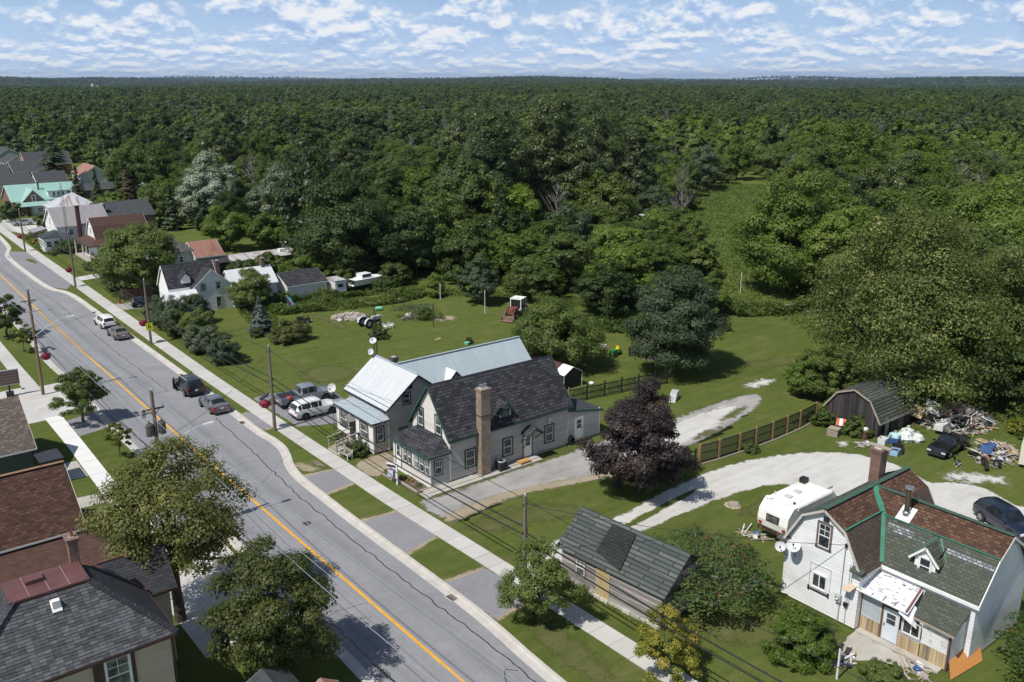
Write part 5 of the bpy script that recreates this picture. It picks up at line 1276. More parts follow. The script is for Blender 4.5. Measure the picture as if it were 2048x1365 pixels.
t = thing('white_roofed_shed', 'low shed with flat white roof under the dark maple', 'shed', (70, 153.5, 0)); bk = BK(t); block(bk, 'x', 69.8, 76.5, gab(153.5, 156.5, 2.7, 2.95), 0, DGRN, None, MATS['white roof underlay'], .3, .2, None)
t = thing('brown_shed', 'small brown shed with a pale door deep among the trees', 'shed', (79, 172, 0)); bk = BK(t); block(bk, 'x', 79, 85, gab(172, 176, 3.0, 3.6), 0, pmat('red brown shed board', (.12, .07, .055), .8, .2, 2), None, SHINGLE, .3, .2, None); door(bk, (81.5, 172, 0), (1, 0), 1.6, 2.2, DGRN, pmat('pale blue shed door', (.28, .36, .38), .7, .1, 2), None)
b = MB(); b.box(-.95, .95, -1.6, 1.6, .45, 2.2); t = thing('box_trailer', 'small white box trailer shed beside the black roofed garage', 'trailer', (63.6, 123.6, 0)); b.build('box', PALE, t); b = MB(); b.box(-1.05, 1.05, -1.7, 1.7, 2.2, 2.28); b.build('roof', OXIDE, t); b = MB(); b.lathe([(.3, -.1), (.3, .1), (0, .1)], 12, (-.9, 0, .3), 'x'); b.lathe([(.3, -.1), (.3, .1), (0, .1)], 12, (.9, 0, .3), 'x'); b.build('wheels', BLACKM, t); b = MB(); b.box(-.5, .4, -1.63, -1.6, 1.2, 1.7); b.build('window', GLASS, t)
t = thing('boat', 'long white boat hull on a trailer lost in the shrubs', 'boat', (69, 123.2, 0), .1); b = MB()
for k in range(8):
    x0, x1 = -3.2 + k * .8, -2.4 + k * .8
    def hw(x): return 1.15 * (1 - max(0, (x - .6) / 2.7) ** 2) if x > .6 else 1.15
    a, c = max(.05, hw(x0)), max(.05, hw(x1))
    b.face([(x0, -a, 1.9), (x1, -c, 1.9), (x1, -c * .6, .9), (x0, -a * .6, .9)][::-1]); b.face([(x0, a, 1.9), (x1, c, 1.9), (x1, c * .6, .9), (x0, a * .6, .9)]); b.face([(x0, -a * .6, .9), (x1, -c * .6, .9), (x1, c * .6, .9), (x0, a * .6, .9)][::-1]); b.face([(x0, -a, 1.9), (x0, a, 1.9), (x1, c, 1.9), (x1, -c, 1.9)][::-1])
b.build('hull', WHITE, t); b = MB(); b.box(-1.6, .2, -.8, .8, 1.9, 2.6); b.build('cabin', PALE, t); b = MB(); b.box(-1.4, 0, -.83, -.8, 2.1, 2.5); b.build('window', GLASS, t); b = MB(); b.box(-3, 2, -.6, .6, .5, .6); b.box(-.5, .2, -1, -.8, 0, .7); b.box(-.5, .2, .8, 1, 0, .7); b.build('trailer', BLACKM, t)
# brown gambrel house with veranda
t = thing('brown_gambrel_house', 'white house with brown gambrel roof and open white veranda', 'house', (42.5, 176, 0)); bk = BK(t)
CHOC = shinglemat('chocolate shingles', [(0.075, .045, .037), (.095, .058, .047), (.115, .07, .057)], .3, .14, mortar_shade=.2)
block(bk, 'x', 42.5, 52.0, [(176.2, 3.5), (177.6, 5.6), (179.3, 7.0), (181, 5.6), (182.4, 3.5)], 0, WHITE, None, CHOC, .2, .2, WHITE)
b = MB(); A, B_, C, D = (40.0, 171.9, 2.95), (40.0, 182.6, 2.95), (42.5, 182.6, 3.6), (42.5, 175.6, 3.6)
b.slab([A, D, C, B_], .12); b.slab([A, (47.5, 171.9, 2.95), (47.5, 176.2, 3.6), D], .12); bk.put(b, 'veranda_roof', CHOC)
b = MB()
for x, y in ((40.2, 172.1), (40.2, 174.5), (40.2, 177), (40.2, 182.3), (42.8, 172.1), (45.6, 172.1)): b.box(x - .09, x + .09, y - .09, y + .09, 0, 2.85); q = MB(); q.box(x - .09, x + .09, y - .09, y + .09, 0, 2.85); bk.put(q, 'veranda_post', WHITE)
b = MB(); b.box(40, 47, 172, 176.2, 0, .35); b.box(40, 42.5, 176.2, 182.4, 0, .35); bk.put(b, 'veranda_floor', pmat('pale deck', (.42, .38, .34), .8, .1, 1))
b = MB()
for k in range(9): b.box(40.15, 40.19, 172.2 + k * .24, 172.26 + k * .24, .4, 1.2)
for k in range(8): b.box(45.7 + k * .2, 45.75 + k * .2, 172.1, 172.14, .4, 1.2)
b.box(40.12, 40.22, 172.1, 174.4, 1.2, 1.28); b.box(45.6, 47.3, 172.08, 172.18, 1.2, 1.28); bk.put(b, 'railing', WHITE)
simple_window(bk, (42.5, 179.8, 4.2), (0, -1), .9, 1.2); simple_window(bk, (44.2, 176.15, .9), (1, 0), 1, 1.4); door(bk, (45.8, 176.15, .35), (1, 0), .9, 2, WHITE, WHITE)
b = MB(); b.slab([(47.6, 172, 2.8), (50.6, 172, 2.8), (50.6, 176.2, 4.6), (47.6, 176.2, 4.6)], .1); b.box(47.8, 50.4, 172.4, 176.2, 0, 2.7); bk.put(b, 'side_addition', GREYSH)
# white house with tall chimney and tower
t = thing('white_tin_roofed_house', 'white house with grey standing seam roof and a tall maroon chimney up its side', 'house', (39, 190, 0)); bk = BK(t)
SEAM = metalroof('grey standing seam', (0.26, 0.245, 0.25), (0.33, 0.315, 0.32), .5)
block(bk, 'x', 39, 48.6, gab(190, 199.6, 4.5, 7.5), 0, WHITE, None, SEAM, .3, .3, WHITE, ribs=.75)
chimney(bk, 42.6, 43.3, 189.2, 189.9, 0, 8.3, brickmat('maroon brick', (.13, .05, .045), (.10, .04, .035), (.16, .1, .09))); simple_window(bk, (41, 190, 2.6), (1, 0), 1, 1.3); simple_window(bk, (39, 195.5, 4.2), (0, -1), .8, 1.5)
b = MB(); b.box(36.1, 39, 188.4, 193, 0, 2.7); bk.put(b, 'porch', WHITE); b = MB(); A, B_, C, D = (35.8, 188, 2.75), (35.8, 193.4, 2.75), (39, 192, 3.7), (39, 189.6, 3.7); b.slab([A, D, C, B_], .1); b.slab([A, (39, 188, 2.8), D], .1); b.slab([B_, C, (39, 193.4, 2.8)], .1); bk.put(b, 'porch_roof', SHIFLAT)
for y in (192.7, 191.2, 189.8): simple_window(bk, (36.1, y, .9), (0, -1), 1.2, 1.4)
simple_window(bk, (36.4, 188.4, .8), (1, 0), 1.1, 1.4); simple_window(bk, (37.7, 188.4, .8), (1, 0), 1.1, 1.4)
b = MB(); b.slab([(36.2, 198.5, 2.5), (38.9, 198.5, 3.1), (38.9, 203, 3.1), (36.2, 203, 2.5)], .1); q = bk.put(b, 'carport_roof', SEAM); b = MB(); b.box(36.4, 36.55, 198.8, 198.95, 0, 2.4); b.box(37.8, 37.95, 198.8, 198.95, 0, 2.6); bk.put(b, 'carport_post', BRNT)
lattice_tower(40.2, 187.6, 13, 'tall lattice antenna tower at the white house with the grey standing seam roof', .4)
dish(45.0, 186.5, 3.0, 'white satellite dish between the two white houses up the street', .5, (-.5, -.75, .3), (0, 0, -3))
PATCHT = metalroof('patched tin', (0.42, .45, .48), (0.55, .57, .60), .5, (0.30, .17, .13))
t = thing('patched_tin_house', 'pyramid roof of patched and rusting tin behind the standing seam house', 'house', (49, 221, 0)); bk = BK(t); b = MB(); b.box(44.5, 53.5, 217, 226, 0, 4.4); bk.put(b, 'wall', PALE); b = MB(); A = [(44, 216.5, 4.4), (54, 216.5, 4.4), (54, 226.5, 4.4), (44, 226.5, 4.4)]
for k in range(4): b.face([A[k], A[(k + 1) % 4], (49.6, 221.5, 7.4)])
bk.put(b, 'roof', PATCHT)
t = thing('slate_grey_house', 'long dark grey roof behind the standing seam house beside the light green trees', 'house', (55, 210, 0)); bk = BK(t); block(bk, 'x', 50.5, 62, gab(204, 215, 3.3, 6.0), 0, BRICKR, None, shinglemat('dark grey shingles', [(.05, .055, .06), (.07, .075, .08), (.09, .095, .10)], mortar_shade=.2), .3, .2, None); chimney(bk, 51.2, 52.2, 205.5, 206.5, 3.5, 6.2, BRICKR)
# teal roofed brick house
TEAL = metalroof('pale teal roofing', (0.25, 0.44, 0.39), (0.31, 0.50, 0.44), .5); BRKO = brickmat('orange red brick', (.25, .085, .055), (.19, .065, .045), (.3, .25, .22))
t = thing('teal_roofed_house', 'red brick house with pale teal metal roof, front gable and wide dormer', 'house', (42, 246, 0)); bk = BK(t)
block(bk, 'x', 41.5, 56.5, gab(246, 258, 3.4, 6.6), 0, BRKO, None, TEAL, .4, .3, WHITE); block(bk, 'y', 244.6, 251, gab(43.2, 48.8, 3.0, 6.0), 0, BRKO, None, TEAL, .35, .3, WHITE); simple_window(bk, (45.6, 244.6, 3.2), (1, 0), .9, 1.6)
b = MB(); b.box(49.8, 54.2, 246.5, 250, 3.4, 5.3); bk.put(b, 'dormer', WHITE)
for k in range(3): simple_window(bk, (50.7 + k * 1.05, 246.5, 3.9), (1, 0), .75, 1.15)
b = MB(); b.slab([(49.4, 246, 5.3), (54.6, 246, 5.3), (54.6, 251, 6.3), (49.4, 251, 6.3)], .1); bk.put(b, 'dormer_roof', TEAL)
b = MB(); b.slab([(42, 241.2, 2.5), (50, 241.2, 2.5), (49.5, 244.6, 3.2), (42, 244.6, 3.2)], .12); bk.put(b, 'porch_roof', TEAL); b = MB(); b.box(45, 49.5, 241.8, 244.6, 0, 2.4); bk.put(b, 'porch', pmat('pale sage', (.36, .42, .36), .7, .05, 1)); simple_window(bk, (45.8, 241.8, .8), (1, 0), 1.6, 1.3); simple_window(bk, (47.8, 241.8, .8), (1, 0), .9, 1.3); chimney(bk, 48.2, 48.5, 249.5, 249.8, 5, 7.2, BLACKM)
# far cluster at the end of the street
def hut(name, lab, axis, lo, hi, c0, c1, ze, zr, wall, roof, cat='house', trim=WHITE, wins=()):
    t = thing(name, lab, cat, ((lo if axis == 'x' else c0), (c0 if axis == 'x' else lo), 0)); bk = BK(t); block(bk, axis, lo, hi, gab(c0, c1, ze, zr), 0, wall, None, roof, .3, .25, trim)
    for w_ in wins: simple_window(bk, *w_)
    return bk
DKROOF = MATS['dark grey shingles']; OLIVE = pmat('olive brown siding', (.13, .12, .095), .7, .05, 1); SAGE = pmat('sage green siding', (.24, .36, .23), .7, .05, 1); LGREY = pmat('light grey siding', (.42, .44, .45), .7, .05, 1)
hut('orange_brick_house', 'orange brick house with white trim and dark roof among far trees', 'x', 65.5, 80, 352, 364, 3.2, 7.0, brickmat('bright orange brick', (.42, .14, .06), (.33, .11, .05), (.3, .25, .22)), DKROOF, wins=(((65.5, 359, 3.6), (0, -1), 1, 1.6), ((68, 352, .9), (1, 0), 1.2, 1.5), ((72, 352, .9), (1, 0), 1.2, 1.5)))
hut('olive_house', 'olive brown sided house with dark roof left of the orange brick house', 'x', 56, 66, 322, 334, 3.6, 6.4, OLIVE, DKROOF)
hut('sage_house', 'sage green gabled house far up the street behind grey roofs', 'y', 388, 402, 62, 72, 3.6, 6.6, SAGE, DKROOF); hut('light_grey_house', 'light grey house with a window in front of the sage green gable', 'y', 364, 378, 61, 70, 3.0, 5.6, LGREY, DKROOF, wins=(((65, 364, 2.6), (1, 0), .9, 1.2),))
hut('white_gabled_house', 'small white gabled house behind the teal roofed house', 'x', 55, 63, 284, 293, 3.6, 6.2, WHITE, DKROOF, wins=(((57, 284, 1.6), (1, 0), 1, 1.2), ((59.5, 284, 1.6), (1, 0), 1, 1.2)))
hut('dark_roofed_house', 'dark roofed house at the left picture edge behind the teal roof', 'x', 38, 54, 283, 297, 3.4, 6.0, LGREY, DKROOF); hut('tan_house', 'tan house with grey roof behind the dark roofed house at the left edge', 'x', 42, 55, 322, 334, 3.0, 5.6, pmat('tan siding', (.40, .36, .27), .7, .05, 1), DKROOF); hut('grey_garage', 'long low garage with black roof right of the small white gabled house', 'x', 62, 72, 270, 277, 2.4, 3.6, DGRN, DKROOF, 'garage')
hut('small_white_barn', 'small white barn with rusty roof edge among the spruces', 'y', 303, 316, 71.5, 79.5, 3.2, 5.8, pmat('aqua white boards', (.55, .64, .64), .7, .05, 1), RUST, 'barn', wins=(((74, 303, 1.3), (1, 0), 1.2, 1.6),))
bk = hut('white_metal_shed', 'white shed with galvanised roof in the far clearing', 'x', 92.5, 102, 333, 343, 2.7, 4.4, pmat('aqua grey metal', (.42, .50, .52), .6, .05, 1), TIN, 'shed'); b = MB(); b.box(92.3, 92.5, 334, 342, 0, 2.6); bk.put(b, 'end_wall', WHITE); b = MB(); b.box(102, 105, 333, 342, 0, 2.2); bk.put(b, 'lean_to', OLIVE); b = MB(); b.box(101.8, 105.3, 332.8, 342.2, 2.2, 2.35); bk.put(b, 'yellow_roof', pmat('yellow ochre sheet', (.58, .35, .05), .6, .1, 1))
t = thing('white_tent', 'white tent roof peeping between the spruces', 'tent', (80, 275, 0)); b = MB(); A = [(-3, -3, 2.2), (3, -3, 2.2), (3, 3, 2.2), (-3, 3, 2.2)]
for k in range(4): b.face([A[k], A[(k + 1) % 4], (0, 0, 4)])
b.build('canopy', WHITE, t)
for px, py in ((-3, -3), (3, -3), (3, 3), (-3, 3)): b = MB(); b.box(px - .05, px + .05, py - .05, py + .05, 0, 2.2); b.build('pole', GREYM, t)
t = thing('plank_fence', 'brown plank fence in front of the dark conifers far up the street', 'fence', (80, 335, 0))
for k in range(30): b = MB(); b.box(k * .33, k * .33 + .28, 0, .05, 0, 2.2 + (k % 2) * .04, random.random()); b.build('plank', woodmat('red brown planks', (.08, .04, .03), (.13, .07, .05), (.17, .09, .07)) if 'red brown planks' not in MATS else MATS['red brown planks'], t)
t = thing('plank_fence', 'red brown plank fence between the street tree and the white farmhouse', 'fence', (36.2, 138.5, 0))
for k in range(22): b = MB(); b.box(k * .2, k * .2 + .18, 0, .04, 0, 1.7 + (k % 2) * .03, random.random()); b.build('plank', MATS['red brown planks'], t)
# far farms
for nm, lab, x, y, w_, h_, zr, mat, rf in (('farmhouse', 'white farmhouse with a steeple far off on the wooded skyline', 960, 3700, 34, 14, 15, WHITE, PALE), ('barn', 'long white roofed barn in the far farm clearing left of the poplars', 1105, 1530, 30, 6, 8, OLIVE, WHITE), ('barn', 'small green roofed barn beside the long white roofed one', 1136, 1500, 12, 5, 7, OLIVE, TEAL), ('farmhouse', 'pale pink farmhouse in the far farm clearing', 1160, 1490, 12, 7, 10, pmat('pale pink boards', (.62, .53, .50), .7, .05, 1), DKROOF), ('barn', 'white barn alone among far trees right of the poplars', 1310, 1370, 15, 9, 13, WHITE, WHITE)):
    z0 = terrain(x, y); t = thing(nm, lab, nm, (x, y, z0)); bk = BK(t); block(bk, 'x', x - w_ / 2, x + w_ / 2, gab(y - 6, y + 6, z0 + h_, z0 + zr), z0 - 2, mat, None, rf, .3, .3, None); simple_window(bk, (x - 3, y - 6, z0 + 2), (1, 0), 2, 2); simple_window(bk, (x + 2, y - 6, z0 + 2), (1, 0), 2, 2)
    if 'steeple' in lab: b = MB(); b.box(x - 14, x - 8, y - 5, y + 1, z0, z0 + 24); bk.put(b, 'steeple', WHITE)
# ================================================================== vehicles
def paint(name, col, metal=.0, rough=.28): return pmat(name, col, rough, .03, 1, metal=metal, spec=.5, coat=.6)
P_WHITE = paint('white car paint', (.80, .80, .79)); P_BLACK = paint('black car paint', (.012, .013, .017), 0, .2); P_GREY = paint('grey metallic paint', (.17, .185, .195), .35); P_TAN = paint('tan metallic paint', (.20, .175, .15), .3); P_SILVER = paint('silver paint', (.42, .44, .46), .3); P_TRUCK = paint('silver grey truck paint', (.26, .30, .33), .3); P_NAVY = paint('dark navy paint', (.012, .018, .035), 0, .2)
CARG = glassmat('car glass', (.010, .012, .015), (.03, .035, .04)); RUB = pmat('tyre rubber', (.018, .018, .018), .85, .2, 5); RIM = pmat('alloy rim', (.48, .49, .5), .35, .1, 6, metal=.6); RIMD = pmat('dark rim', (.09, .09, .095), .4, .2, 6, metal=.4); LAMPR = pmat('red tail lamp', (.32, .012, .015), .25, .1, 5); LAMPW = pmat('clear head lamp', (.70, .71, .72), .15, .05, 5); PLATE = pmat('licence plate', (.66, .68, .74), .5, .05, 5); BUMP = pmat('black bumper plastic', (.025, .025, .027), .65, .1, 5)
SUV = dict(st=[(-2.38, .45, .72, .76, .78, .66), (-2.34, .34, 1.02, 1.06, .90, .74), (-2.06, .28, 1.06, 1.58, .94, .64), (-1.75, .26, 1.05, 1.66, .95, .67), (-.75, .26, 1.03, 1.70, .96, .69), (.05, .26, 1.0, 1.70, .96, .69), (.42, .26, .99, 1.65, .96, .68), (1.15, .26, .97, 1.06, .95, .74), (1.9, .28, .93, .98, .93, .72), (2.28, .34, .82, .86, .88, .66), (2.4, .45, .60, .64, .76, .5)], gl=(2, 7), ws=(6, 7), rw=(1, 2), wb=(-1.42, 1.42), r=.36, w=.96)
SEDAN = dict(st=[(-2.32, .42, .70, .74, .74, .6), (-2.26, .32, .94, 1.0, .86, .7), (-1.7, .26, .98, 1.04, .89, .72), (-1.0, .24, .96, 1.38, .90, .60), (-.55, .24, .95, 1.45, .90, .62), (.1, .24, .93, 1.45, .90, .62), (.35, .24, .92, 1.41, .90, .61), (1.1, .24, .90, .98, .90, .70), (1.8, .26, .84, .90, .88, .68), (2.2, .32, .72, .78, .82, .6), (2.33, .42, .55, .58, .68, .45)], gl=(3, 7), ws=(6, 7), rw=(2, 3), wb=(-1.36, 1.36), r=.32, w=.90)
PICK = dict(st=[(-2.92, .5, .86, .90, .96, .9), (-2.85, .45, .90, .94, 1.0, .94), (-.85, .4, .92, .96, 1.0, .94), (-.78, .4, 1.2, 1.24, 1.0, .86), (-.62, .38, 1.2, 1.86, 1.0, .72), (.0, .38, 1.19, 1.93, 1.0, .74), (.75, .38, 1.18, 1.92, 1.0, .74), (.95, .38, 1.17, 1.85, 1.0, .73), (1.6, .38, 1.15, 1.26, 1.0, .80), (2.4, .42, 1.08, 1.2, .98, .80), (2.8, .5, .95, 1.05, .95, .78), (2.9, .6, .78, .84, .88, .7)], gl=(4, 8), ws=(7, 8), rw=(3, 4), wb=(-1.85, 1.85), r=.42, w=1.0)
OLDT = dict(st=[(-2.45, .5, .80, .84, .82, .78), (-2.4, .45, .84, .88, .86, .82), (-.55, .4, .86, .90, .86, .82), (-.5, .4, 1.02, 1.06, .86, .74), (-.4, .4, 1.02, 1.58, .86, .66), (.0, .4, 1.0, 1.62, .86, .67), (.35, .4, 1.0, 1.60, .86, .67), (.95, .4, .98, 1.06, .86, .72), (1.6, .42, .96, 1.02, .86, .76), (2.25, .45, .92, .96, .85, .78), (2.32, .5, .72, .76, .84, .78), (2.42, .5, .56, .6, .84, .78)], gl=(4, 7), ws=(6, 7), rw=(3, 4), wb=(-1.4, 1.45), r=.34, w=.86)
def car(name, label, loc, rz, T, pm, cat='car', rim=None, bed=False, rails=False, group=None, sc=1.0, opened=False):
    t = thing(name, label, cat, loc, R(rz), group); st = T['st']
    rings = []
    for x, zb, zl, zt, w_, wt in st:
        rings.append([(x, -w_ * .9, zb), (x, -w_, (zb + zl) * .52), (x, -w_ * .97, zl), (x, -wt, zt - .05), (x, 0, zt), (x, wt, zt - .05), (x, w_ * .97, zl), (x, w_, (zb + zl) * .52), (x, w_ * .9, zb)])
    b = MB()
    for A, B_ in zip(rings, rings[1:]):
        for k in range(8): b.face([A[k], A[k + 1], B_[k + 1], B_[k]])
        b.face([A[8], A[0], B_[0], B_[8]])
    b.face(rings[0][::-1]); b.face(rings[-1])
    b.build('body', pm, t, True)
    def gl(i, k, fx, fy, nm):
        q = [Vector(rings[i][k]), Vector(rings[i + 1][k]), Vector(rings[i + 1][k + 1]), Vector(rings[i][k + 1])]
        nn = (q[1] - q[0]).cross(q[3] - q[0]).normalized(); c = sum(q, Vector()) / 4
        if nn.dot(c - Vector((c.x, 0, .8))) < 0: nn = -nn
        a, d = (q[0] + q[3]) / 2, (q[1] + q[2]) / 2
        o = []
        for u, v in ((fx, fy), (1 - fx, fy), (1 - fx, 1 - fy), (fx, 1 - fy)):
            lo = q[0].lerp(q[1], u); hi = q[3].lerp(q[2], u); o.append(lo.lerp(hi, v) + nn * .008)
        g = MB(); g.face(o); return g.build(nm, CARG, t)
    for i in range(T['gl'][0], T['gl'][1]):
        if st[i + 1][3] - st[i + 1][2] < .2: continue
        gl(i, 2, .05, .1, 'side_window'); gl(i, 5, .05, .1, 'side_window')
    for i, nm in ((T['ws'][0], 'windscreen'), (T['rw'][0], 'rear_window')):
        q = rings[i], rings[i + 1]
        g = MB()
        for k in (3, 4):
            p = [Vector(q[0][k]), Vector(q[1][k]), Vector(q[1][k + 1]), Vector(q[0][k + 1])]
            nn = (p[1] - p[0]).cross(p[3] - p[0]).normalized(); nn = nn if nn.z > 0 else -nn
            yy = (.06 if k == 3 else 0, 0 if k == 3 else .06)
            o = []
            for u, v in ((.1, yy[0]), (.92, yy[0]), (.92, 1 - yy[1]), (.1, 1 - yy[1])): o.append(p[0].lerp(p[1], u).lerp(p[3].lerp(p[2], u), v) + nn * .008)
            g.face(o)
        g.build(nm, CARG, t)
    r = T['r']; xr, xf = st[0][0], st[-1][0]
    for x in T['wb']:
        for s in (-1, 1):
            yb = s * T['w']
            a = MB(); a.lathe([(0, 0), (r + .07, 0)], 18, (x, yb + s * .006, r + .01), 'y'); a.build('wheel_arch', BUMP, t)
            wv = MB(); wv.lathe([(r * .62, -.1), (r, -.09), (r, .09), (r * .62, .1)], 20, (x, yb - s * .06, r), 'y'); wh = wv.build('wheel', RUB, t, True)
            m = MB(); yo = yb + s * .035; m.lathe([(0, 0), (r * .15, 0)], 10, (x, yo + s * .01, r), 'y')
            for k in range(5):
                an = k * 2 * math.pi / 5; m.obox((x + math.cos(an) * r * .36, yo, r + math.sin(an) * r * .36), (r * .58, .03, r * .17), (0, -an, 0))
            m.lathe([(r * .55, 0), (r * .64, 0)], 20, (x, yo, r), 'y'); m.build('rim', rim or RIM, wh)
    b = MB(); b.box(xr - .03, xr + .25, -st[1][4] * .9, st[1][4] * .9, .32, .52); b.box(xf - .25, xf + .03, -st[-2][4] * .88, st[-2][4] * .88, .3, .5); b.build('bumper', BUMP if T is not SEDAN else pm, t)
    z1 = st[1][2]
    for s in (-1, 1):
        b = MB(); b.obox((xr + .06, s * st[1][4] * .80, z1 - .12), (.14, .26, .16)); b.build('tail_lamp', LAMPR, t)
        b = MB(); b.obox((xf - .09, s * st[-2][4] * .74, st[-2][2] - .1), (.16, .34, .14)); b.build('head_lamp', LAMPW, t)
        i = T['ws'][1]; b = MB(); b.obox((st[i][0] - .15, s * (st[i][4] + .12), st[i][2] + .08), (.12, .2, .14)); b.build('mirror', pm, t)
    b = MB(); b.obox((xr - .025, 0, .72), (.02, .32, .16)); b.build('licence_plate', PLATE, t)
    b = MB(); b.obox((xf - .0, 0, st[-2][2] - .16), (.04, .7, .16)); b.build('grille', BUMP, t)
    if rails:
        b = MB()
        for s in (-1, 1): b.tube([(-1.7, s * .68, 1.68), (-1.6, s * .68, 1.73), (.2, s * .68, 1.75), (.35, s * .68, 1.69)], .02, 5)
        b.build('roof_rail', GREYM, t)
    if bed:
        xb, xe, w_ = st[0][0], st[2][0], st[1][4]; zt = st[3][2] - .02; zb = st[1][3]
        b = MB(); b.box(xb + .1, xe, -w_, -w_ + .08, zb - .2, zt); b.box(xb + .1, xe, w_ - .08, w_, zb - .2, zt); b.box(xe - .08, xe, -w_ + .08, w_ - .08, zb - .1, zt); b.build('bed', pm, t)
        b = MB(); b.box(xb + .02, xb + .1, -w_ + .02, w_ - .02, zb - .25, zt - .02); b.build('tailgate', pm, t); b = MB(); b.box(xb + .1, xe - .08, -w_ + .08, w_ - .08, zb, zb + .02); b.build('bed_floor', BUMP, t)
    if opened:
        b = MB(); b.obox((.82, 1.18, .68), (.5, .07, .75), (0, 0, 2.55)); b.build('open_door', pm, t); b = MB(); b.obox((.80, 1.16, 1.25), (.46, .04, .4), (0, 0, 2.55)); b.build('door_window', CARG, t)
    if sc != 1.0: t.scale = (sc,) * 3
    return t
PK = 'cars parked along the street'
car('suv', 'white SUV parked in the driveway of the silver roofed house', (36.85, 77.65, .01), 1, SUV, P_WHITE, rails=True, rim=RIMD)
tr = car('pickup_truck', 'silver grey crew cab pickup with black bed beside the white SUV', (37.7, 81.4, .01), -4, PICK, P_TRUCK, 'pickup truck', bed=True, rim=RIMD)
b = MB(); b.lathe([(.0, 0), (.28, 0), (.3, .22), (.2, .3), (0, .32)], 12); o = b.build('red_bucket', pmat('red plastic', (.5, .05, .04), .5, .1, 4), None, True, (35.7, 80.75, .98)); meta(o, 'red plastic tub in the bed of the silver grey pickup', 'tub')
t = thing('garden_trailer', 'low grey utility trailer behind the silver grey pickup', 'trailer', (34.75, 83.6, .01), .6); b = MB(); b.box(-.9, .9, -.6, .6, .35, .42); b.box(-.9, .9, -.62, -.58, .42, .75); b.box(-.9, .9, .58, .62, .42, .75); b.build('deck', pmat('trailer grey', (.25, .26, .28), .6, .1, 3), t)
for s in (-1, 1): b = MB(); b.lathe([(0, -.08), (.26, -.08), (.26, .08), (0, .08)], 14, (0, s * .72, .27), 'y'); b.build('wheel', RUB, t)
car('suv', 'large black SUV at the kerb with its driver door open', (29.65, 92.75, ROADZ), 90, SUV, P_BLACK, rails=True, group=PK, sc=1.05, opened=True)
sd = car('sedan', 'grey sedan with red rear quarter parked behind the black SUV', (29.75, 85.8, ROADZ), 90, SEDAN, P_GREY, group=PK)
b = MB(); b.obox((-2.0, .87, .62), (.5, .09, .5)); b.obox((-2.3, .1, .5), (.07, 1.5, .2)); b.build('red_bumper', pmat('red primer paint', (.20, .018, .025), .4, .1, 3), sd)
car('sedan', 'tan sedan parked behind the white compact SUV', (29.95, 119.3, ROADZ), 91, SEDAN, P_TAN, group=PK); car('suv', 'white compact SUV parked ahead of the tan sedan', (30.15, 126.1, ROADZ), 91, SUV, P_WHITE, group=PK, sc=.95)
car('hatchback', 'dark navy hatchback in the drive beside the round bushes', (38.0, 133.4, .01), -8, SUV, P_NAVY, sc=.9); car('sedan', 'silver sedan standing sideways in the far gravel yard', (40, 228, .01), 178, SEDAN, P_SILVER)
car('pickup_truck', 'old black pickup with pale grille in front of the scrap heap', (76.8, 33.95, .01), 182, OLDT, P_BLACK, 'pickup truck', bed=True); car('suv', 'dark SUV at the right edge behind the gambrel house', (66.0, 24.3, .01), 245, SUV, P_NAVY)
# white camper trailer
t = thing('camper_trailer', 'white camper trailer parked behind the gambrel house', 'camper', (50.9, 33.9, 0)); CAMP = pmat('camper white', (.80, .79, .76), .45, .03, 1, dirt=(.62, .57, .48))
b = MB(); pr = [(-.02, .95), (-.12, 1.5), (.0, 2.2), (.55, 2.78), (5.4, 2.8), (5.9, 2.3), (5.9, .7), (.25, .6)]
for (x0, z0), (x1, z1) in zip(pr, pr[1:] + pr[:1]): b.face([(x0, -1.25, z0), (x1, -1.25, z1), (x1, 1.25, z1), (x0, 1.25, z0)])
b.face([(x, -1.25, z) for x, z in pr][::-1]); b.face([(x, 1.25, z) for x, z in pr]); b.build('body', CAMP, t)
b = MB(); b.box(-.16, -.08, -.55, .5, 1.5, 2.05); w_ = b.build('rear_window', BLACKM, t); b = MB(); b.box(-.17, -.09, -.48, .43, 1.56, 1.99); b.build('pane', GLASSL, w_)
b = MB(); b.box(-.1, .0, -1.2, 1.2, .62, .9); b.box(.0, 5.8, -1.27, -1.2, .6, .95); b.build('lower_trim', pmat('black and ochre trim', (.035, .028, .02), .6, .3, 5, dirt=(.35, .18, .03)), t)
for y in (-1.0, 1.0): b = MB(); b.box(-.16, -.06, y - .12, y + .12, 1.12, 1.28); b.build('tail_lamp', LAMPR, t)
for x, y in ((1.7, .2), (2.9, .25)): b = MB(); b.box(x, x + .45, y - .25, y + .25, 2.79, 2.9); b.build('roof_vent', pmat('vent grey', (.55, .55, .55), .5, .05, 3), t)
b = MB(); b.tube([(1.5, 1.05, 2.8), (1.5, 1.05, 3.1)], .03, 5); b.lathe([(0, .0), (.28, .02), (.28, .06), (0, .1)], 14, (.75, 1.0, 2.82)); b.build('antenna', WHITE, t); b = MB(); b.lathe([(.08, 0), (.09, .12), (0, .15)], 8, (1.3, -.75, 2.8)); b.build('pipe_vent', BLACKM, t); b = MB(); b.box(1.0, 5.2, -1.36, -1.24, 2.55, 2.75); b.box(5.2, 5.9, -.9, 1.0, 2.78, 2.95); b.build('awning', pmat('awning cloth', (.55, .54, .52), .7, .1, 2), t)
b = MB(); b.box(4.7, 5.2, .7, 1.2, 2.8, 3.2); b.build('roof_box', BLACKM, t)
for s in (-1, 1):
    for x in (2.6, 3.4): b = MB(); b.lathe([(0, -.1), (.33, -.1), (.33, .1), (0, .1)], 14, (x, s * 1.15, .33), 'y'); b.build('wheel', RUB, t)
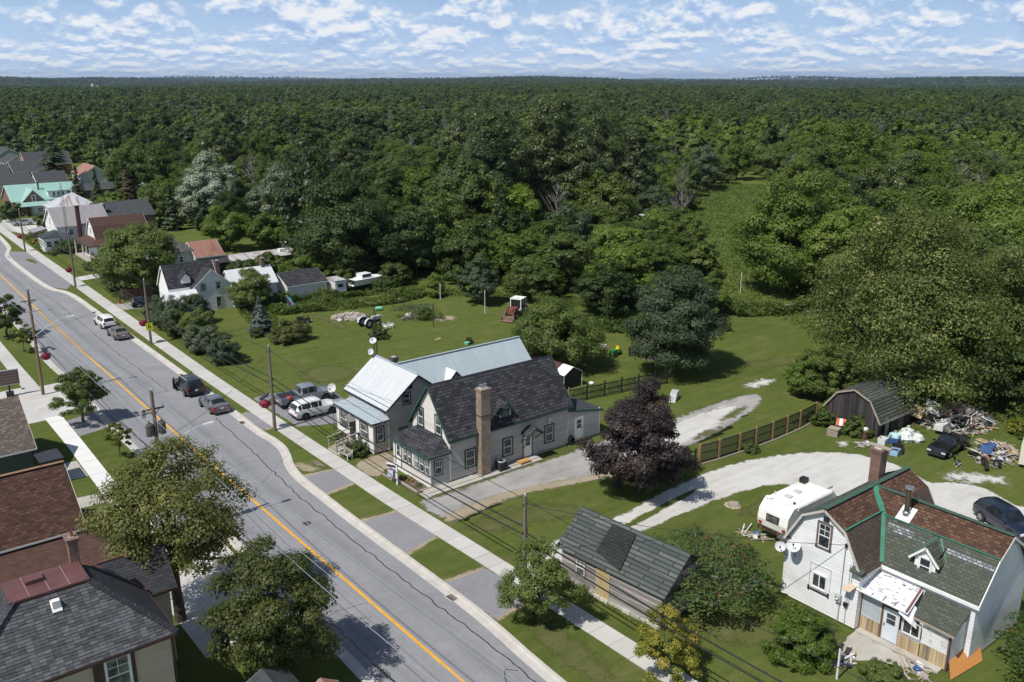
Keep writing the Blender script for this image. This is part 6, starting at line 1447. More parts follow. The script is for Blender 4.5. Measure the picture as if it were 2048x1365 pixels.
# tractors and mowers
RED = pmat('faded red tractor paint', (.20, .07, .05), .6, .25, 4, dirt=(.12, .06, .04)); FORDG = pmat('pale grey tractor paint', (.50, .53, .55), .5, .1, 4)
def wheel(t, x, y, r, w_, rimm):
    b = MB(); b.lathe([(r * .55, -w_ / 2), (r * .93, -w_ / 2), (r, -w_ * .3), (r, w_ * .3), (r * .93, w_ / 2), (r * .55, w_ / 2)], 20, (x, y, r), 'y'); q = b.build('wheel', RUB, t, True); b = MB(); b.lathe([(0, -.03), (r * .56, -.06), (r * .56, .06), (0, .03)], 16, (x, y, r), 'y'); b.build('rim', rimm, q)
t = thing('loader_tractor', 'rusty red tractor with front loader and white cab at the edge of the lawn', 'tractor', (76.2, 94.8, 0), R(-153))
for s in (-1, 1): wheel(t, -1.0, s * .95, .8, .45, WHITE); wheel(t, 1.35, s * .8, .45, .28, WHITE)
b = MB(); b.box(.0, 1.9, -.4, .4, .75, 1.5); b.build('bonnet', RED, t); b = MB(); b.box(-1.3, 1.7, -.3, .3, .55, .8); b.build('chassis', BLACKM, t); b = MB(); b.tube([(1.2, .25, 1.5), (1.2, .25, 2.1)], .05, 6); b.build('exhaust', BLACKM, t)
b = MB(); b.box(-1.75, .1, -.85, .85, 2.5, 2.62); b.box(-.4, .1, -.5, .3, 2.62, 2.75); cb = b.build('cab_roof', WHITE, t)
for x, y in ((-1.65, -.78), (-1.65, .78), (0, -.78), (0, .78), (-.8, -.78), (-.8, .78)): b = MB(); b.box(x - .05, x + .05, y - .05, y + .05, 1.1, 2.5); b.build('cab_post', WHITE, t)
b = MB(); b.box(-1.66, 0, -.82, .82, .95, 1.35); b.build('cab_body', WHITE, t); b = MB(); b.box(-1.6, -.05, -.76, .76, 1.35, 2.48); b.build('cab_window', CARG, t)
b = MB()
for s in (-1, 1): b.beam((.1, s * .62, 1.35), (1.6, s * .62, 1.5), .1, .16); b.beam((1.6, s * .62, 1.5), (2.7, s * .62, .45), .1, .16); b.beam((.9, s * .62, .7), (1.7, s * .62, 1.3), .07, .07)
b.build('loader_arm', RED, t); b = MB(); b.box(2.6, 2.66, -.95, .95, .1, .75); b.box(2.66, 3.3, -.95, .95, .1, .15); b.slab([(2.66, -.95, .1), (3.3, -.95, .1), (2.66, -.95, .75)], .05); b.slab([(2.66, .95, .1), (2.66, .95, .75), (3.3, .95, .1)], .05); b.build('bucket', pmat('worn bucket steel', (.22, .15, .11), .6, .3, 4), t)
t = thing('vintage_tractor', 'small old tractor with pale grey fenders and bonnet on the back lawn', 'tractor', (58.0, 103.1, 0), R(8))
for s in (-1, 1):
    wheel(t, -.95, s * .75, .65, .3, FORDG); wheel(t, 1.1, s * .65, .3, .15, FORDG); b = MB()
    for k in range(7):
        a0, a1 = R(10 + k * 24), R(34 + k * 24); r = .74
        b.face([(-.95 + r * math.cos(a0), s * .58, .65 + r * math.sin(a0)), (-.95 + r * math.cos(a1), s * .58, .65 + r * math.sin(a1)), (-.95 + r * math.cos(a1), s * .95, .65 + r * math.sin(a1)), (-.95 + r * math.cos(a0), s * .95, .65 + r * math.sin(a0))])
    b.build('fender', FORDG, t)
b = MB(); b.box(.1, 1.5, -.25, .25, .85, 1.3); b.build('bonnet', FORDG, t, True); b = MB(); b.box(-1.2, 1.4, -.18, .18, .45, .8); b.box(.2, 1.4, -.22, .22, .6, .86); b.build('chassis', BLACKM, t); b = MB(); b.box(-.8, -.45, -.22, .22, .95, 1.05); b.tube([(-.1, 0, 1.1), (-.3, 0, 1.4)], .03, 5); b.lathe([(.18, 0), (.2, .02), (.16, .02)], 12, (-.32, 0, 1.4)); b.build('seat', BLACKM, t)
def plastic_chair(loc, rz, lab):
    t = thing('plastic_chair', lab, 'chair', loc, rz, 'plastic chairs on the lawn')
    b = MB(); b.box(-.26, .26, -.26, .26, .4, .44); b.build('seat', WHITE, t); b = MB(); b.slab([(-.28, .24, .44), (.28, .24, .44), (.26, .38, .95), (-.26, .38, .95)], .04); b.build('backrest', WHITE, t)
    for x in (-.25, .25):
        for y in (-.24, .24): b = MB(); b.box(x - .025, x + .025, y - .025, y + .025, 0, .42); b.build('leg', WHITE, t)
    for x in (-.28, .28): b = MB(); b.box(x - .03, x + .03, -.25, .3, .62, .66); b.box(x - .025, x + .025, -.25, -.2, .42, .62); b.build('armrest', WHITE, t)
plastic_chair((58.6, 100.4, 0), .5, 'white plastic chair nearer the old grey tractor'); plastic_chair((59.5, 100.5, 0), .7, 'white plastic chair farther from the old grey tractor')
def mower(loc, rz, lab, body, seat):
    t = thing('riding_mower', lab, 'mower', loc, rz)
    for s in (-1, 1): wheel(t, -.5, s * .42, .27, .22, RIM); wheel(t, .6, s * .4, .19, .15, RIM)
    b = MB(); b.box(.05, .95, -.28, .28, .35, .78); b.build('bonnet', body, t, True); b = MB(); b.box(-.85, .1, -.42, .42, .3, .5); b.build('chassis', body, t); b = MB(); b.box(-.62, -.2, -.22, .22, .6, .68); b.box(-.66, -.58, -.22, .22, .6, 1.0); b.build('seat', seat, t); b = MB(); b.tube([(.1, 0, .75), (-.05, 0, .98)], .02, 5); b.lathe([(.15, 0), (.17, .02), (.13, .02)], 10, (-.06, 0, .98)); b.build('steering_wheel', BLACKM, t)
JG = pmat('green mower paint', (.03, .22, .03), .4, .1, 4); JY = pmat('yellow seat', (.70, .55, .03), .5, .1, 4)
mower((51.7, 110.4, 0), 2.6, 'dark riding mower on the lawn behind the flowering bush', P_NAVY, BLACKM); mower((74.3, 73.3, 0), 3.5, 'green riding mower with yellow seat in the shade beside the round tree', JG, JY)
t = thing('garden_trailer', 'tilted white utility trailer bed left of the green riding mower', 'trailer', (73.5, 75.4, 0), .4); b = MB(); b.slab([(-.9, -.6, .2), (.9, -.6, .85), (.9, .6, .85), (-.9, .6, .2)], .06); b.build('deck', PALE, t); b = MB(); b.lathe([(0, -.5), (.25, -.5), (.25, .5), (0, .5)], 12, (0, -.1, .25), 'y'); b.build('wheels', RUB, t)
t = thing('wheelie_bin', 'dark grey bin beside the green riding mower', 'bin', (75.6, 71.8, 0), .3); b = MB(); b.hexa([(-.28, -.28, 0), (.28, -.28, 0), (.28, .28, 0), (-.28, .28, 0), (-.34, -.34, .95), (.34, -.34, .95), (.34, .34, .95), (-.34, .34, .95)]); b.build('body', BUMP, t); b = MB(); b.obox((0, 0, 1.0), (.74, .74, .07), (.2, 0, 0)); b.build('lid', BUMP, t)
t = thing('play_slide', 'blue playground slide with a red panel at the weedy edge of the lawn', 'slide', (53.6, 118.2, 0), .2); BLUP = pmat('blue plastic', (.10, .25, .36), .45, .1, 3)
b = MB(); b.slab([(-.3, .9, 2.3), (.3, .9, 2.3), (.3, -.6, .8), (-.3, -.6, .8)], .05); b.box(-.36, -.3, -.6, .9, .8, 1.0); b.build('chute', BLUP, t); b = MB(); b.box(-.9, -.82, -.9, -.82, 0, 1.2); b.box(.5, .58, -.9, -.82, 0, 1.1); b.box(-.9, .6, -.9, -.82, 1.1, 1.2); b.box(-.3, -.2, .85, .95, 0, 2.3); b.build('frame', BLUP, t); b = MB(); b.box(-.8, -.35, -.2, 0, 1.0, 1.6); t.scale = (.75,) * 3; b.build('panel', pmat('red play panel', (.45, .04, .03), .5, .1, 3), t)
# ================================================================== poles, wires, lamps, signs
POLEW = woodmat('pole wood', (.085, .07, .058), (.16, .135, .112), (.24, .21, .18), (12, 12, .7)); POLEN = woodmat('newer pole wood', (.12, .075, .045), (.19, .125, .08), (.26, .18, .12), (12, 12, .7)); GALV = pmat('galvanised arm', (.48, .52, .53), .4, .08, 3); PORC = pmat('insulator', (.55, .57, .60), .2, .1, 4)
PET = leafmat('petunia flowers', [(.0, (.16, .008, .028)), (.5, (.33, .018, .055)), (1.0, (.46, .05, .11))], .15)
def basket(loc, lab, seed):
    t = thing('hanging_basket', lab, 'flower basket', loc, 0, 'flower baskets on the street poles'); rr = np.random.RandomState(seed)
    d = rr.normal(size=(420, 3)); d /= np.linalg.norm(d, axis=1)[:, None]; d[:, 2] *= .78; p = d * (.40 + .14 * rr.rand(420, 1)); s = .07
    a = np.cross(d, rr.normal(size=(420, 3))); a /= np.linalg.norm(a, axis=1)[:, None]; c = np.cross(d, a)
    V = np.stack([p - a * s, p - c * s, p + a * s, p + c * s], 1).reshape(-1, 3); me = npmesh('flowers', V, np.arange(420 * 4).reshape(-1, 4), rr.rand(420), PET); o = bpy.data.objects.new('flowers', me); COL.objects.link(o); o.parent = t
    b = MB(); b.lathe([(0, -.42), (.24, -.36), (.32, -.05), (.3, .05), (0, .08)], 12); b.build('pot', DARKT, t); b = MB(); b.tube([(0, 0, .1), (0, 0, .75)], .012, 4); b.build('hanger', BLACKM, t)
def pole(x, y, h, lab, wood=None, lean=(0, 0), bands=(), arm=None, lamp=None, transf=None, group='utility poles along the street'):
    t = thing('utility_pole', lab, 'utility pole', (x, y, -.05), 0, group)
    b = MB(); b.tube([(0, 0, 0), (lean[0] * .5, lean[1] * .5, h / 2), (lean[0], lean[1], h)], [.17, .145, .115], 10); b.build('post', wood or POLEW, t, True)
    for z in bands: b = MB(); b.box(-.2, .2, -.03, .03, z - .05, z + .05); b.tube([(.16, 0, z), (.26, 0, z + .02)], .03, 5); b.build('bracket', BLACKM, t)
    if arm:
        b = MB(); b.beam((-.75, .16, arm), (.75, .16, arm), .1, .11); b.beam((-.5, .16, arm), (0, .16, arm - .5), .04, .04); b.beam((.5, .16, arm), (0, .16, arm - .5), .04, .04); ca = b.build('crossarm', POLEW, t)
        for u in (-.7, .7): b = MB(); b.lathe([(.035, 0), (.06, .05), (.035, .1), (.055, .15), (0, .18)], 8, (u, .16, arm + .05)); b.build('insulator', PORC, ca)
    b = MB(); b.lathe([(.04, 0), (.07, .06), (.04, .12), (.06, .17), (0, .2)], 8, (lean[0], lean[1], h)); b.build('insulator', PORC, t)
    if lamp:
        z, L, zr = lamp; b = MB(); b.tube([(.1, 0, z), (L * .55, -.05, z + (zr - z) * .72), (L * .85, -.1, zr - .05), (L, -.1, zr)], [.045, .04, .035, .035], 7); la = b.build('lamp_arm', GALV, t); b = MB(); b.hexa([(L - .05, -.22, zr - .06), (L + .75, -.26, zr), (L + .75, .06, zr), (L - .05, .02, zr - .06), (L - .05, -.18, zr + .06), (L + .7, -.22, zr + .1), (L + .7, .02, zr + .1), (L - .05, -.02, zr + .06)]); b.build('lamp_head', GREYM, la)
    if transf:
        for s in (-1, 1):
            b = MB(); b.lathe([(0, 0), (.25, .0), (.27, .08), (.27, .78), (.22, .88), (0, .9)], 14, (s * .42, 0, transf)); tr_ = b.build('transformer', pmat('transformer grey', (.085, .085, .08), .5, .2, 4) if 'transformer grey' not in MATS else MATS['transformer grey'], t, True); b = MB(); b.lathe([(.05, 0), (.07, .1), (.03, .22)], 7, (s * .42, 0, transf + .9)); b.build('bushing', pmat('brown porcelain', (.2, .09, .06), .3, .1, 4) if 'brown porcelain' not in MATS else MATS['brown porcelain'], tr_)
        b = MB(); b.box(-.8, -.5, .2, .3, transf + 1.3, transf + 1.9); b.build('cutout', PORC, t); b = MB(); b.beam((-.8, .1, transf + 1.6), (.1, .1, transf + 1.7), .08, .08); b.build('cutout_arm', POLEW, t)
    return t
RP = [(33.5, 240, 8.4), (33.35, 192.1, 8.2), (32.9, 152.9, 8.9), (32.05, 112.8, 8.3), (31.92, 76.05, 8.35), (32.35, 39.3, 7.2), (33.0, 2, 8)]
pole(*RP[1], 'utility pole with flower basket beyond the long asphalt bay', bands=(5.2,)); pole(*RP[2], 'utility pole with flower basket at the near end of the long asphalt bay', bands=(5.2,)); pole(*RP[3], 'utility pole carrying the yellow school crossing sign', bands=(5.5,), arm=None); pole(*RP[4], 'grey utility pole with flower basket in front of the silver roofed house', bands=(7.9, 5.1, 4.5)); pole(*RP[5], 'utility pole behind the small tree by the plank shed', bands=(6.6, 4.7))
LP = [(17.1, 140, 11.4), (17.1, 100.65, 11.35), (17.1, 61.4, 11.35), (17.3, 22.5, 11.4), (17.4, -20, 11.4)]
pole(*LP[1], 'tall brown utility pole with street lamp opposite the parked SUVs', POLEN, (.1, .3), (6.3,), 10.2, (6.5, 3.3, 8.0)); pole(*LP[2], 'tall utility pole with transformers and street lamp above the big street tree', POLEW, (0, .1), (6.1,), 9.95, (6.6, 3.3, 8.05), 8.1); pole(LP[0][0], LP[0][1], 11.4, 'utility pole at the left picture edge with only its street lamp in view', POLEW, (0, 0), (6.2,), 10.2, (6.5, 3.3, 8.0))
for (x, y, z, i, l) in ((32.9, 192.6, 2.9, 1, 'red flower basket on the farthest pole beyond the asphalt bay'), (32.4, 153.5, 2.8, 2, 'red flower basket on the pole at the near end of the asphalt bay'), (31.5, 113.2, 2.75, 3, 'red flower basket beside the yellow crossing sign'), (31.35, 76.5, 2.7, 4, 'red flower basket on the pole in front of the silver roofed house'), (17.9, 100.7, 4.1, 5, 'red flower basket on the tall brown pole across the street')): basket((x, y, z), l, i)
WIREB = pmat('black cable', (.012, .012, .013), .5, .1, 3); WIREG = pmat('bright bare wire', (.42, .43, .45), .4, .1, 3, metal=.5)
def wire(p, q, sag, r, mat, lab, group=None):
    p, q = Vector(p), Vector(q); pts = []
    for k in range(13):
        u = k / 12; v = p.lerp(q, u); v.z -= sag * 4 * u * (1 - u); pts.append(v)
    b = MB(); b.tube(pts, r, 5, cap=False); o = b.build('overhead_wire', mat); meta(o, lab, 'wire', group)
for i, (A, B_) in enumerate(zip(RP, RP[1:])):
    nm = ('at the far end of the asphalt bay', 'along the asphalt bay', 'above the round bushes', 'past the lawn and parked cars', 'in front of the grey house', 'past the plank shed at the bottom of the view')[i]
    kz = lambda P, f: P[2] * f
    wire((A[0], A[1], kz(A, .96)), (B_[0], B_[1], kz(B_, .96)), .5, .02, WIREB, 'thin top wire ' + nm, 'thin top wires on the house side')
    for j, f in enumerate((.62, .54)): wire((A[0] + .2, A[1], kz(A, f)), (B_[0] + .2, B_[1], kz(B_, f if i < 4 else f + .05)), .55, .045, WIREB, ('upper', 'lower')[j] + ' thick black cable ' + nm, 'thick black cables on the house side')
for i, (A, B_) in enumerate(zip(LP, LP[1:])):
    nm = ('up the street past the left edge', 'between the two tall lamp poles', 'over the near roadway', 'toward the camera')[i]
    for dx, z, sg, r, m, l in ((0, 11.35, .6, .014, WIREG, 'bare top wire'), (-.7, 10.25, .6, .014, WIREG, 'bare crossarm wire on the house side'), (.7, 10.25, .6, .014, WIREG, 'bare crossarm wire on the road side'), (.15, 6.3, .6, .03, WIREB, 'black telephone cable'), (.15, 8.2, .7, .018, WIREG, 'pale service cable')): wire((A[0] + dx, A[1], z), (B_[0] + dx, B_[1], z), sg, r, m, l + ' ' + nm, 'wires over the street side poles')
wire((32.35, 39.3, 6.6), (45.5, 25.2, 5.3), .5, .018, WIREB, 'service wire from the pole by the shed to the white gambrel gable'); wire((31.92, 76.05, 7.8), (38.3, 61.0, 5.2), .4, .014, WIREB, 'service wire to the grey house gable'); wire((17.1, 61.4, 6.2), (12.5, 49, 5.3), .3, .014, WIREB, 'service wire to the slate roofed house'); wire((17.1, 100.6, 7), (32.05, 112.8, 7.8), .8, .013, WIREB, 'cross street wire between the brown pole and the crossing sign pole'); wire((17.1, 61.4, 7.5), (31.92, 76.05, 7.9), .8, .013, WIREB, 'cross street wire between the transformer pole and the grey pole')
t = thing('crossing_sign', 'fluorescent yellow school crossing sign with two black figures on a pole', 'road sign', (32.0, 112.55, 2.35)); FLUO = pmat('fluorescent yellow', (.72, .80, .02), .5, .03, 3)
b = MB(); b.slab([(-.42, 0, -.45), (.42, 0, -.45), (.42, 0, .45), (-.42, 0, .45)], .02); b.build('plate', FLUO, t)
b = MB()
for x, s in ((-.11, 1), (.11, .88)):
    zz = -.25
    b.face([(x - .06 * s, -.012, zz), (x - .01, -.012, zz), (x, -.012, zz + .16 * s), (x + .01, -.012, zz), (x + .06 * s, -.012, zz), (x + .075 * s, -.012, zz + .32 * s), (x - .075 * s, -.012, zz + .32 * s)]); b.face([(x + .055 * s * math.cos(a), -.012, zz + .38 * s + .055 * s * math.sin(a)) for a in [k * math.pi / 4 for k in range(8)]])
b.face([(-.14, -.012, .22), (0, -.012, .38), (.14, -.012, .22), (.05, -.012, .22), (.05, -.012, .16), (-.05, -.012, .16), (-.05, -.012, .22)]); b.build('symbol', BLACKM, t)
t = thing('letter_board_sign', 'brown letter board sign on a dark post beside the concrete drive', 'sign', (14.3, 102.2, 0), R(-6)); b = MB(); b.box(-1.0, 1.0, -.1, .1, 1.35, 2.85); b.build('board', pmat('brown letter board', (.11, .075, .065), .6, .15, 2), t)
b = MB()
for z0, z1, x0, x1 in ((2.6, 2.7, -.8, .8), (2.25, 2.32, -.7, .75), (1.95, 2.03, -.6, .7), (1.62, 1.7, -.75, .1), (1.62, 1.7, .2, .8)):
    x = x0
    while x < x1: b.box(x, x + .07, -.108, -.1, z0, z1); x += .11
b.build('lettering', pmat('dull letter strips', (.24, .20, .185), .7, .2, 3), t, kind='stuff'); b = MB()
for a in ((-1.05, 1.05, 2.85, 2.92), (-1.05, 1.05, 1.28, 1.35), (-1.05, -1.0, 1.35, 2.85), (1.0, 1.05, 1.35, 2.85)): b.box(a[0], a[1], -.12, .12, a[2], a[3])
b.build('frame', pmat('grey sign frame', (.33, .33, .35), .6, .1, 3), t); b = MB(); b.box(-.09, .09, -.09, .09, 0, 1.3); b.build('post', BLACKM, t); b = MB(); b.box(-.35, .35, -.3, .3, 0, .55); b.build('base', BLACKM, t)
t = thing('marker_flag', 'tiny blue marker flag on a wire stake by the sign', 'flag', (15.25, 101.2, 0)); b = MB(); b.tube([(0, 0, 0), (0, 0, 1.0)], .012, 4); b.build('stake', GREYM, t); b = MB(); b.box(0, .3, -.005, .005, .85, 1.0); b.build('flag', pmat('blue flag', (.02, .08, .25), .6, .1, 3), t)
t = thing('sale_sign', 'hanging house sale sign on a white post in front of the grey house', 'sign', (34.75, 58.7, 0), R(-65)); b = MB(); b.box(-.06, .06, -.06, .06, 0, 1.9); b.box(-1.0, .12, -.045, .045, 1.7, 1.79); b.build('post', WHITE, t)
b = MB(); b.box(-.92, -.12, -.015, .015, .5, 1.62); pn = b.build('panel', pmat('white sign panel', (.76, .77, .79), .5, .03, 3), t); 
def fl(a, nm, m):
    b = MB(); b.box(a[0], a[1], -.022, .022, a[2], a[3]); b.build(nm, m, pn)
fl((-.92, -.12, 1.45, 1.66), 'header', pmat('charcoal header', (.06, .055, .075), .6, .2, 4)); fl((-.92, -.12, 1.2, 1.32), 'plum_band', pmat('plum band', (.17, .04, .10), .6, .1, 4)); fl((-.92, -.46, .58, 1.18), 'pale_field', pmat('pale blue field', (.50, .55, .66), .6, .15, 6)); fl((-.40, -.16, .62, 1.15), 'portrait', pmat('dark portrait print', (.05, .06, .09), .6, .5, 5)); fl((-.92, -.12, .5, .57), 'footer', MATS['charcoal header'])
t = thing('hydrant', 'small red hydrant in the grass left of the footpath bushes', 'hydrant', (35.2, 137.2, 0)); b = MB(); b.lathe([(.16, 0), (.14, .1), (.14, .6), (.17, .62), (.12, .8), (0, .86)], 10); b.build('barrel', pmat('dull red iron', (.30, .05, .04), .6, .1, 3), t); b = MB(); b.lathe([(0, -.24), (.07, -.24), (.07, .24), (0, .24)], 8, (0, 0, .48), 'y'); b.build('nozzle', MATS['dull red iron'], t)
t = thing('post_lamp', 'white garden post with a small cap lamp before the white gambrel house', 'lamp', (40.7, 22.15, 0)); b = MB(); b.box(-.05, .05, -.05, .05, 0, 2.0); b.build('post', PALE, t); b = MB(); b.hexa([(-.07, -.07, 2), (.07, -.07, 2), (.07, .07, 2), (-.07, .07, 2), (-.12, -.12, 2.2), (.12, -.12, 2.2), (.12, .12, 2.2), (-.12, .12, 2.2)]); b.build('lantern', GLASS, t); b = MB(); b.hexa([(-.16, -.16, 2.2), (.16, -.16, 2.2), (.16, .16, 2.2), (-.16, .16, 2.2), (-.03, -.03, 2.32), (.03, -.03, 2.32), (.03, .03, 2.32), (-.03, .03, 2.32)]); b.build('cap', BLACKM, t)
# far power line through the woods
for i, (x, y) in enumerate(((219, 640), (272, 575), (312, 520), (338, 478), (380, 420), (423, 372))):
    pole(x, y, 14.5, ('far power line pole, counting from the left number one, at the wood edge', 'far power line pole above light green crowns left of the middle', 'far power line pole in the gap left of the poplars', 'far power line pole just left of the tall poplars', 'far power line pole right of the tall poplars', 'far power line pole before the bare grey trees on the right')[i].replace(', counting from the left number one, at', ' leftmost at'), POLEW, (0, 0), (), 13.6, group='far power line poles')
    if i: wire((x, y, 14.2), (px_, py_, 14.2), 1.2, .05, WIREG, 'far power line wire over the woods', 'far power line wires')
    px_, py_ = x, y
pole(90.1, 341, 9.6, 'lone bare pole with a short arm in the far clearing', POLEW, (0, 0), (), None, (8.2, -1.0, 9.0), group='far clearing pole')
# ================================================================== fences and yard things
BLKL = pmat('black lattice', (.022, .022, .026), .6, .2, 4); POSTO = woodmat('orange brown posts', (.20, .11, .055), (.30, .17, .09), (.38, .23, .13), (9, 9, 1))
t = thing('lattice_fence', 'black lattice fence with orange brown posts between gravel lot and lawn', 'fence', (57.35, 46.0, 0))
FP = [(0, 0), (2.2, -.3), (4.8, -.48), (7.0, -.6), (9.4, -.65), (11.7, -.6), (13.9, -.5), (17.0, -.2)]
for i, (x, y) in enumerate(FP):
    b = MB(); b.box(x - .09, x + .09, y - .09, y + .09, 0, 1.85); b.build('post', POSTO, t)
    if i:
        p, q = FP[i - 1], (x, y)
        for z in (.2, .95, 1.68): b = MB(); b.beam((p[0] + .09, p[1], z), (q[0] - .09, q[1], z), .05, .09); b.build('rail', BLKL, t)
        b = MB(); L = x - p[0]; n = int(L / .16)
        for k in range(n):
            for z0, z1 in ((.24, .91), (.99, 1.64)):
                u0, u1 = k / n, min(1, (k + 3.2) / n); v0, v1 = min(1, (k + 3.2) / n), k / n
                def at(u, z, o=0): return (p[0] + L * u, p[1] + (q[1] - p[1]) * u + o, z)
                b.beam(at(u0, z0, .015), at(u1, z1, .015), .012, .04); b.beam(at(v0, z0, -.015), at(v1, z1, -.015), .012, .04)
        b.build('lattice', BLKL, t, kind='stuff')
        b = MB(); b.beam((p[0], p[1] - .2, .06), (q[0], q[1] - .2, .06), .12, .1); b.build('edging', TIMB, t)
t = thing('rail_fence', 'short black three rail fence beside the maroon tree', 'fence', (54.6, 46.5, 0))
for x in (0, 2.5): b = MB(); b.box(x - .06, x + .06, -.06 - x * .1, .06 - x * .1, 0, 1.4); b.build('post', BLKL, t)
for z in (.4, .8, 1.2): b = MB(); b.beam((0, 0, z), (2.55, -.28, z), .05, .1); b.build('rail', BLKL, t)
t = thing('back_fence', 'dark lattice fence on brown posts behind the grey house and the gravel lot', 'fence', (58.6, 64.2, 0))
GB = [(0, 0), (2.2, -.35), (4.4, -.7), (6.6, -1.0), (8.8, -1.35), (11.0, -1.7), (12.6, -2.0)]
for i, (x, y) in enumerate(GB):
    b = MB(); b.box(x - .06, x + .06, y - .06, y + .06, 0, 1.75); b.build('post', POSTO if i == 0 else BLKL, t)
    if i:
        p, q = GB[i - 1], (x, y)
        for z in (.25, .8, 1.4): b = MB(); b.beam((p[0], p[1], z), (q[0], q[1], z), .05, .1); b.build('rail', BLKL, t)
        b = MB(); L = x - p[0]; n = 13
        for k in range(n): b.beam((p[0] + L * k / n, p[1] + (q[1] - p[1]) * k / n, .28), (p[0] + L * min(1, (k + 4) / n), p[1] + (q[1] - p[1]) * min(1, (k + 4) / n), 1.36), .012, .04); b.beam((p[0] + L * min(1, (k + 4) / n), p[1] + .02, .28), (p[0] + L * k / n, p[1] + .02, 1.36), .012, .04)
        b.build('lattice', BLKL, t, kind='stuff')
t = thing('stone_marker', 'grey stone block with a sloping side on the grass behind the gravel lot', 'stone block', (67.9, 58.3, 0), .5); b = MB(); b.hexa([(-.9, -.35, 0), (.7, -.35, 0), (.7, .35, 0), (-.9, .35, 0), (-.1, -.35, .8), (.7, -.35, .9), (.7, .35, .9), (-.1, .35, .8)]); b.build('block', pmat('split stone', (.40, .41, .41), .9, .2, 5, bmp=.5), t)
t = thing('fabric_garage', 'dark fabric garage with maroon roof and white front panels behind the metal roofed wing', 'shelter', (62.2, 67.6, 0), .03); MRN = pmat('maroon fabric', (.085, .035, .035), .7, .15, 2); BLKF = pmat('black fabric', (.02, .022, .024), .6, .15, 2)
def gsec(y0, y1, m, nm):
    b = MB(); b.slab([(-1.35, y0, 1.6), (-.1, y0, 2.3), (-.1, y1, 2.3), (-1.35, y1, 1.6)][::-1], .05); b.slab([(.1, y0, 2.3), (1.35, y0, 1.6), (1.35, y1, 1.6), (.1, y1, 2.3)][::-1], .05); b.slab([(-.1, y0, 2.3), (.1, y0, 2.3), (.1, y1, 2.3), (-.1, y1, 2.3)][::-1], .05); b.build(nm, m, t)
gsec(-.1, 1.5, WHITE, 'front_roof_panel'); gsec(1.5, 6.5, MRN, 'rear_roof_panel')
b = MB(); b.face([(-1.3, 0, 0), (1.3, 0, 0), (1.3, 0, 1.6), (0, 0, 2.25), (-1.3, 0, 1.6)]); b.build('front_curtain', BLKF, t); b = MB(); b.face([(-1.3, 6.4, 0), (-1.3, 0, 0), (-1.3, 0, 1.6), (-1.3, 6.4, 1.6)]); b.face([(1.3, 0, 0), (1.3, 6.4, 0), (1.3, 6.4, 1.6), (1.3, 0, 1.6)]); b.build('side_wall', BLKF, t)
for x in (-1.33, 1.33): b = MB(); b.tube([(x, -.05, 0), (x, -.05, 1.62)], .03, 6); b.build('frame_pole', GREYM, t)
b = MB(); b.lathe([(0, 0), (.22, .0), (.3, .16), (.2, .28), (0, .3)], 9); o = b.build('garbage_bag', WHITE, None, True, (64.6, 67.2, 0)); meta(o, 'small white bag on the grass beside the fabric garage', 'bag')
# around the barn
def sack(loc, r, mat, lab, cat='garbage bag', group=None, seed=1):
    rr = random.Random(seed); b = MB(); b.lathe([(0, 0), (r * .9, 0), (r * 1.05, r * .4), (r * .8, r * .95), (r * .25, r * 1.25), (r * .12, r * 1.3), (r * .2, r * 1.5), (0, r * 1.45)], 11); b.v = [(x * rr.uniform(.88, 1.1), y * rr.uniform(.88, 1.1), z * rr.uniform(.94, 1.05)) for x, y, z in b.v]; o = b.build('garbage_bag', mat, None, False, loc); meta(o, lab, cat, group)
BAGW = pmat('white bag plastic', (.68, .72, .70), .35, .08, 4); BAGA = pmat('aqua bag plastic', (.42, .62, .62), .35, .1, 4)
sack((76.3, 37.7, 0), .75, BAGW, 'big white full bag nearest the barn side door', seed=2); sack((77.3, 38.0, 0), .7, BAGW, 'white full bag farther along the barn side', seed=3); sack((75.6, 38.3, 0), .6, BAGA, 'aqua full bag at the barn corner', seed=4); sack((77.0, 36.9, 0), .6, BAGW, 'white full bag on the grass in front of the other bags', seed=5)
def crate(loc, s, rz, mat, nm, lab, cat, op=True):
    t = thing(nm, lab, cat, loc, rz); x, y, z = s; b = MB()
    if op: b.box(-x, x, -y, -y + .04, 0, z); b.box(-x, x, y - .04, y, 0, z); b.box(-x, -x + .04, -y, y, 0, z); b.box(x - .04, x, -y, y, 0, z); b.box(-x, x, -y, y, 0, .04)
    else: b.box(-x, x, -y, y, 0, z)
    b.build('box', mat, t); b = MB(); b.box(-x - .02, x + .02, -y - .02, -y, z - .08, z); b.box(-x - .02, x + .02, y, y + .02, z - .08, z); b.build('rim', mat, t)
crate((75.0, 38.0, 0), (.55, .4, .6), .3, pmat('blue tub plastic', (.04, .10, .25), .4, .1, 3), 'blue_tub', 'dark blue tub at the barn corner below the bags', 'tub'); crate((72.4, 36.5, 0), (.4, .35, .55), .2, pmat('light blue tub', (.30, .48, .66), .4, .08, 3), 'blue_tub', 'light blue open tub behind the brick chimney top', 'tub'); crate((73.4, 36.8, 0), (.8, .45, .45), .5, BUMP, 'black_tub', 'black low tub on the grass beside the light blue tub', 'tub'); crate((73.9, 38.5, 0), (.4, .35, .6), .1, PALE, 'white_bucket_box', 'white square bucket box at the barn front corner', 'tub')
t = thing('pallet_stack', 'weathered grey pallet crate by the barn front left corner', 'pallet', (72.3, 42.5, 0), .25)
for k in range(4):
    b = MB(); b.box(-.6, .6, -.5, .5, .05 + k * .2, .1 + k * .2); b.build('slat', TIMB, t)
for x in (-.5, .5): b = MB(); b.box(x - .05, x + .05, -.5, .5, 0, .7); b.build('runner', TIMB, t)
t = thing('barricade_board', 'orange and white striped board leaning at the barn front', 'board', (74.2, 43.0, .3), .5)
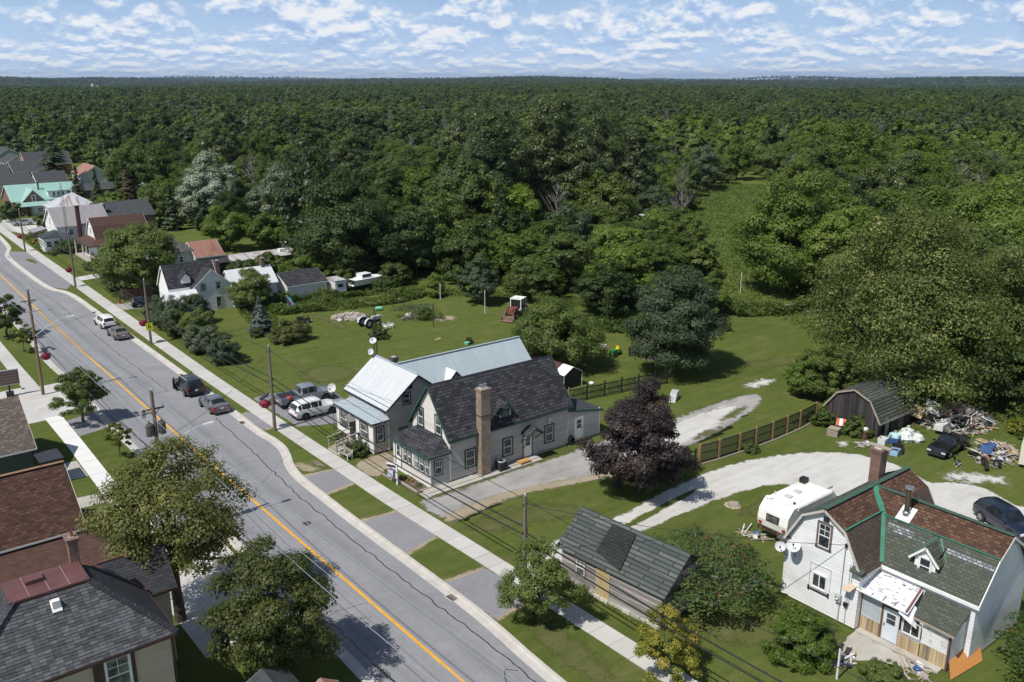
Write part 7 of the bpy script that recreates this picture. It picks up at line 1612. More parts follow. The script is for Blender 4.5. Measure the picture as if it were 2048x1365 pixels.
for k in range(3): b = MB(); b.obox((0, -.3 + k * .3, .35), (.9, .29, .04), (0, -.5, 0)); b.build('stripe', (pmat('orange board', (.55, .16, .07), .6, .1, 3) if k == 0 else WHITE if k == 1 else MATS['orange board']), t)
t = thing('barrel', 'rusty barrel with white rags beside the barn front', 'barrel', (73.7, 40.2, 0)); b = MB(); b.lathe([(.29, 0), (.31, .3), (.29, .6), (.31, .85), (0, .85)], 14); b.build('drum', pmat('rust brown drum', (.12, .05, .035), .7, .3, 4), t, True); b = MB(); b.lathe([(0, .85), (.3, .9), (.2, 1.1), (0, 1.15)], 8); b.build('rags', PALE, t)
SCR = [pmat('scrap white', (.62, .62, .61), .7, .1, 3), pmat('scrap grey wood', (.33, .29, .26), .8, .2, 3), pmat('scrap tan', (.45, .34, .22), .8, .15, 3), pmat('scrap blue', (.06, .13, .30), .5, .1, 3), pmat('scrap rust', (.23, .10, .06), .8, .2, 3), pmat('scrap black', (.03, .03, .034), .6, .2, 3), pmat('scrap pale blue', (.42, .52, .58), .6, .1, 3)]
def scrap(cx, cy, rx, ry, h, n, seed, lab, name, stick=0.5, rz=0):
    """a heap: thin sticks and small bits as one uncountable mass"""
    rr = random.Random(seed); bs = [MB() for _ in SCR]
    for i in range(n):
        a = rr.uniform(0, 6.283); q = math.sqrt(rr.random()); x, y = q * rx * math.cos(a), q * ry * math.sin(a); x, y = x * math.cos(rz) - y * math.sin(rz), x * math.sin(rz) + y * math.cos(rz)
        z = h * (1 - q * q) * rr.uniform(.3, 1); k = rr.choices(range(7), (3, 6, 2, .5, 1, 1.2, .8))[0]
        if rr.random() < stick:
            an = rr.uniform(0, 3.14); L = rr.uniform(.5, 1.8); d = (math.cos(an) * L / 2, math.sin(an) * L / 2, rr.uniform(-.25, .25))
            bs[k if k in (0, 1, 1, 2) else 1].beam((cx + x - d[0], cy + y - d[1], max(.05, z - d[2])), (cx + x + d[0], cy + y + d[1], max(.08, z + d[2])), rr.uniform(.04, .1), rr.uniform(.03, .06))
        else: bs[k].obox((cx + x, cy + y, max(.06, z)), (rr.uniform(.1, .55), rr.uniform(.1, .45), rr.uniform(.04, .25)), (rr.uniform(-.5, .5), rr.uniform(-.5, .5), rr.uniform(0, 3)))
    t = thing(name, lab, 'scrap heap', (cx, cy, 0)); bk = BK(t)
    for q, b in enumerate(bs):
        if b.f: bk.put(b, 'scrap', SCR[q], kind='stuff')
    return t
scrap(84.6, 37.0, 4.3, 3.2, 1.6, 520, 1, 'large heap of sticks, boards and scrap under the trees right of the barn', 'scrap_heap', .7); scrap(79.2, 31.0, 3.0, 1.6, .9, 170, 2, 'smaller scrap heap of boards and bags right of the old black pickup', 'scrap_heap', .45, .1); scrap(57.9, 109.3, 2.4, 2.2, .25, 260, 3, 'flat scatter of white and rusty litter on the back lawn', 'litter_heap', .15); scrap(64.2, 103.4, 1.2, .8, .7, 40, 4, 'small grey and violet junk pile in tall grass on the back lawn', 'junk_pile', .4); scrap(42.6, 22.9, 1.3, .5, .35, 26, 5, 'white and black rubbish beside the garden post lamp', 'junk_pile', .3); scrap(74.6, 76.8, 1.6, .8, .9, 40, 6, 'white and dark garden junk behind the tilted trailer', 'junk_pile', .3); scrap(45.0, 31.0, .9, .5, .5, 26, 7, 'pile of pale rags against the corner of the white gambrel house', 'junk_pile', .1); scrap(44.6, 19.8, 1.2, .7, .25, 22, 8, 'broken boards on the patio before the yellow planked porch', 'junk_pile', .8); scrap(72.4, 39.4, .8, .4, .3, 22, 9, 'white and black litter on the grass at the barn front', 'junk_pile', .2); scrap(50.6, 35.2, .5, 1.2, .25, 16, 10, 'boards and sheet under the tail of the white camper', 'junk_pile', .7)
for i, (loc, s, rot, m, l) in enumerate((((82.4, 38.4, 1.6), (2.2, 1.3, .06), (.35, -.25, .5), SCR[0], 'big white board on top of the large scrap heap'), ((81.2, 39.2, 1.2), (1.5, 1.0, .06), (.3, -.5, .2), SCR[2], 'tan board at the left side of the large scrap heap'), ((83.4, 37.0, 1.7), (1.5, .8, .06), (.2, .2, .9), SCR[4], 'rust brown sheet next to the big white board'), ((80.9, 36.6, .7), (2.2, .8, .5), (0, 0, .15), SCR[0], 'white and red slab at the foot of the large scrap heap'), ((85.4, 34.6, .8), (1.6, 1.0, .06), (.3, .3, .4), SCR[6], 'pale blue sheet on the right of the large scrap heap'), ((78.6, 31.3, .8), (2.0, .9, .5), (.1, .1, .2), SCR[3], 'dark blue couch on the smaller scrap heap'), ((79.0, 32.0, 1.1), (1.9, .9, .06), (.15, .25, .2), SCR[2], 'orange tan board across the smaller scrap heap'), ((77.4, 32.0, .6), (1.7, .9, .07), (.3, .3, .6), SCR[0], 'cream board leaning on the left of the smaller scrap heap'))):
    b = MB(); b.obox((0, 0, 0), s, rot); b.obox((0, 0, s[2] / 2 + .02), (s[0] * .96, .08, .04), rot); o = b.build('board' if 'couch' not in l else 'couch', m, None, False, loc); meta(o, l, 'board' if 'couch' not in l else 'couch')
for i, (x, y, a, l) in enumerate(((75.3, 29.9, .5, 'dark tyre lying nearest at the smaller scrap heap'), (76.2, 30.5, .9, 'tyre leaning behind the nearest one'), (76.6, 29.6, 1.2, 'tyre with a pale rim standing at the right'))):
    t = thing('tyre', l, 'tyre', (x, y, .3), a); b = MB(); b.lathe([(.22, -.12), (.36, -.12), (.4, -.05), (.4, .05), (.36, .12), (.22, .12), (.22, -.12)], 16, (0, 0, .1), 'y'); b.build('rubber', RUB, t, True); b = MB(); b.lathe([(0, -.05), (.22, -.06), (.22, .06), (0, .05)], 14, (0, 0, .1), 'y'); b.build('rim', RIM if i == 2 else RIMD, t)
t = thing('folding_chair', 'dark folding chair left alone on the grass by the old black pickup', 'chair', (74.4, 31.9, 0), .8); b = MB(); b.box(-.25, .25, -.22, .22, .4, .45); b.build('seat', BUMP, t); b = MB(); b.slab([(-.25, .22, .45), (.25, .22, .45), (.25, .36, .95), (-.25, .36, .95)], .04); b.build('backrest', BUMP, t)
for s in (-1, 1): b = MB(); b.beam((s * .24, -.25, 0), (s * .24, .28, .6), .03, .03); b.beam((s * .24, .25, 0), (s * .24, -.22, .44), .03, .03); b.build('leg', GREYM, t)
t = thing('cargo_trailer', 'cream box trailer at the right picture edge by the scrap heap', 'trailer', (79.5, 27.9, 0), .3); b = MB(); b.box(-1.2, 2.2, -1, 1, .35, 2.1); b.build('box', pmat('cream trailer', (.66, .63, .52), .5, .04, 2), t)
for s in (-1, 1): b = MB(); b.lathe([(0, -.1), (.33, -.1), (.33, .1), (0, .1)], 14, (.5, s * 1.02, .33), 'y'); b.build('wheel', RUB, t)
b = MB(); b.tube([(-1.1, .9, 2.1), (-1.1, .9, 3.4)], .03, 5); b.build('whip_pole', PALE, t)
for i, (p, q, r, l) in enumerate((((109.5, 74.5, .3), (113.5, 71.0, 1.1), .16, 'bleached log propped at the meadow edge'), ((110, 72.2, .25), (114.2, 70.2, .5), .18, 'thick bleached log lying across the meadow edge'), ((109.8, 70.8, .2), (113, 68.6, .3), .14, 'lowest bleached log at the meadow edge'))): b = MB(); b.tube([p, ((p[0] + q[0]) / 2, (p[1] + q[1]) / 2 + .1, (p[2] + q[2]) / 2 + .1), q], [r, r * .85, r * .6], 7); o = b.build('fallen_log', TIMB); meta(o, l, 'log')
b = MB(); b.lathe([(.65, 0), (.5, .12), (.42, .2), (0, .22)], 11); b.v = [(x * random.uniform(.85, 1.15), y * random.uniform(.85, 1.15), z) for x, y, z in b.v]; o = b.build('tree_stump', TIMB, None, False, (53.3, 39.2, 0)); meta(o, 'low grey tree stump in the grass left of the camper', 'stump')
for i, (x, y, h, l) in enumerate(((65.7, 110.2, 2.6, 'thin dark post by the white sheet on the back lawn'), (64.2, 97.4, 3.2, 'thin dark post on the middle of the back lawn'), (73.7, 109.8, 2.4, 'thin pale post before the yellow green shrub'), (73.9, 98.9, 3.3, 'thin pale post near the rusty red tractor'), (111.6, 83.7, 3.4, 'thin white post in the mown ride'))): b = MB(); b.tube([(0, 0, 0), (0, 0, h)], .05, 6); b.lathe([(.07, 0), (.07, .05), (0, .08)], 6, (0, 0, h)); o = b.build('garden_post', PALE if i in (2, 3, 4) else DARKT, None, False, (x, y, 0)); meta(o, l, 'post')
for i, (x, y, sx, sy, rz, m, l) in enumerate(((68.7, 113.2, 1.8, .5, -.5, WHITE, 'crumpled white sheet on the grass beside a thin post'), (62.5, 119.9, .7, .4, .6, WHITE, 'white scrap in the tall weeds'), (59.7, 125.6, 1.2, .5, 0, SCR[2], 'pale tan sheet among weeds near the black roofed garage'), (61.2, 91.9, .9, .15, .1, SCR[2], 'small tan board on the mown back lawn'), (48.2, 104.4, .5, .3, .2, SCR[1], 'grey scrap beside the blue spruce'), (53.9, 117.0, .7, .5, .4, WHITE, 'white tarp lump below the blue slide'))): b = MB(); b.slab([(-sx / 2, -sy / 2, .06), (sx / 2, -sy / 2, .1), (sx / 2, sy / 2, .28), (-sx / 2, sy / 2, .2)], .05); o = b.build('sheet_scrap', m, None, False, (x, y, 0)); o.rotation_euler = (0, 0, rz); meta(o, l, 'scrap')
b = MB(); b.lathe([(0, -.45), (.28, -.45), (.3, 0), (.28, .45), (0, .45)], 12, (0, 0, .3), 'y'); o = b.build('green_barrel', pmat('mint green barrel', (.18, .52, .36), .5, .1, 3), None, True, (63.1, 109.9, 0)); o.rotation_euler = (0, 0, 1.2); meta(o, 'mint green barrel lying on the back lawn', 'barrel')
for i, (x, y, l) in enumerate(((62.9, 88.0, 'green and white toy by a tiny bush on the mown lawn'), (64.3, 84.6, 'dark green planter on the lawn beyond the long metal roof'))): b = MB(); b.lathe([(0, 0), (.3, 0), (.36, .3), (.2, .35), (0, .3)], 10); o = b.build('planter', MATS['mint green barrel'] if i == 0 else DGRN, None, False, (x, y, 0)); meta(o, l, 'planter')
t = thing('white_frame_hut', 'white framed stand with open sides half hidden among trees', 'stand', (134.5, 124.5, 0), -.7)
b = MB(); b.box(-1.9, 1.9, -1.2, 1.2, 4.2, 4.4); b.build('platform', WHITE, t); b = MB(); b.box(-1.9, 1.9, -1.2, 1.2, 5.4, 5.55); b.build('roof_frame', PALE, t)
for x in (-1.8, 0, 1.8):
    for y in (-1.1, 1.1): b = MB(); b.box(x - .08, x + .08, y - .08, y + .08, 0, 5.4); b.build('post', WHITE, t)
b = MB(); b.box(-1.8, 1.8, -1.05, 1.05, 4.4, 4.9); b.build('side_panel', DARKT, t)
t = thing('kiosk', 'tip of a small white edged roof below the near street tree', 'kiosk', (14.9, 37.2, 0)); bk = BK(t); block(bk, 'y', 35.2, 39.2, gab(13.6, 16.0, 1.9, 2.5), 0, CREAMB, None, SHIFLAT, .2, .2, WHITE)
t = thing('kiosk', 'tip of a small rust brown roof beside the white edged one', 'kiosk', (16.2, 36.4, 0)); bk = BK(t); block(bk, 'y', 34.0, 37.0, gab(16.2, 17.8, 1.7, 2.2), 0, CREAMB, None, RUST, .15, .2, WHITE)
# haze in the air over the whole scene
HAZE_D = 0.00004
HZ = bpy.data.materials.new('thin haze'); HZ.use_nodes = True; k = NT(HZ.node_tree)
for n in list(HZ.node_tree.nodes): HZ.node_tree.nodes.remove(n)
o_ = k.n('ShaderNodeOutputMaterial'); v_ = k.n('ShaderNodeVolumePrincipled'); v_.inputs['Color'].default_value = (.50, .68, .95, 1); v_.inputs['Density'].default_value = HAZE_D; v_.inputs['Anisotropy'].default_value = 0.2; k.l(v_.outputs[0], o_.inputs['Volume'])
b = MB(); b.box(-23000, 23000, -23000, 23000, -60, 140); hz_ = b.build('haze', HZ); hz_['kind'] = 'stuff'
# ================================================================== trees and plants
def L3(a, b, c): return [(0.0, a), (0.5, b), (1.0, c)]
LEAF = {
 'mid': leafmat('mid green leaves', L3((.055, .088, .020), (.105, .150, .034), (.175, .220, .058))),
 'dark': leafmat('dark green leaves', L3((.036, .062, .018), (.068, .106, .028), (.120, .165, .045))),
 'lime': leafmat('light green leaves', L3((.075, .122, .018), (.130, .190, .030), (.200, .260, .052))),
 'olive': leafmat('olive seed leaves', L3((.058, .076, .020), (.120, .138, .036), (.250, .245, .080))),
 'chestnut': leafmat('chestnut leaves with painted sparkle', [(0, (.05, .075, .02)), (.45, (.10, .135, .034)), (.8, (.19, .215, .062)), (1, (.42, .42, .16))]),  # palest stop puts the sparkle of sunlit leaves into the colour
 'yellow': leafmat('yellow tipped leaves', [(0, (.07, .10, .018)), (.45, (.17, .20, .03)), (.75, (.38, .33, .05)), (1, (.50, .33, .10))]),
 'grey': leafmat('grey green leaves', L3((.056, .085, .042), (.098, .135, .070), (.200, .240, .150))),
 'silver': leafmat('silver backed leaves', [(0, (.05, .08, .035)), (.5, (.12, .16, .085)), (.8, (.24, .28, .20)), (1, (.38, .42, .33))], .2),
 'maroon': leafmat('maroon leaves', L3((.016, .011, .012), (.034, .022, .022), (.075, .050, .044)), .1),
 'poplar': leafmat('poplar leaves', L3((.036, .062, .020), (.072, .105, .034), (.170, .205, .080)), spec=.45, rough=.4),
 'spruce': leafmat('blue spruce needles', L3((.030, .050, .038), (.058, .085, .068), (.105, .140, .120)), .05),
 'fir': leafmat('dark fir needles', L3((.020, .038, .015), (.038, .062, .024), (.070, .100, .040)), .05),
 'brownfir': leafmat('browning fir needles', L3((.035, .036, .017), (.066, .058, .028), (.115, .090, .045)), .05),
 'sumac': leafmat('sumac leaves', L3((.040, .075, .020), (.075, .125, .032), (.135, .185, .060))),
 'sumacred': leafmat('sumac seed heads', L3((.07, .015, .012), (.12, .026, .020), (.18, .05, .04)), .05),
 'weed': leafmat('rank weeds', L3((.070, .105, .024), (.110, .155, .036), (.170, .210, .060))),
 'tan': leafmat('dry brown leaves', L3((.14, .09, .055), (.24, .16, .10), (.34, .25, .17)), .1),
}
BARK = woodmat('tree bark', (.035, .028, .022), (.075, .06, .05), (.13, .11, .09), (5, 5, 1)); BARKG = woodmat('pale grey bark', (.12, .11, .10), (.21, .195, .18), (.32, .30, .28), (5, 5, 1))
def leaves(P, N, size, rs, asp=.62):
    """one leaf spray per point: a pointed triangle facing along N"""
    n = len(P)
    T = np.cross(N, rs.normal(size=(n, 3))); T /= np.linalg.norm(T, axis=1)[:, None] + 1e-9
    B = np.cross(N, T); s = (size * rs.uniform(.6, 1.35, n))[:, None]
    V = np.stack([P - T * s, P + T * s * .75 - B * s * asp * 1.15, P + T * s * .75 + B * s * asp * 1.15], 1).reshape(-1, 3)
    return V, np.arange(n * 3).reshape(-1, 3)
def unit(a): return a / (np.linalg.norm(a, axis=1)[:, None] + 1e-9)
def crown_points(rx, rz, zc, nclump, nleaf, seed, shape='round', rough=.22, core=.35):
    rs = np.random.RandomState(seed)
    D = unit(rs.normal(size=(nclump, 3)))
    ph = rs.uniform(0, 6.28, (5, 3)); fr = rs.uniform(1.2, 3.4, (5, 3))
    lob = sum(np.sin((D * fr[i] + ph[i]).sum(1)) for i in range(5)) / 5
    f = (core + (1 - core) * rs.uniform(0, 1, nclump) ** .42) * (1 + rough * lob * 1.6)
    C = D * f[:, None]
    if shape == 'dome': C[:, 2] = np.where(C[:, 2] < 0, C[:, 2] * .62, C[:, 2])
    if shape == 'cone': k = (1 - .62 * (C[:, 2] + 1) / 2); C[:, :2] *= k[:, None] * 1.25
    if shape == 'column': k = 1.05 - .35 * np.abs(C[:, 2]) ** 2; C[:, :2] *= k[:, None]
    if shape == 'egg': k = 1.1 - .3 * (C[:, 2] + .3); C[:, :2] *= k[:, None]
    C = C * [rx, rx, rz]
    rc = rs.uniform(.13, .30, nclump) * (rx * rx * rz) ** (1 / 3)
    per = np.maximum(4, (nleaf * rc ** 2 / (rc ** 2).sum()).astype(int))
    idx = np.repeat(np.arange(nclump), per); n = len(idx)
    v = unit(rs.normal(size=(n, 3))); v[:, 2] = v[:, 2] * .8 + .18; v = unit(v)
    r = rc[idx] * (rs.uniform(0, 1, n) ** .5); P = C[idx] + v * r[:, None] * [1, 1, .72]
    out = unit(C + [0, 0, rz * .25])
    N = unit(v * .85 + out[idx] * .45 + rs.normal(size=(n, 3)) * .27 + [-.12, 0, .42])
    ct = rs.uniform(.15, .85, nclump)
    t = np.clip(ct[idx] * .45 + rs.uniform(0, 1, n) ** 1.3 * .62 - .02, 0, 1)
    P[:, 2] += zc
    return P, N, t, C, rs
CROWNS = {}
LEAFK = .58; LEAFN = 3.9
def crown(kind, rx, rz, zc, nclump, nleaf, size, seed, shape='round', name='crown', **kw):
    P, N, t, C, rs = crown_points(rx, rz, zc, int(nclump * 1.25), int(nleaf * LEAFN), seed, shape, **kw)
    V, Q = leaves(P, N, size * LEAFK, rs)
    return npmesh(name, V, Q, t, LEAF[kind]), C + [0, 0, zc]
def limbs(b, base, C, h0, r0, n, rs, top):
    """trunk with limbs reaching clump centres"""
    b.tube([(0, 0, -.1), (rs.uniform(-.08, .08), rs.uniform(-.08, .08), h0 * .55), (rs.uniform(-.15, .15), rs.uniform(-.15, .15), h0), (rs.uniform(-.3, .3), rs.uniform(-.3, .3), top)], [r0 * 1.25, r0, r0 * .85, r0 * .25], 8)
    o = C[np.argsort(-np.linalg.norm(C[:, :2], axis=1))][: n * 3: 3]
    for c in o:
        c = Vector(c); s = Vector((0, 0, h0 * rs.uniform(.8, 1.05) + max(0, (c.z - h0)) * .25)); m = s.lerp(c, .5) + Vector((0, 0, -.06 * c.z + .1))
        b.tube([s, m, c], [r0 * .5, r0 * .3, r0 * .1], 5, cap=False)
def tree(name, label, x, y, h, r, kind, seed, bare=.22, nl=4000, size=.3, shape='round', nclump=None, group=None, cat='tree', r0=None, rz=None, bark=None, nlimb=7, z=0, **kw):
    """a tree of its own: trunk with limbs, and crown"""
    t = thing(name, label, cat, (x, y, z), 0, group)
    zb = h * bare; rzz = rz or (h - zb) / 2; zc = h - rzz
    nclump = nclump or int(34 + r * 9)
    me, C = crown(kind, r, rzz, zc, nclump, nl, size, seed, shape, **kw)
    o = bpy.data.objects.new('crown', me); COL.objects.link(o); o.parent = t
    rs = np.random.RandomState(seed + 99); b = MB(); limbs(b, None, C, max(.3, zb * 1.1), r0 or h * .018 + .03, nlimb, rs, h * .8); b.build('trunk', bark or BARK, t)
    return t
def shrub(name, label, x, y, h, r, kind, seed, nl=1500, size=.16, group=None, cat='shrub', rough=.22, **kw):
    return tree(name, label, x, y, h, r, kind, seed, .02, int(nl * 1.5), size, 'dome', int(46 + r * 14), group, cat, .05, h * .62, None, 5, rough=rough, **kw)
def conifer_mesh(kind, h, r, nw, nb, seed, size=.28, droop=.25, z0=.3, prof=1.0):
    rs = np.random.RandomState(seed); P, N, T = [], [], []
    for w_ in range(nw):
        f = w_ / (nw - 1); z = z0 + (h - z0) * f; R_ = r * (1 - f) ** prof * rs.uniform(.85, 1.1) + .08
        for k in range(max(4, int(nb * (1 - f * .55)))):
            a = rs.uniform(0, 6.283); L = R_ * rs.uniform(.75, 1.12); m = max(3, int(L / (size * .42))); tt = rs.uniform(.2, .8)
            for q in range(m):
                u = (q + .6) / m
                for s in (-1, 1):
                    sp = rs.uniform(0, .28) * L * (.35 + .5 * u); P.append((math.cos(a) * L * u - s * math.sin(a) * sp, math.sin(a) * L * u + s * math.cos(a) * sp, z - droop * L * u + rs.uniform(-.08, .08)))
                    N.append((math.cos(a) * .45 + rs.normal() * .25, math.sin(a) * .45 + rs.normal() * .25, .8)); T.append(np.clip(tt * .6 + rs.uniform(0, .4) + .15 * u, 0, 1))
    P, N, T = np.array(P), unit(np.array(N)), np.array(T); V, Q = leaves(P, N, size, rs, .5)
    return npmesh('crown', V, Q, T, LEAF[kind])
def conifer(label, x, y, h, r, kind, seed, nw=16, nb=11, size=.26, group=None, name='spruce_tree', prof=1.0):
    t = thing(name, label, 'tree', (x, y, 0), 0, group); o = bpy.data.objects.new('crown', conifer_mesh(kind, h, r, nw, nb, seed, size, prof=prof)); COL.objects.link(o); o.parent = t
    b = MB(); b.tube([(0, 0, -.1), (0, 0, h * .5), (0, 0, h * .95)], [h * .022, h * .013, .02], 7); b.build('trunk', BARK, t); return t
def bare_mesh(h, seed, nb=26):
    rs = random.Random(seed); b = MB(); top = Vector((rs.uniform(-.5, .5), rs.uniform(-.5, .5), h)); r0 = h * .012
    b.tube([(0, 0, -.1), (top.x * .3, top.y * .2, h * .5), top], [r0, r0 * .7, r0 * .15], 5)
    for k in range(nb):
        f = rs.uniform(.3, .95); s = Vector((top.x * f * .6, top.y * f * .6, h * f)); a = rs.uniform(0, 6.283); L = h * (1.08 - f) * rs.uniform(.3, .6); d = Vector((math.cos(a) * L * .6, math.sin(a) * L * .6, L * .75)); m = s + d * .55 + Vector((0, 0, -.05 * L))
        b.tube([s, m, s + d], [r0 * .45, r0 * .3, r0 * .1], 4, cap=False)
        for j in range(5):
            g = rs.uniform(.3, 1); s2 = s + d * g; a2 = a + rs.uniform(-1.1, 1.1); L2 = L * rs.uniform(.25, .5); b.tube([s2, s2 + Vector((math.cos(a2) * L2 * .6, math.sin(a2) * L2 * .6, L2 * .8))], [r0 * .2, r0 * .06], 3, cap=False)
    return b
# ---- trees that stand by the street and houses
tree('street_tree', 'tall open crowned street tree with a thick trunk beside the slate roofed house', 14.2, 50.5, 11.0, 4.1, 'olive', 11, .33, 9500, .16, 'egg', 150, r0=.3, nlimb=16, rough=.30, core=.3)
tree('street_tree', 'broad drooping street tree nearest the bottom of the roadway', 16.5, 41.6, 7.9, 3.35, 'olive', 12, .14, 10500, .155, 'round', 110, r0=.24, nlimb=14, rough=.3)
tree('street_tree', 'round green young street tree shading the roadway opposite the grey sedan', 18.35, 89.8, 5.6, 2.25, 'mid', 13, .24, 5000, .16, 'egg', 80, rough=.28)
tree('street_tree', 'small thin street tree with yellowish clusters near the tall transformer pole', 18.6, 78.8, 3.3, 1.2, 'yellow', 14, .30, 1500, .13, 'round', 26, r0=.045, rough=.35)
tree('street_tree', 'dark green street tree at the left picture edge', 18.6, 127.5, 5.7, 2.4, 'dark', 15, .22, 2600, .2, 'round', 55)
tree('street_tree', 'small yellowish street tree between the dark one and the brown pole', 18.9, 118.9, 3.6, 1.45, 'yellow', 16, .26, 1700, .15, 'round', 30, r0=.05)
tree('young_tree', 'young leafy tree beside the footpath in front of the plank shed', 31.2, 36.6, 5.5, 2.05, 'mid', 17, .13, 5200, .125, 'egg', 80, r0=.09, rough=.3)
tree('young_tree', 'yellow and green young tree at the bottom below the plank shed', 33.4, 28.2, 3.7, 1.75, 'yellow', 18, .12, 3600, .115, 'egg', 60, r0=.06, rough=.34)
tree('maroon_maple', 'dark maroon leaved maple between the two gravel drives', 49.0, 45.2, 8.9, 3.55, 'maroon', 19, .10, 12500, .17, 'egg', 100, r0=.2, nlimb=12, rough=.26)
shrub('bush', 'bright green bush under the lattice fence end right of the maroon maple', 53.8, 46.2, 2.2, 1.2, 'lime', 20, 1100, .15, cat='bush')
tree('round_maple', 'round maple with silvery top beside the mown ride', 74.7, 64.5, 11.7, 5.4, 'grey', 21, .08, 11000, .25, 'egg', 120, nlimb=10)
tree('apple_tree', 'wide low apple tree behind the long metal roof', 65.8, 74.6, 7.8, 5.3, 'mid', 22, .08, 9500, .23, 'dome', 120, rz=4.3)
tree('street_tree', 'big round dark green tree in front of the pale green house', 40.2, 142.5, 10.9, 6.0, 'mid', 23, .06, 9000, .32, 'round', 120)
tree('yard_tree', 'rounded green tree against the end wall of the white farmhouse', 49.4, 121.8, 5.7, 3.3, 'mid', 24, .04, 4200, .22, 'dome', 70)
tree('dark_maple', 'large dark maple towering over the sheds behind the lawn', 70.2, 131.5, 16.5, 7.4, 'dark', 25, .08, 12000, .36, 'egg', 150, nlimb=10)
tree('silver_maple', 'left one of the two pale silvery trees behind the street', 74, 203, 15, 6.2, 'silver', 26, .1, 7000, .40, 'egg', 110); tree('silver_maple', 'right one of the two pale silvery trees behind the street', 84, 186, 14.5, 5.8, 'silver', 27, .1, 6500, .40, 'egg', 100)
tree('yard_tree', 'light green round tree behind the rusty red roof', 64.3, 169, 8.2, 4.4, 'lime', 28, .08, 4500, .3, 'round', 80); tree('yard_tree', 'light green tree between the rusty red roof and the dark maple', 70.8, 164, 7.2, 4.2, 'lime', 29, .08, 4200, .3, 'round', 80)
shrub('bush', 'dark rounded bush in front of the long tin shed', 56.5, 140.5, 3.8, 3.0, 'dark', 30, 2600, .24, cat='bush'); shrub('bush', 'bright bush right of the black roofed garage', 62.6, 132.0, 4.8, 3.4, 'lime', 31, 3000, .24, cat='bush'); shrub('bush', 'bright green bush in front of the dark maple', 66.8, 128.5, 4.2, 3.0, 'weed', 32, 2600, .24, cat='bush'); shrub('bush', 'shrub between the white trailer box and the boat', 66.4, 125.0, 3.2, 1.7, 'mid', 33, 1300, .2, cat='bush'); shrub('bush', 'leafy shrub hiding the bow of the white boat', 73.6, 122.6, 4.0, 2.6, 'mid', 34, 2400, .22, cat='bush'); shrub('bush', 'low shrub in front of the white boat', 70.2, 120.2, 1.8, 1.9, 'mid', 35, 1400, .18, cat='bush')
tree('ash_tree', 'grey green globe tree at the back edge of the lawn', 76.6, 104.2, 6.6, 3.0, 'grey', 36, .08, 3800, .24, 'egg', 70); shrub('shrub', 'yellow green shrub at the back edge of the lawn', 74.2, 111.8, 3.6, 1.6, 'lime', 37, 1300, .18)
conifer('blue spruce standing on the lawn by the white farmhouse', 45.2, 109.7, 4.8, 1.75, 'spruce', 38, 24, 18, .17)
shrub('flowering_bush', 'wide bush with yellowish sprays in front of the blue spruce', 46.4, 103.6, 2.3, 2.6, 'olive', 39, 2800, .16, cat='bush')
for i, (x, y, h, r, k, l) in enumerate(((36.3, 99.8, 3.4, 2.05, 'grey', 'round grey green lilac nearest the grey utility pole'), (35.9, 105.4, 3.5, 2.0, 'grey', 'second round lilac along the footpath from the grey pole'), (37.6, 111.2, 3.9, 2.3, 'mid', 'green lilac mound in the middle of the footpath row'), (36.0, 114.6, 3.2, 1.8, 'mid', 'green lilac behind the yellow crossing sign'), (36.5, 118.8, 4.3, 2.3, 'grey', 'tall lilac left of the crossing sign'), (39.7, 119.0, 4.0, 2.0, 'grey', 'lilac in front of the white porch of the farmhouse'), (36.2, 123.0, 3.4, 1.9, 'grey', 'last lilac of the row before the navy hatchback'))): shrub('lilac_bush', l, x, y, h, r, k, 40 + i, 2700, .17, 'lilacs along the footpath', 'bush')
shrub('small_bush', 'small dark bush on the lawn near the old grey tractor', 55.8, 97.4, 1.5, 1.3, 'dark', 50, 900, .13, cat='bush'); shrub('small_bush', 'tiny round bush on the mown lawn beside the green toy', 63.5, 88.3, .9, .5, 'dark', 51, 300, .1, cat='bush'); shrub('small_bush', 'bush in the long grass by the violet junk pile', 65.6, 101.6, 1.5, 1.2, 'mid', 52, 800, .14, cat='bush'); shrub('small_bush', 'low bush in front of the lilacs on the lawn', 43.6, 107.6, 1.2, .8, 'mid', 53, 400, .12, cat='bush'); shrub('small_bush', 'tiny bush beside the dark planter beyond the metal roof', 64.9, 84.9, .9, .5, 'dark', 66, 300, .1, cat='bush')
shrub('rose_bush', 'green bush beside the white bench in front of the silver roofed house', 35.2, 66.2, 1.5, 1.0, 'mid', 54, 1500, .09, cat='bush'); shrub('hosta', 'bright light green plant by the porch wall beside the ramp', 35.7, 70.4, .8, .6, 'lime', 55, 350, .1, cat='plant')
for i, (x, y, h, r, k, l) in enumerate(((35.6, 59.2, .5, .42, 'weed', 'larger flowering plant at the far end of the flower bed'), (35.9, 58.5, .4, .35, 'yellow', 'yellow flowering plant in the flower bed'), (35.9, 57.2, .35, .35, 'mid', 'low green plant in the middle of the flower bed'))): shrub('garden_plant', l, x, y, h, r, k, 56 + i, 160, .06, cat='plant')
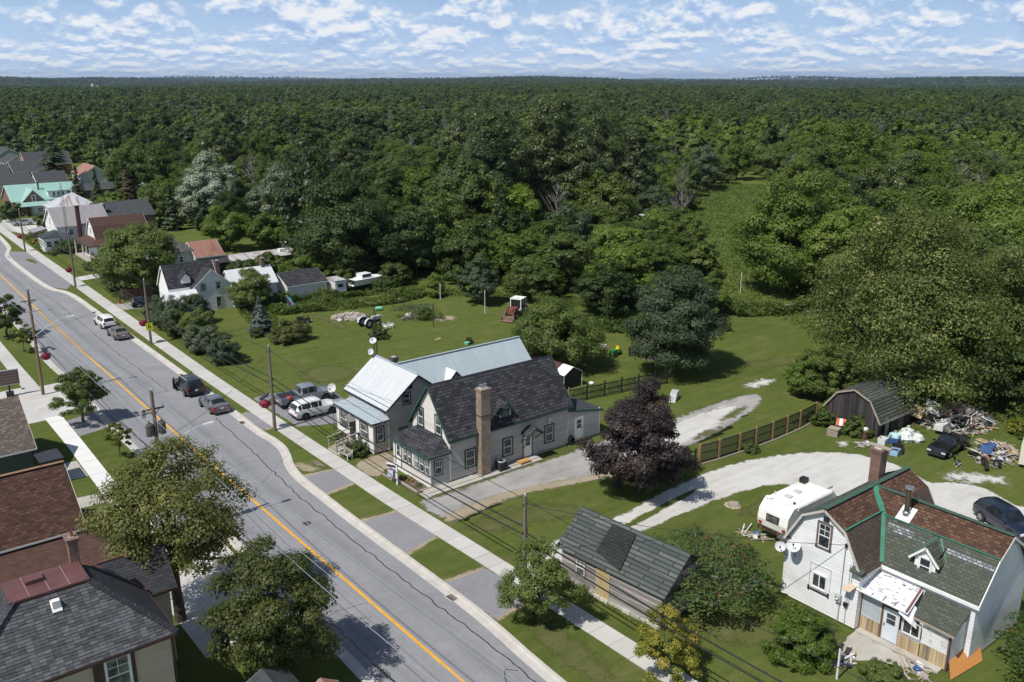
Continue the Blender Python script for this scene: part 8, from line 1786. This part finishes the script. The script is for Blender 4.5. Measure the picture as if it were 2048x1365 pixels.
def sumac(label, x, y, rx, ry, h, seed, nhead=60, nl=46):
    t = thing('sumac_thicket', label, 'shrub', (x, y, 0)); rs = np.random.RandomState(seed); P, N, T, HP = [], [], [], []
    b = MB()
    for k in range(nhead):
        a, q = rs.uniform(0, 6.283), math.sqrt(rs.uniform(0, 1)); cx, cy = rx * q * math.cos(a), ry * q * math.sin(a); cz = h * (1 - .42 * q * q) * rs.uniform(.72, 1.02)
        if k % 3 == 0: b.tube([(cx * .3, cy * .3, 0), (cx * .6, cy * .6, cz * .55), (cx, cy, cz - .1)], [.07, .05, .02], 5, cap=False)
        if rs.rand() < .6: HP.append((cx, cy, cz + .18))
        tt = rs.uniform(.2, .8)
        for j in range(nl):
            an = rs.uniform(0, 6.283); L = rs.uniform(.15, .85); P.append((cx + math.cos(an) * L, cy + math.sin(an) * L, cz - .55 * L * L + rs.uniform(-.12, .08) - (.8 * rs.rand() if j % 4 == 0 else 0))); N.append((math.cos(an) * .5 * L + rs.normal() * .2, math.sin(an) * .5 * L + rs.normal() * .2, .8)); T.append(np.clip(tt * .6 + rs.rand() * .4, 0, 1))
    V, Q = leaves(np.array(P), unit(np.array(N)), .15, rs, .33); o = bpy.data.objects.new('crown', npmesh('crown', V, Q, np.array(T), LEAF['sumac'])); COL.objects.link(o); o.parent = t
    HP = np.array(HP); HP = np.repeat(HP, 5, 0) + rs.normal(size=(len(HP) * 5, 3)) * [.05, .05, .08]; V, Q = leaves(HP, unit(rs.normal(size=HP.shape)), .07, rs); o = bpy.data.objects.new('seed_heads', npmesh('seed_heads', V, Q, rs.rand(len(HP)), LEAF['sumacred'])); COL.objects.link(o); o.parent = t
    b.build('stems', BARKG, t)
sumac('broad sumac thicket with red seed heads between the plank shed and the white gambrel house', 41.2, 32.2, 4.0, 4.3, 4.4, 61, 150); sumac('sumac thicket with red seed heads at the bottom right corner', 50.8, 14.6, 3.6, 2.9, 3.6, 62, 110)
shrub('bush', 'bright green bush below the white gambrel gable', 40.6, 24.6, 3.0, 1.9, 'lime', 63, 4200, .12, cat='bush'); shrub('bush', 'low spreading bush between the post lamp and the white gable', 42.7, 25.6, 1.6, 1.5, 'mid', 64, 2000, .12, cat='bush'); shrub('bush', 'low weedy mound on the near side of the concrete patio', 42.2, 20.2, 1.0, 1.5, 'weed', 65, 1500, .11, cat='bush'); shrub('weed_clump', 'weedy bush growing against the dark barn front', 73.9, 41.3, 1.9, 1.2, 'weed', 67, 900, .13, cat='bush'); shrub('weed_clump', 'tall weeds at the end of the lattice fence beside the barn', 73.6, 44.6, 1.6, 1.1, 'weed', 68, 700, .13, cat='bush'); shrub('weed_clump', 'weeds with orange flowers at the right side of the large scrap heap', 86.0, 31.9, 1.8, 1.0, 'yellow', 69, 600, .12, cat='bush'); shrub('weed_clump', 'weedy clump at the bottom of the lattice fence', 63.0, 44.9, .9, .8, 'weed', 70, 350, .12, cat='bush'); shrub('weed_clump', 'weedy clump at the left end of the large scrap heap', 81.6, 40.9, 1.3, .9, 'weed', 71, 450, .12, cat='bush')
# right hand big trees
tree('chestnut_tree', 'huge yellow green chestnut tree towering behind the dark barn', 86.0, 43.6, 18.5, 8.6, 'chestnut', 80, .06, 17000, .25, 'egg', 300, nlimb=9, rough=.26); tree('chestnut_tree', 'second yellow green tree at the right picture edge behind the scrap heap', 97.5, 37.5, 16.5, 7.4, 'chestnut', 81, .06, 10000, .26, 'egg', 210, nlimb=8); tree('broadleaf_tree', 'dark green tree under the chestnut right of the large scrap heap', 92.0, 31.5, 9.5, 4.8, 'dark', 82, .05, 6500, .26, 'round', 100); tree('broadleaf_tree', 'green bushy tree left of the dark barn', 80.2, 48.0, 6.2, 2.7, 'mid', 83, .03, 5000, .2, 'dome', 80, rz=3.6); tree('broadleaf_tree', 'green bush tree left edge of the barn clump', 79.2, 50.8, 4.6, 1.9, 'lime', 84, .03, 2600, .19, 'dome', 60, rz=2.7)
tree('broadleaf_tree', 'bright green big tree on the right of the mown ride', 118.0, 80.0, 17.0, 7.8, 'lime', 85, .1, 11000, .36, 'egg', 150); tree('broadleaf_tree', 'bright green tree behind the big one on the right of the mown ride', 131.0, 83.0, 16.5, 7.4, 'lime', 86, .1, 9500, .38, 'egg', 140); tree('broadleaf_tree', 'green tree with dark shaded foot right of the mown ride', 119.5, 71.5, 14.5, 6.2, 'lime', 87, .1, 8000, .36, 'egg', 120); tree('broadleaf_tree', 'large bright green tree above the chestnut crown', 121.0, 62.0, 16.5, 7.8, 'lime', 88, .1, 10000, .38, 'egg', 140); tree('broadleaf_tree', 'bright green tree right of the large one above the chestnut', 133.0, 56.0, 17, 7.8, 'lime', 89, .1, 9500, .4, 'egg', 140); tree('broadleaf_tree', 'green tree behind the chestnut toward the right edge', 112.0, 52.0, 15, 7, 'mid', 90, .1, 9000, .36, 'egg', 130); tree('broadleaf_tree', 'bright green tree near the right edge above the second chestnut', 127.0, 45.5, 15.5, 7.2, 'lime', 91, .1, 9000, .38, 'egg', 130); tree('broadleaf_tree', 'green tree at the right edge behind the second chestnut', 108.0, 42, 14, 6.5, 'mid', 92, .1, 8000, .36, 'egg', 120); tree('broadleaf_tree', 'grey bare topped round tree among bright green ones on the right', 146.0, 76.0, 14, 5, 'grey', 93, .1, 3500, .36, 'round', 70)
# middle belt between lawn and poplars
MID = [(85, 118, 9.5, 4.3, 'mid', 'medium green tree behind the boat'), (80, 126, 10.5, 4.6, 'dark', 'dark tree right of the dark maple'), (88, 127, 13, 5.4, 'mid', 'tall mid green tree right of the dark maple'), (94, 122, 11, 4.8, 'dark', 'dark tree in front of the leftmost poplar'), (89, 110, 9.0, 4.6, 'lime', 'light green tree behind the globe tree'), (93, 103, 9.5, 4.8, 'mid', 'mid green tree behind the rusty tractor'), (84, 100, 6.5, 3.4, 'mid', 'low green tree left of the rusty tractor'), (98, 113, 10, 5, 'mid', 'green tree in the middle of the belt'), (108, 120, 10.5, 5.2, 'grey', 'grey green leafy tree in front of the poplars'), (119, 124, 9.5, 5.2, 'mid', 'wide tree in front of the right poplars'), (103, 103, 9.5, 5, 'lime', 'light green tree left of the white framed stand'), (111, 108, 9, 4.8, 'mid', 'green tree in front of the white framed stand'), (94, 92, 8.5, 4.6, 'lime', 'bright green tree behind the apple tree'), (102, 93, 8.5, 4.6, 'mid', 'green tree behind the round maple'), (87, 88, 7.5, 4.0, 'dark', 'dark drooping tree between apple tree and round maple'), (122, 112, 8.5, 4.4, 'lime', 'tree right of the white framed stand'), (132, 117, 8.5, 4.4, 'mid', 'tree beyond the white framed stand'), (110, 97, 7, 3.4, 'lime', 'low bright tree at the left edge of the mown ride'), (120, 105, 6.5, 3.3, 'mid', 'low tree halfway along the left edge of the mown ride'), (135, 114, 6.5, 3.2, 'lime', 'low tree where the mown ride turns'), (92, 80, 6.0, 3.3, 'mid', 'low tree right behind the round maple'), (146, 134, 10, 4.6, 'grey', 'pale leaved tree in front of the bare grey trees'), (76, 136, 9, 4.2, 'mid', 'tree filling in behind the dark maple'), (94, 141, 15, 5, 'mid', 'tall tree left of the poplar group')]
VAR = []
for i, (k, h, r, sh, l, nm) in enumerate((('mid', 12, 5.0, 'egg', 'mid green round crown', 'broadleaf_tree'), ('dark', 13, 5.0, 'round', 'dark green dense crown', 'broadleaf_tree'), ('lime', 11, 4.8, 'dome', 'bright light green crown', 'broadleaf_tree'), ('mid', 14, 4.6, 'column', 'tall narrow green crown', 'broadleaf_tree'), ('grey', 11.5, 4.8, 'egg', 'grey green loose crown', 'broadleaf_tree'), ('dark', 10, 4.6, 'dome', 'low dark bushy crown', 'broadleaf_tree'), ('poplar', 15, 4.4, 'column', 'tall loose poplar crown', 'poplar_tree'), ('lime', 12.5, 5.2, 'round', 'round light green crown', 'broadleaf_tree'))):
    me, C = crown(k, r, h * .46, h * .54, 90, 3600, .40, 300 + i, sh); b = MB(); limbs(b, None, C, h * .2, h * .016, 4, np.random.RandomState(i), h * .8); q = b.build('trunk', BARK if i % 2 else BARKG); tm = q.data; bpy.data.objects.remove(q); VAR.append((me, tm, h, r, l, nm))
VK = {'mid': (0, 3), 'dark': (1, 5), 'lime': (2, 7), 'grey': (4,), 'poplar': (6,)}
for i, (x, y, h, r, k, l) in enumerate(MID):
    v = VAR[VK[k][i % len(VK[k])]]; t = thing('broadleaf_tree', l, 'tree', (x, y, -.05 * h), i * 1.3, 'trees between lawn and poplars'); t.scale = (r / v[3], r / v[3] * 1.05, h * 1.06 / v[2])
    for nm, me in (('crown', v[0]), ('trunk', v[1])): o = bpy.data.objects.new(nm, me); COL.objects.link(o); o.parent = t
for i, (x, y, h, r, l) in enumerate(((112, 146, 29.5, 5.6, 'tallest poplar at the left of the group'), (105, 139, 23.5, 4.6, 'lower poplar on the left flank of the group'), (122, 143, 27, 5.2, 'poplar in the middle of the group'), (131, 147, 27.5, 5.4, 'right middle poplar of the group'), (142, 147, 27, 5.4, 'broad poplar right in the group'), (149, 142, 22, 4.6, 'lower poplar on the right flank of the group'), (127, 138, 21, 4.6, 'front poplar below the tall ones'))): tree('poplar_tree', l, x, y, h, r, 'poplar', 160 + i, .12, 6000, .40, 'column', 150, 'poplars', bark=BARKG, r0=.35, nlimb=8, rough=.35)
# conifers by the village
for i, (x, y, h, r, k, l) in enumerate(((64, 303, 17, 6.2, 'fir', 'big dark pine behind the teal roofed house'), (56.8, 247, 10.8, 3.2, 'brownfir', 'brown tinged spruce right of the teal roof'), (58.2, 235, 10.8, 2.6, 'fir', 'narrow dark spruce in the village'), (72.3, 259, 9.2, 3.4, 'brownfir', 'brown tinged spruce before the far white shed'), (64.3, 200, 9.5, 2.3, 'fir', 'slim dark cedar left of the silvery trees'), (70.2, 196, 8.0, 2, 'fir', 'shorter slim cedar beside the slim dark one'), (78, 388, 10, 3, 'spruce', 'blue grey spruce at the far end of the street'))): conifer(l, x, y, h, r, k, 180 + i, 24, 15, .34, name='cedar_tree' if 'cedar' in l else 'spruce_tree', prof=.7 if 'cedar' in l or 'pine' in l else 1.0)
for i, (x, y, h, r, k, l) in enumerate(((58.5, 226, 6, 4, 'lime', 'light green tree behind the patched tin roof'), (66, 214, 8.5, 4.5, 'mid', 'green tree right of the long dark grey roof'), (70, 225, 9, 4.5, 'lime', 'bright green tree in the village right of the patched tin roof'), (39.2, 236, 4.2, 2.6, 'dark', 'dark shrubby tree in front of the teal roofed house'), (36.5, 247, 4.0, 2.6, 'mid', 'street tree at the left edge by the teal roofed house'), (42.3, 217, 3.6, 2.0, 'mid', 'bush by the far gravel yard'), (38.2, 205, 2.2, 1.8, 'weed', 'garden bush beside the far gravel yard'), (37.6, 199, 1.8, 1.6, 'yellow', 'flower bush before the white carport'), (39.6, 186, 2.6, 2.4, 'dark', 'dark low bush at the porch of the standing seam house'), (43.3, 183.5, 2.4, 1.8, 'mid', 'bush between the two white houses up the street'), (38.6, 166, 1.7, 1.3, 'mid', 'low bush at the near corner of the veranda lawn'), (38.4, 151.5, 2.0, 2.0, 'dark', 'dark bush on the corner below the big round tree'), (37.2, 146.5, 2.2, 1.6, 'lime', 'light bush below the big round tree'), (37.5, 141, 1.6, 1.3, 'mid', 'bush beside the small red hydrant'), (52, 372, 8, 5, 'mid', 'round tree at the left edge far up the street'), (58, 410, 9, 5.5, 'dark', 'dark tree at the far end of the street'), (60.5, 141.5, 4, 2.6, 'mid', 'bush between the garage and the long tin shed'), (93, 300, 9, 5, 'lime', 'bright round tree right of the far white shed'), (97.5, 312, 9.5, 5, 'mid', 'green tree behind the far white shed'), (86, 268, 9, 5, 'mid', 'green tree between the spruces and silvery trees'))): (tree if h > 3.5 else shrub)('yard_tree' if h > 3.5 else 'bush', l, x, y, h, r, k, 200 + i, **(dict(bare=.1, nl=2600, size=.34, nclump=50, nlimb=4) if h > 3.5 else dict(nl=900, size=.2, cat='bush')))
# ---- the woods: single trees near, one mass further out
VILL = [(-60, 30), (62, 30), (62, 118), (66, 140), (72, 150), (66, 200), (73, 225), (76, 290), (90, 322), (108, 330), (108, 350), (92, 352), (80, 410), (60, 440), (-60, 440)]
RIDE = [(88, 20), (96, 58), (96, 76), (105, 86), (122, 100), (140, 118), (165, 140), (196, 167), (240, 187), (252, 172), (212, 146), (178, 120), (155, 103), (138, 90), (126, 80), (117, 70), (108, 56), (104, 36), (100, 20)]
LAWN = [(40, 30), (104, 40), (105, 58), (108, 66), (98, 78), (88, 84), (82, 96), (80, 104), (80, 113), (79, 121), (74, 126), (62, 126), (40, 110)]
PLACED = [(o.location.x, o.location.y, 4.2) for o in COL.objects if o.get('category') == 'tree']
PLACED += [(134.5, 124.5, 4.5), (130, 120, 4), (79.5, 173, 6)]
rr = random.Random(42)
SA, CA = math.sin(R(38.546)), math.cos(R(38.546))
def inview(x, y, m=.62): f = x * SA + y * CA; q = x * CA - y * SA; return f > 20 and abs(q) < f * m + 8
BARE = []
for i in range(4): q = bare_mesh(11 + i, 400 + i).build('branches', BARKG); BARE.append(q.data); bpy.data.objects.remove(q)
FIR = [conifer_mesh('fir', 12, 3.0, 17, 10, 410, .55), conifer_mesh('fir', 14, 3.3, 18, 10, 411, .6)]
def zone(x, y):
    q = (x * CA - y * SA) / max(1, x * SA + y * CA)
    return 'on the left behind the village' if q < -.22 else 'in the middle behind the poplars' if q < .18 else 'on the right beyond the mown ride'
cand = []; grid = {}
def free(x, y, d):
    gx_, gy_ = int(x // 12), int(y // 12)
    for a in (-1, 0, 1):
        for c in (-1, 0, 1):
            for px, py, pd in grid.get((gx_ + a, gy_ + c), ()):
                if (px - x) ** 2 + (py - y) ** 2 < ((d + pd) * .5) ** 2: return False
    return True
def occupy(x, y, d): grid.setdefault((int(x // 12), int(y // 12)), []).append((x, y, d))
for p in PLACED: occupy(p[0], p[1], p[2] * 2)
tries = 0
while tries < 16000:
    tries += 1
    dd = 75 + 460 * rr.random() ** .75; q = rr.uniform(-.6, .6); x, y = dd * SA + dd * q * CA, dd * CA - dd * q * SA
    if not inview(x, y) or inpoly(x, y, VILL) or inpoly(x, y, RIDE) or inpoly(x, y, LAWN): continue
    if y < 44 and x < 104: continue
    d = 7.6 if dd < 200 else 8.4
    if not free(x, y, d): continue
    occupy(x, y, d); cand.append((dd, x, y))
cand.sort(); far_near = []
for i, (dd, x, y) in enumerate(cand):
    q = (x * CA - y * SA) / (x * SA + y * CA)
    if i >= 290: far_near.append((x, y)); continue
    p = rr.random(); zn = zone(x, y)
    pb = .5 if .10 < q < .27 and 185 < dd < 250 else .22 if q > .06 and dd > 165 else .05
    if p < pb:
        t = thing('bare_tree', 'leafless grey tree ' + zn, 'tree', (x, y, 0), rr.uniform(0, 6.28), 'bare grey trees ' + zn); o = bpy.data.objects.new('branches', BARE[i % 4]); COL.objects.link(o); o.parent = t; t.scale = (rr.uniform(.8, 1.15),) * 3; continue
    if p < pb + .035:
        t = thing('fir_tree', 'dark pointed fir ' + zn, 'tree', (x, y, 0), rr.uniform(0, 6.28), 'firs ' + zn); o = bpy.data.objects.new('crown', FIR[i % 2]); COL.objects.link(o); o.parent = t; t.scale = (rr.uniform(.75, 1.1),) * 3; continue
    sp = math.sin(x * .031 + 2) + math.sin(y * .027 - x * .011); w_ = (3, 4, .6, 1.5, 1, 2.5, 1, .4) if sp < -.3 else (3, .8, 3, 1, 1.5, 1, .6, 3) if sp > .6 else (3, 2, 1, 1.2, 3, 2, 1.5, 1)
    v = VAR[rr.choices(range(8), w_)[0]]; me, tm, h, r, l, nm = v
    t = thing(nm, l + ' in the woods ' + zn, 'tree', (x, y, 0), rr.uniform(0, 6.28), l + 's in the woods ' + zn)
    s = rr.uniform(.62, 1.12) * (1 + .28 * math.sin(x * .043 + 1) * math.sin(y * .037)); t.scale = (s * rr.uniform(.9, 1.2), s * rr.uniform(.9, 1.2), s * rr.uniform(.92, 1.25))
    o = bpy.data.objects.new('crown', me); COL.objects.link(o); o.parent = t; o = bpy.data.objects.new('trunk', tm); COL.objects.link(o); o.parent = t
# far woods as one mass: light tree meshes set on points
LOW = []
for i, (k, sh, h, r) in enumerate((('mid', 'egg', 12, 5.2), ('dark', 'round', 12, 5.4), ('lime', 'dome', 11, 5.2), ('grey', 'egg', 11, 5.0), ('dark', 'column', 14, 4.6), ('mid', 'dome', 10, 5.6))):
    P, N, t_, C, rs = crown_points(r, h * .47, h * .5, 50, 2600, 500 + i, sh, core=.45); V, Q = leaves(P, N, .58, rs, .75); LOW.append((V, Q, t_, LEAF[k]))
b = bare_mesh(12, 409, 16); BV = b
def far_mass(name, pts, scl, seed):
    """one object: each point carries one of the low tree meshes, set by geometry nodes"""
    col = bpy.data.collections.new(name + ' kinds')
    for i, (V, Q, t_, m) in enumerate(LOW):
        o = bpy.data.objects.new('tree_kind', npmesh('tree_kind', V, Q, t_, m)); col.objects.link(o)
    o = bpy.data.objects.new('tree_kind', BARE[1]); col.objects.link(o)
    me = bpy.data.meshes.new(name); me.from_pydata(pts, [], []); rs = np.random.RandomState(seed)
    a = me.attributes.new('pick', 'INT', 'POINT'); pk = rs.choice(7, len(pts), p=[.26, .20, .12, .16, .10, .12, .04]); XY = np.array(pts)[:, :2]; st_ = np.sin(XY[:, 0] * .019 + 1.1) + np.sin(XY[:, 1] * .016 - XY[:, 0] * .007) + rs.normal(size=len(pts)) * .5; pk = np.where((st_ > 1.1) & (pk != 6), 2, np.where((st_ < -1.1) & (pk != 6), 1, pk)); a.data.foreach_set('value', pk.astype('i'))
    a = me.attributes.new('grow', 'FLOAT', 'POINT'); a.data.foreach_set('value', (np.array(scl) * rs.uniform(.55, 1.3, len(pts)) * (1 + .25 * np.sin(XY[:, 0] * .023) * np.sin(XY[:, 1] * .021 + 1))).astype('f'))
    a = me.attributes.new('turn', 'FLOAT', 'POINT'); a.data.foreach_set('value', rs.uniform(0, 6.28, len(pts)).astype('f'))
    o = bpy.data.objects.new(name, me); COL.objects.link(o); o['kind'] = 'stuff'
    g = bpy.data.node_groups.new(name, 'GeometryNodeTree'); g.interface.new_socket('Geometry', in_out='INPUT', socket_type='NodeSocketGeometry'); g.interface.new_socket('Geometry', in_out='OUTPUT', socket_type='NodeSocketGeometry')
    k = NT(g); gi, go = k.n('NodeGroupInput'), k.n('NodeGroupOutput'); ci = k.n('GeometryNodeCollectionInfo'); ci.inputs['Collection'].default_value = col; ci.inputs['Separate Children'].default_value = True; ci.inputs['Reset Children'].default_value = True
    ip = k.n('GeometryNodeInstanceOnPoints'); ip.inputs['Pick Instance'].default_value = True
    def att(nm, dt): n = k.n('GeometryNodeInputNamedAttribute', data_type=dt); n.inputs['Name'].default_value = nm; return n.outputs[0]
    cx = k.n('ShaderNodeCombineXYZ'); k.l(att('turn', 'FLOAT'), cx.inputs[2]); er = k.n('FunctionNodeEulerToRotation'); k.l(cx.outputs[0], er.inputs[0])
    k.l(gi.outputs[0], ip.inputs['Points']); k.l(ci.outputs[0], ip.inputs['Instance']); k.l(att('pick', 'INT'), ip.inputs['Instance Index']); k.l(er.outputs[0], ip.inputs['Rotation']); gz = k.math('MINIMUM', att('grow', 'FLOAT'), 1.35); gx = k.n('ShaderNodeCombineXYZ'); gw = att('grow', 'FLOAT'); k.l(gw, gx.inputs[0]); k.l(gw, gx.inputs[1]); k.l(gz, gx.inputs[2]); k.l(gx.outputs[0], ip.inputs['Scale']); k.l(ip.outputs[0], go.inputs[0])
    o.modifiers.new('trees', 'NODES').node_group = g
    return o
pts, scl = [], []
for x, y in far_near: pts.append((x, y, terrain(x, y))); scl.append(1.0)
CLEAR = [(1095, 1520, 60), (1140, 1490, 50), (1310, 1365, 22), (960, 3690, 40), (1100, 1460, 40), (1085, 1420, 30)]
d = 536.0
while d < 14000:
    st = 8.6 if d < 900 else 8.6 * (d / 900) ** .95
    n = int(2 * .64 * d / st)
    for i in range(n):
        q = -.64 + 1.28 * (i + rr.uniform(-.5, .5)) / n; e = d + rr.uniform(-.5, .5) * st * (1.15 if d < 2500 else 1.3)
        x, y = e * SA + e * q * CA, e * CA - e * q * SA
        if any((x - a) ** 2 + (y - c) ** 2 < r * r for a, c, r in CLEAR): continue
        if rr.random() < .04: continue
        pts.append((x, y, terrain(x, y) - .5)); scl.append(max(1.0, min(st / 8.6, 4.0) ** .62))
    d += st * (1.0 if d < 2500 else 1.25)
far_mass('far_woods', pts, scl, 9)
print('far woods', len(pts), 'near candidates', len(cand))
# ---- understorey along the wood edge, and long grass and weeds
def edge_mass(name, poly, n, h, size, kind, seed, grass=False):
    rs = np.random.RandomState(seed); xs = [p[0] for p in poly]; ys_ = [p[1] for p in poly]; P = []
    nc = max(6, n // 60); ph = rs.uniform(0, 6, 4)
    while len(P) < n:
        x, y = rs.uniform(min(xs), max(xs)), rs.uniform(min(ys_), max(ys_))
        if not inpoly(x, y, poly): continue
        hh = h * (.45 + .35 * math.sin(x * .9 + ph[0]) * math.sin(y * .8 + ph[1]) + .3 * math.sin(x * .33 + ph[2]) * math.sin(y * .41 + ph[3])) * rs.uniform(.3, 1.1)
        P.append((x, y, max(.05, hh)))
    P = np.array(P); N = rs.normal(size=(n, 3)) * (.35 if not grass else .9); N[:, 2] = N[:, 2] * .3 + (.8 if not grass else .25); V, Q = leaves(P, unit(N), size, rs, .6 if not grass else .3)
    t = np.clip(.5 + .25 * np.sin(P[:, 0] * .7 + ph[0]) * np.sin(P[:, 1] * .6 + ph[1]) + rs.uniform(-.35, .35, n), 0, 1); o = bpy.data.objects.new(name, npmesh(name, V, Q, t, LEAF[kind])); COL.objects.link(o); o['kind'] = 'stuff'
edge_mass('weeds', [(50, 119), (56, 121), (60, 120), (66, 116), (72, 117), (77, 118), (74, 113), (68, 111.5), (62, 112.5), (57, 114), (50, 116)], 5200, 1.5, .22, 'weed', 1); edge_mass('weeds', [(76, 116), (83, 109), (90, 99), (92, 92), (88, 90), (84, 98), (79, 106), (74, 113)], 2600, .9, .2, 'weed', 2, True)
edge_mass('weeds', [(52, 127), (57, 123.5), (64, 122), (72, 119.5), (72, 118), (60, 119.5), (50, 121), (47, 124.3)], 3200, 2.2, .24, 'mid', 3); edge_mass('weeds', [(66.5, 104), (69, 102.5), (68, 99.5), (65, 99.5), (62.5, 102.5), (63, 105.5)], 900, .8, .15, 'weed', 4, True); edge_mass('weeds', [(64, 109), (69, 108), (70, 104.5), (66, 105)], 800, .9, .16, 'grey', 5, True)
edge_mass('tall_grass', [(96, 52), (100, 61), (103, 68), (106, 76), (112, 86), (122, 98), (140, 116), (165, 138), (196, 165), (230, 182), (238, 172), (210, 150), (175, 124), (150, 106), (128, 88), (119, 76), (118, 66), (114, 58), (106, 50)], 15000, .7, .3, 'weed', 6, True)
edge_mass('weeds', [(100, 75), (106, 72), (113, 69), (117, 70), (114, 73), (106, 77), (101, 80)], 2400, 2.0, .26, 'mid', 7); edge_mass('weeds', [(80, 81), (87, 74), (94, 71), (96, 75), (88, 82), (82, 86)], 1800, 1.6, .25, 'dark', 8); edge_mass('weeds', [(84, 31), (88, 33.5), (92, 36), (90, 41), (84, 42.5), (89, 44), (96, 38), (90, 29)], 2000, 1.8, .22, 'mid', 9); edge_mass('weeds', [(71.6, 46.6), (76, 46.8), (82, 47.5), (82, 45.6), (75, 45.4)], 900, 1.3, .18, 'weed', 10)
edge_mass('weeds', [(44, 107), (47, 122), (49.5, 123), (50, 115), (48, 111.5)], 1500, 1.0, .2, 'weed', 11); edge_mass('weeds', [(36.2, 183), (38.8, 188), (38, 197), (36.4, 210), (35.8, 200), (35.4, 190)], 1800, 1.2, .24, 'weed', 12); edge_mass('weeds', [(42.8, 25.4), (44.9, 24.4), (45.3, 25.2), (44.6, 29), (45.2, 30), (44.2, 30), (43.9, 27)], 900, .35, .09, 'grey', 13, True); edge_mass('weeds', [(35.8, 31.2), (36.5, 31.2), (35.9, 39.2), (35.3, 39.2)], 320, .35, .08, 'weed', 14, True)
def und(n, seed):
    rs = random.Random(seed); pts, scl = [], []
    k = 0
    while len(pts) < n and k < 40000:
        k += 1; dd = 80 + 150 * rs.random(); q = rs.uniform(-.5, .6); x, y = dd * SA + dd * q * CA, dd * CA - dd * q * SA
        if inpoly(x, y, VILL) or inpoly(x, y, RIDE) or inpoly(x, y, LAWN) or (y < 46 and x < 100): continue
        pts.append((x, y, -1.0)); scl.append(rs.uniform(.28, .55))
    return pts, scl
P_, S_ = und(520, 3); far_mass('undergrowth', P_, S_, 11)
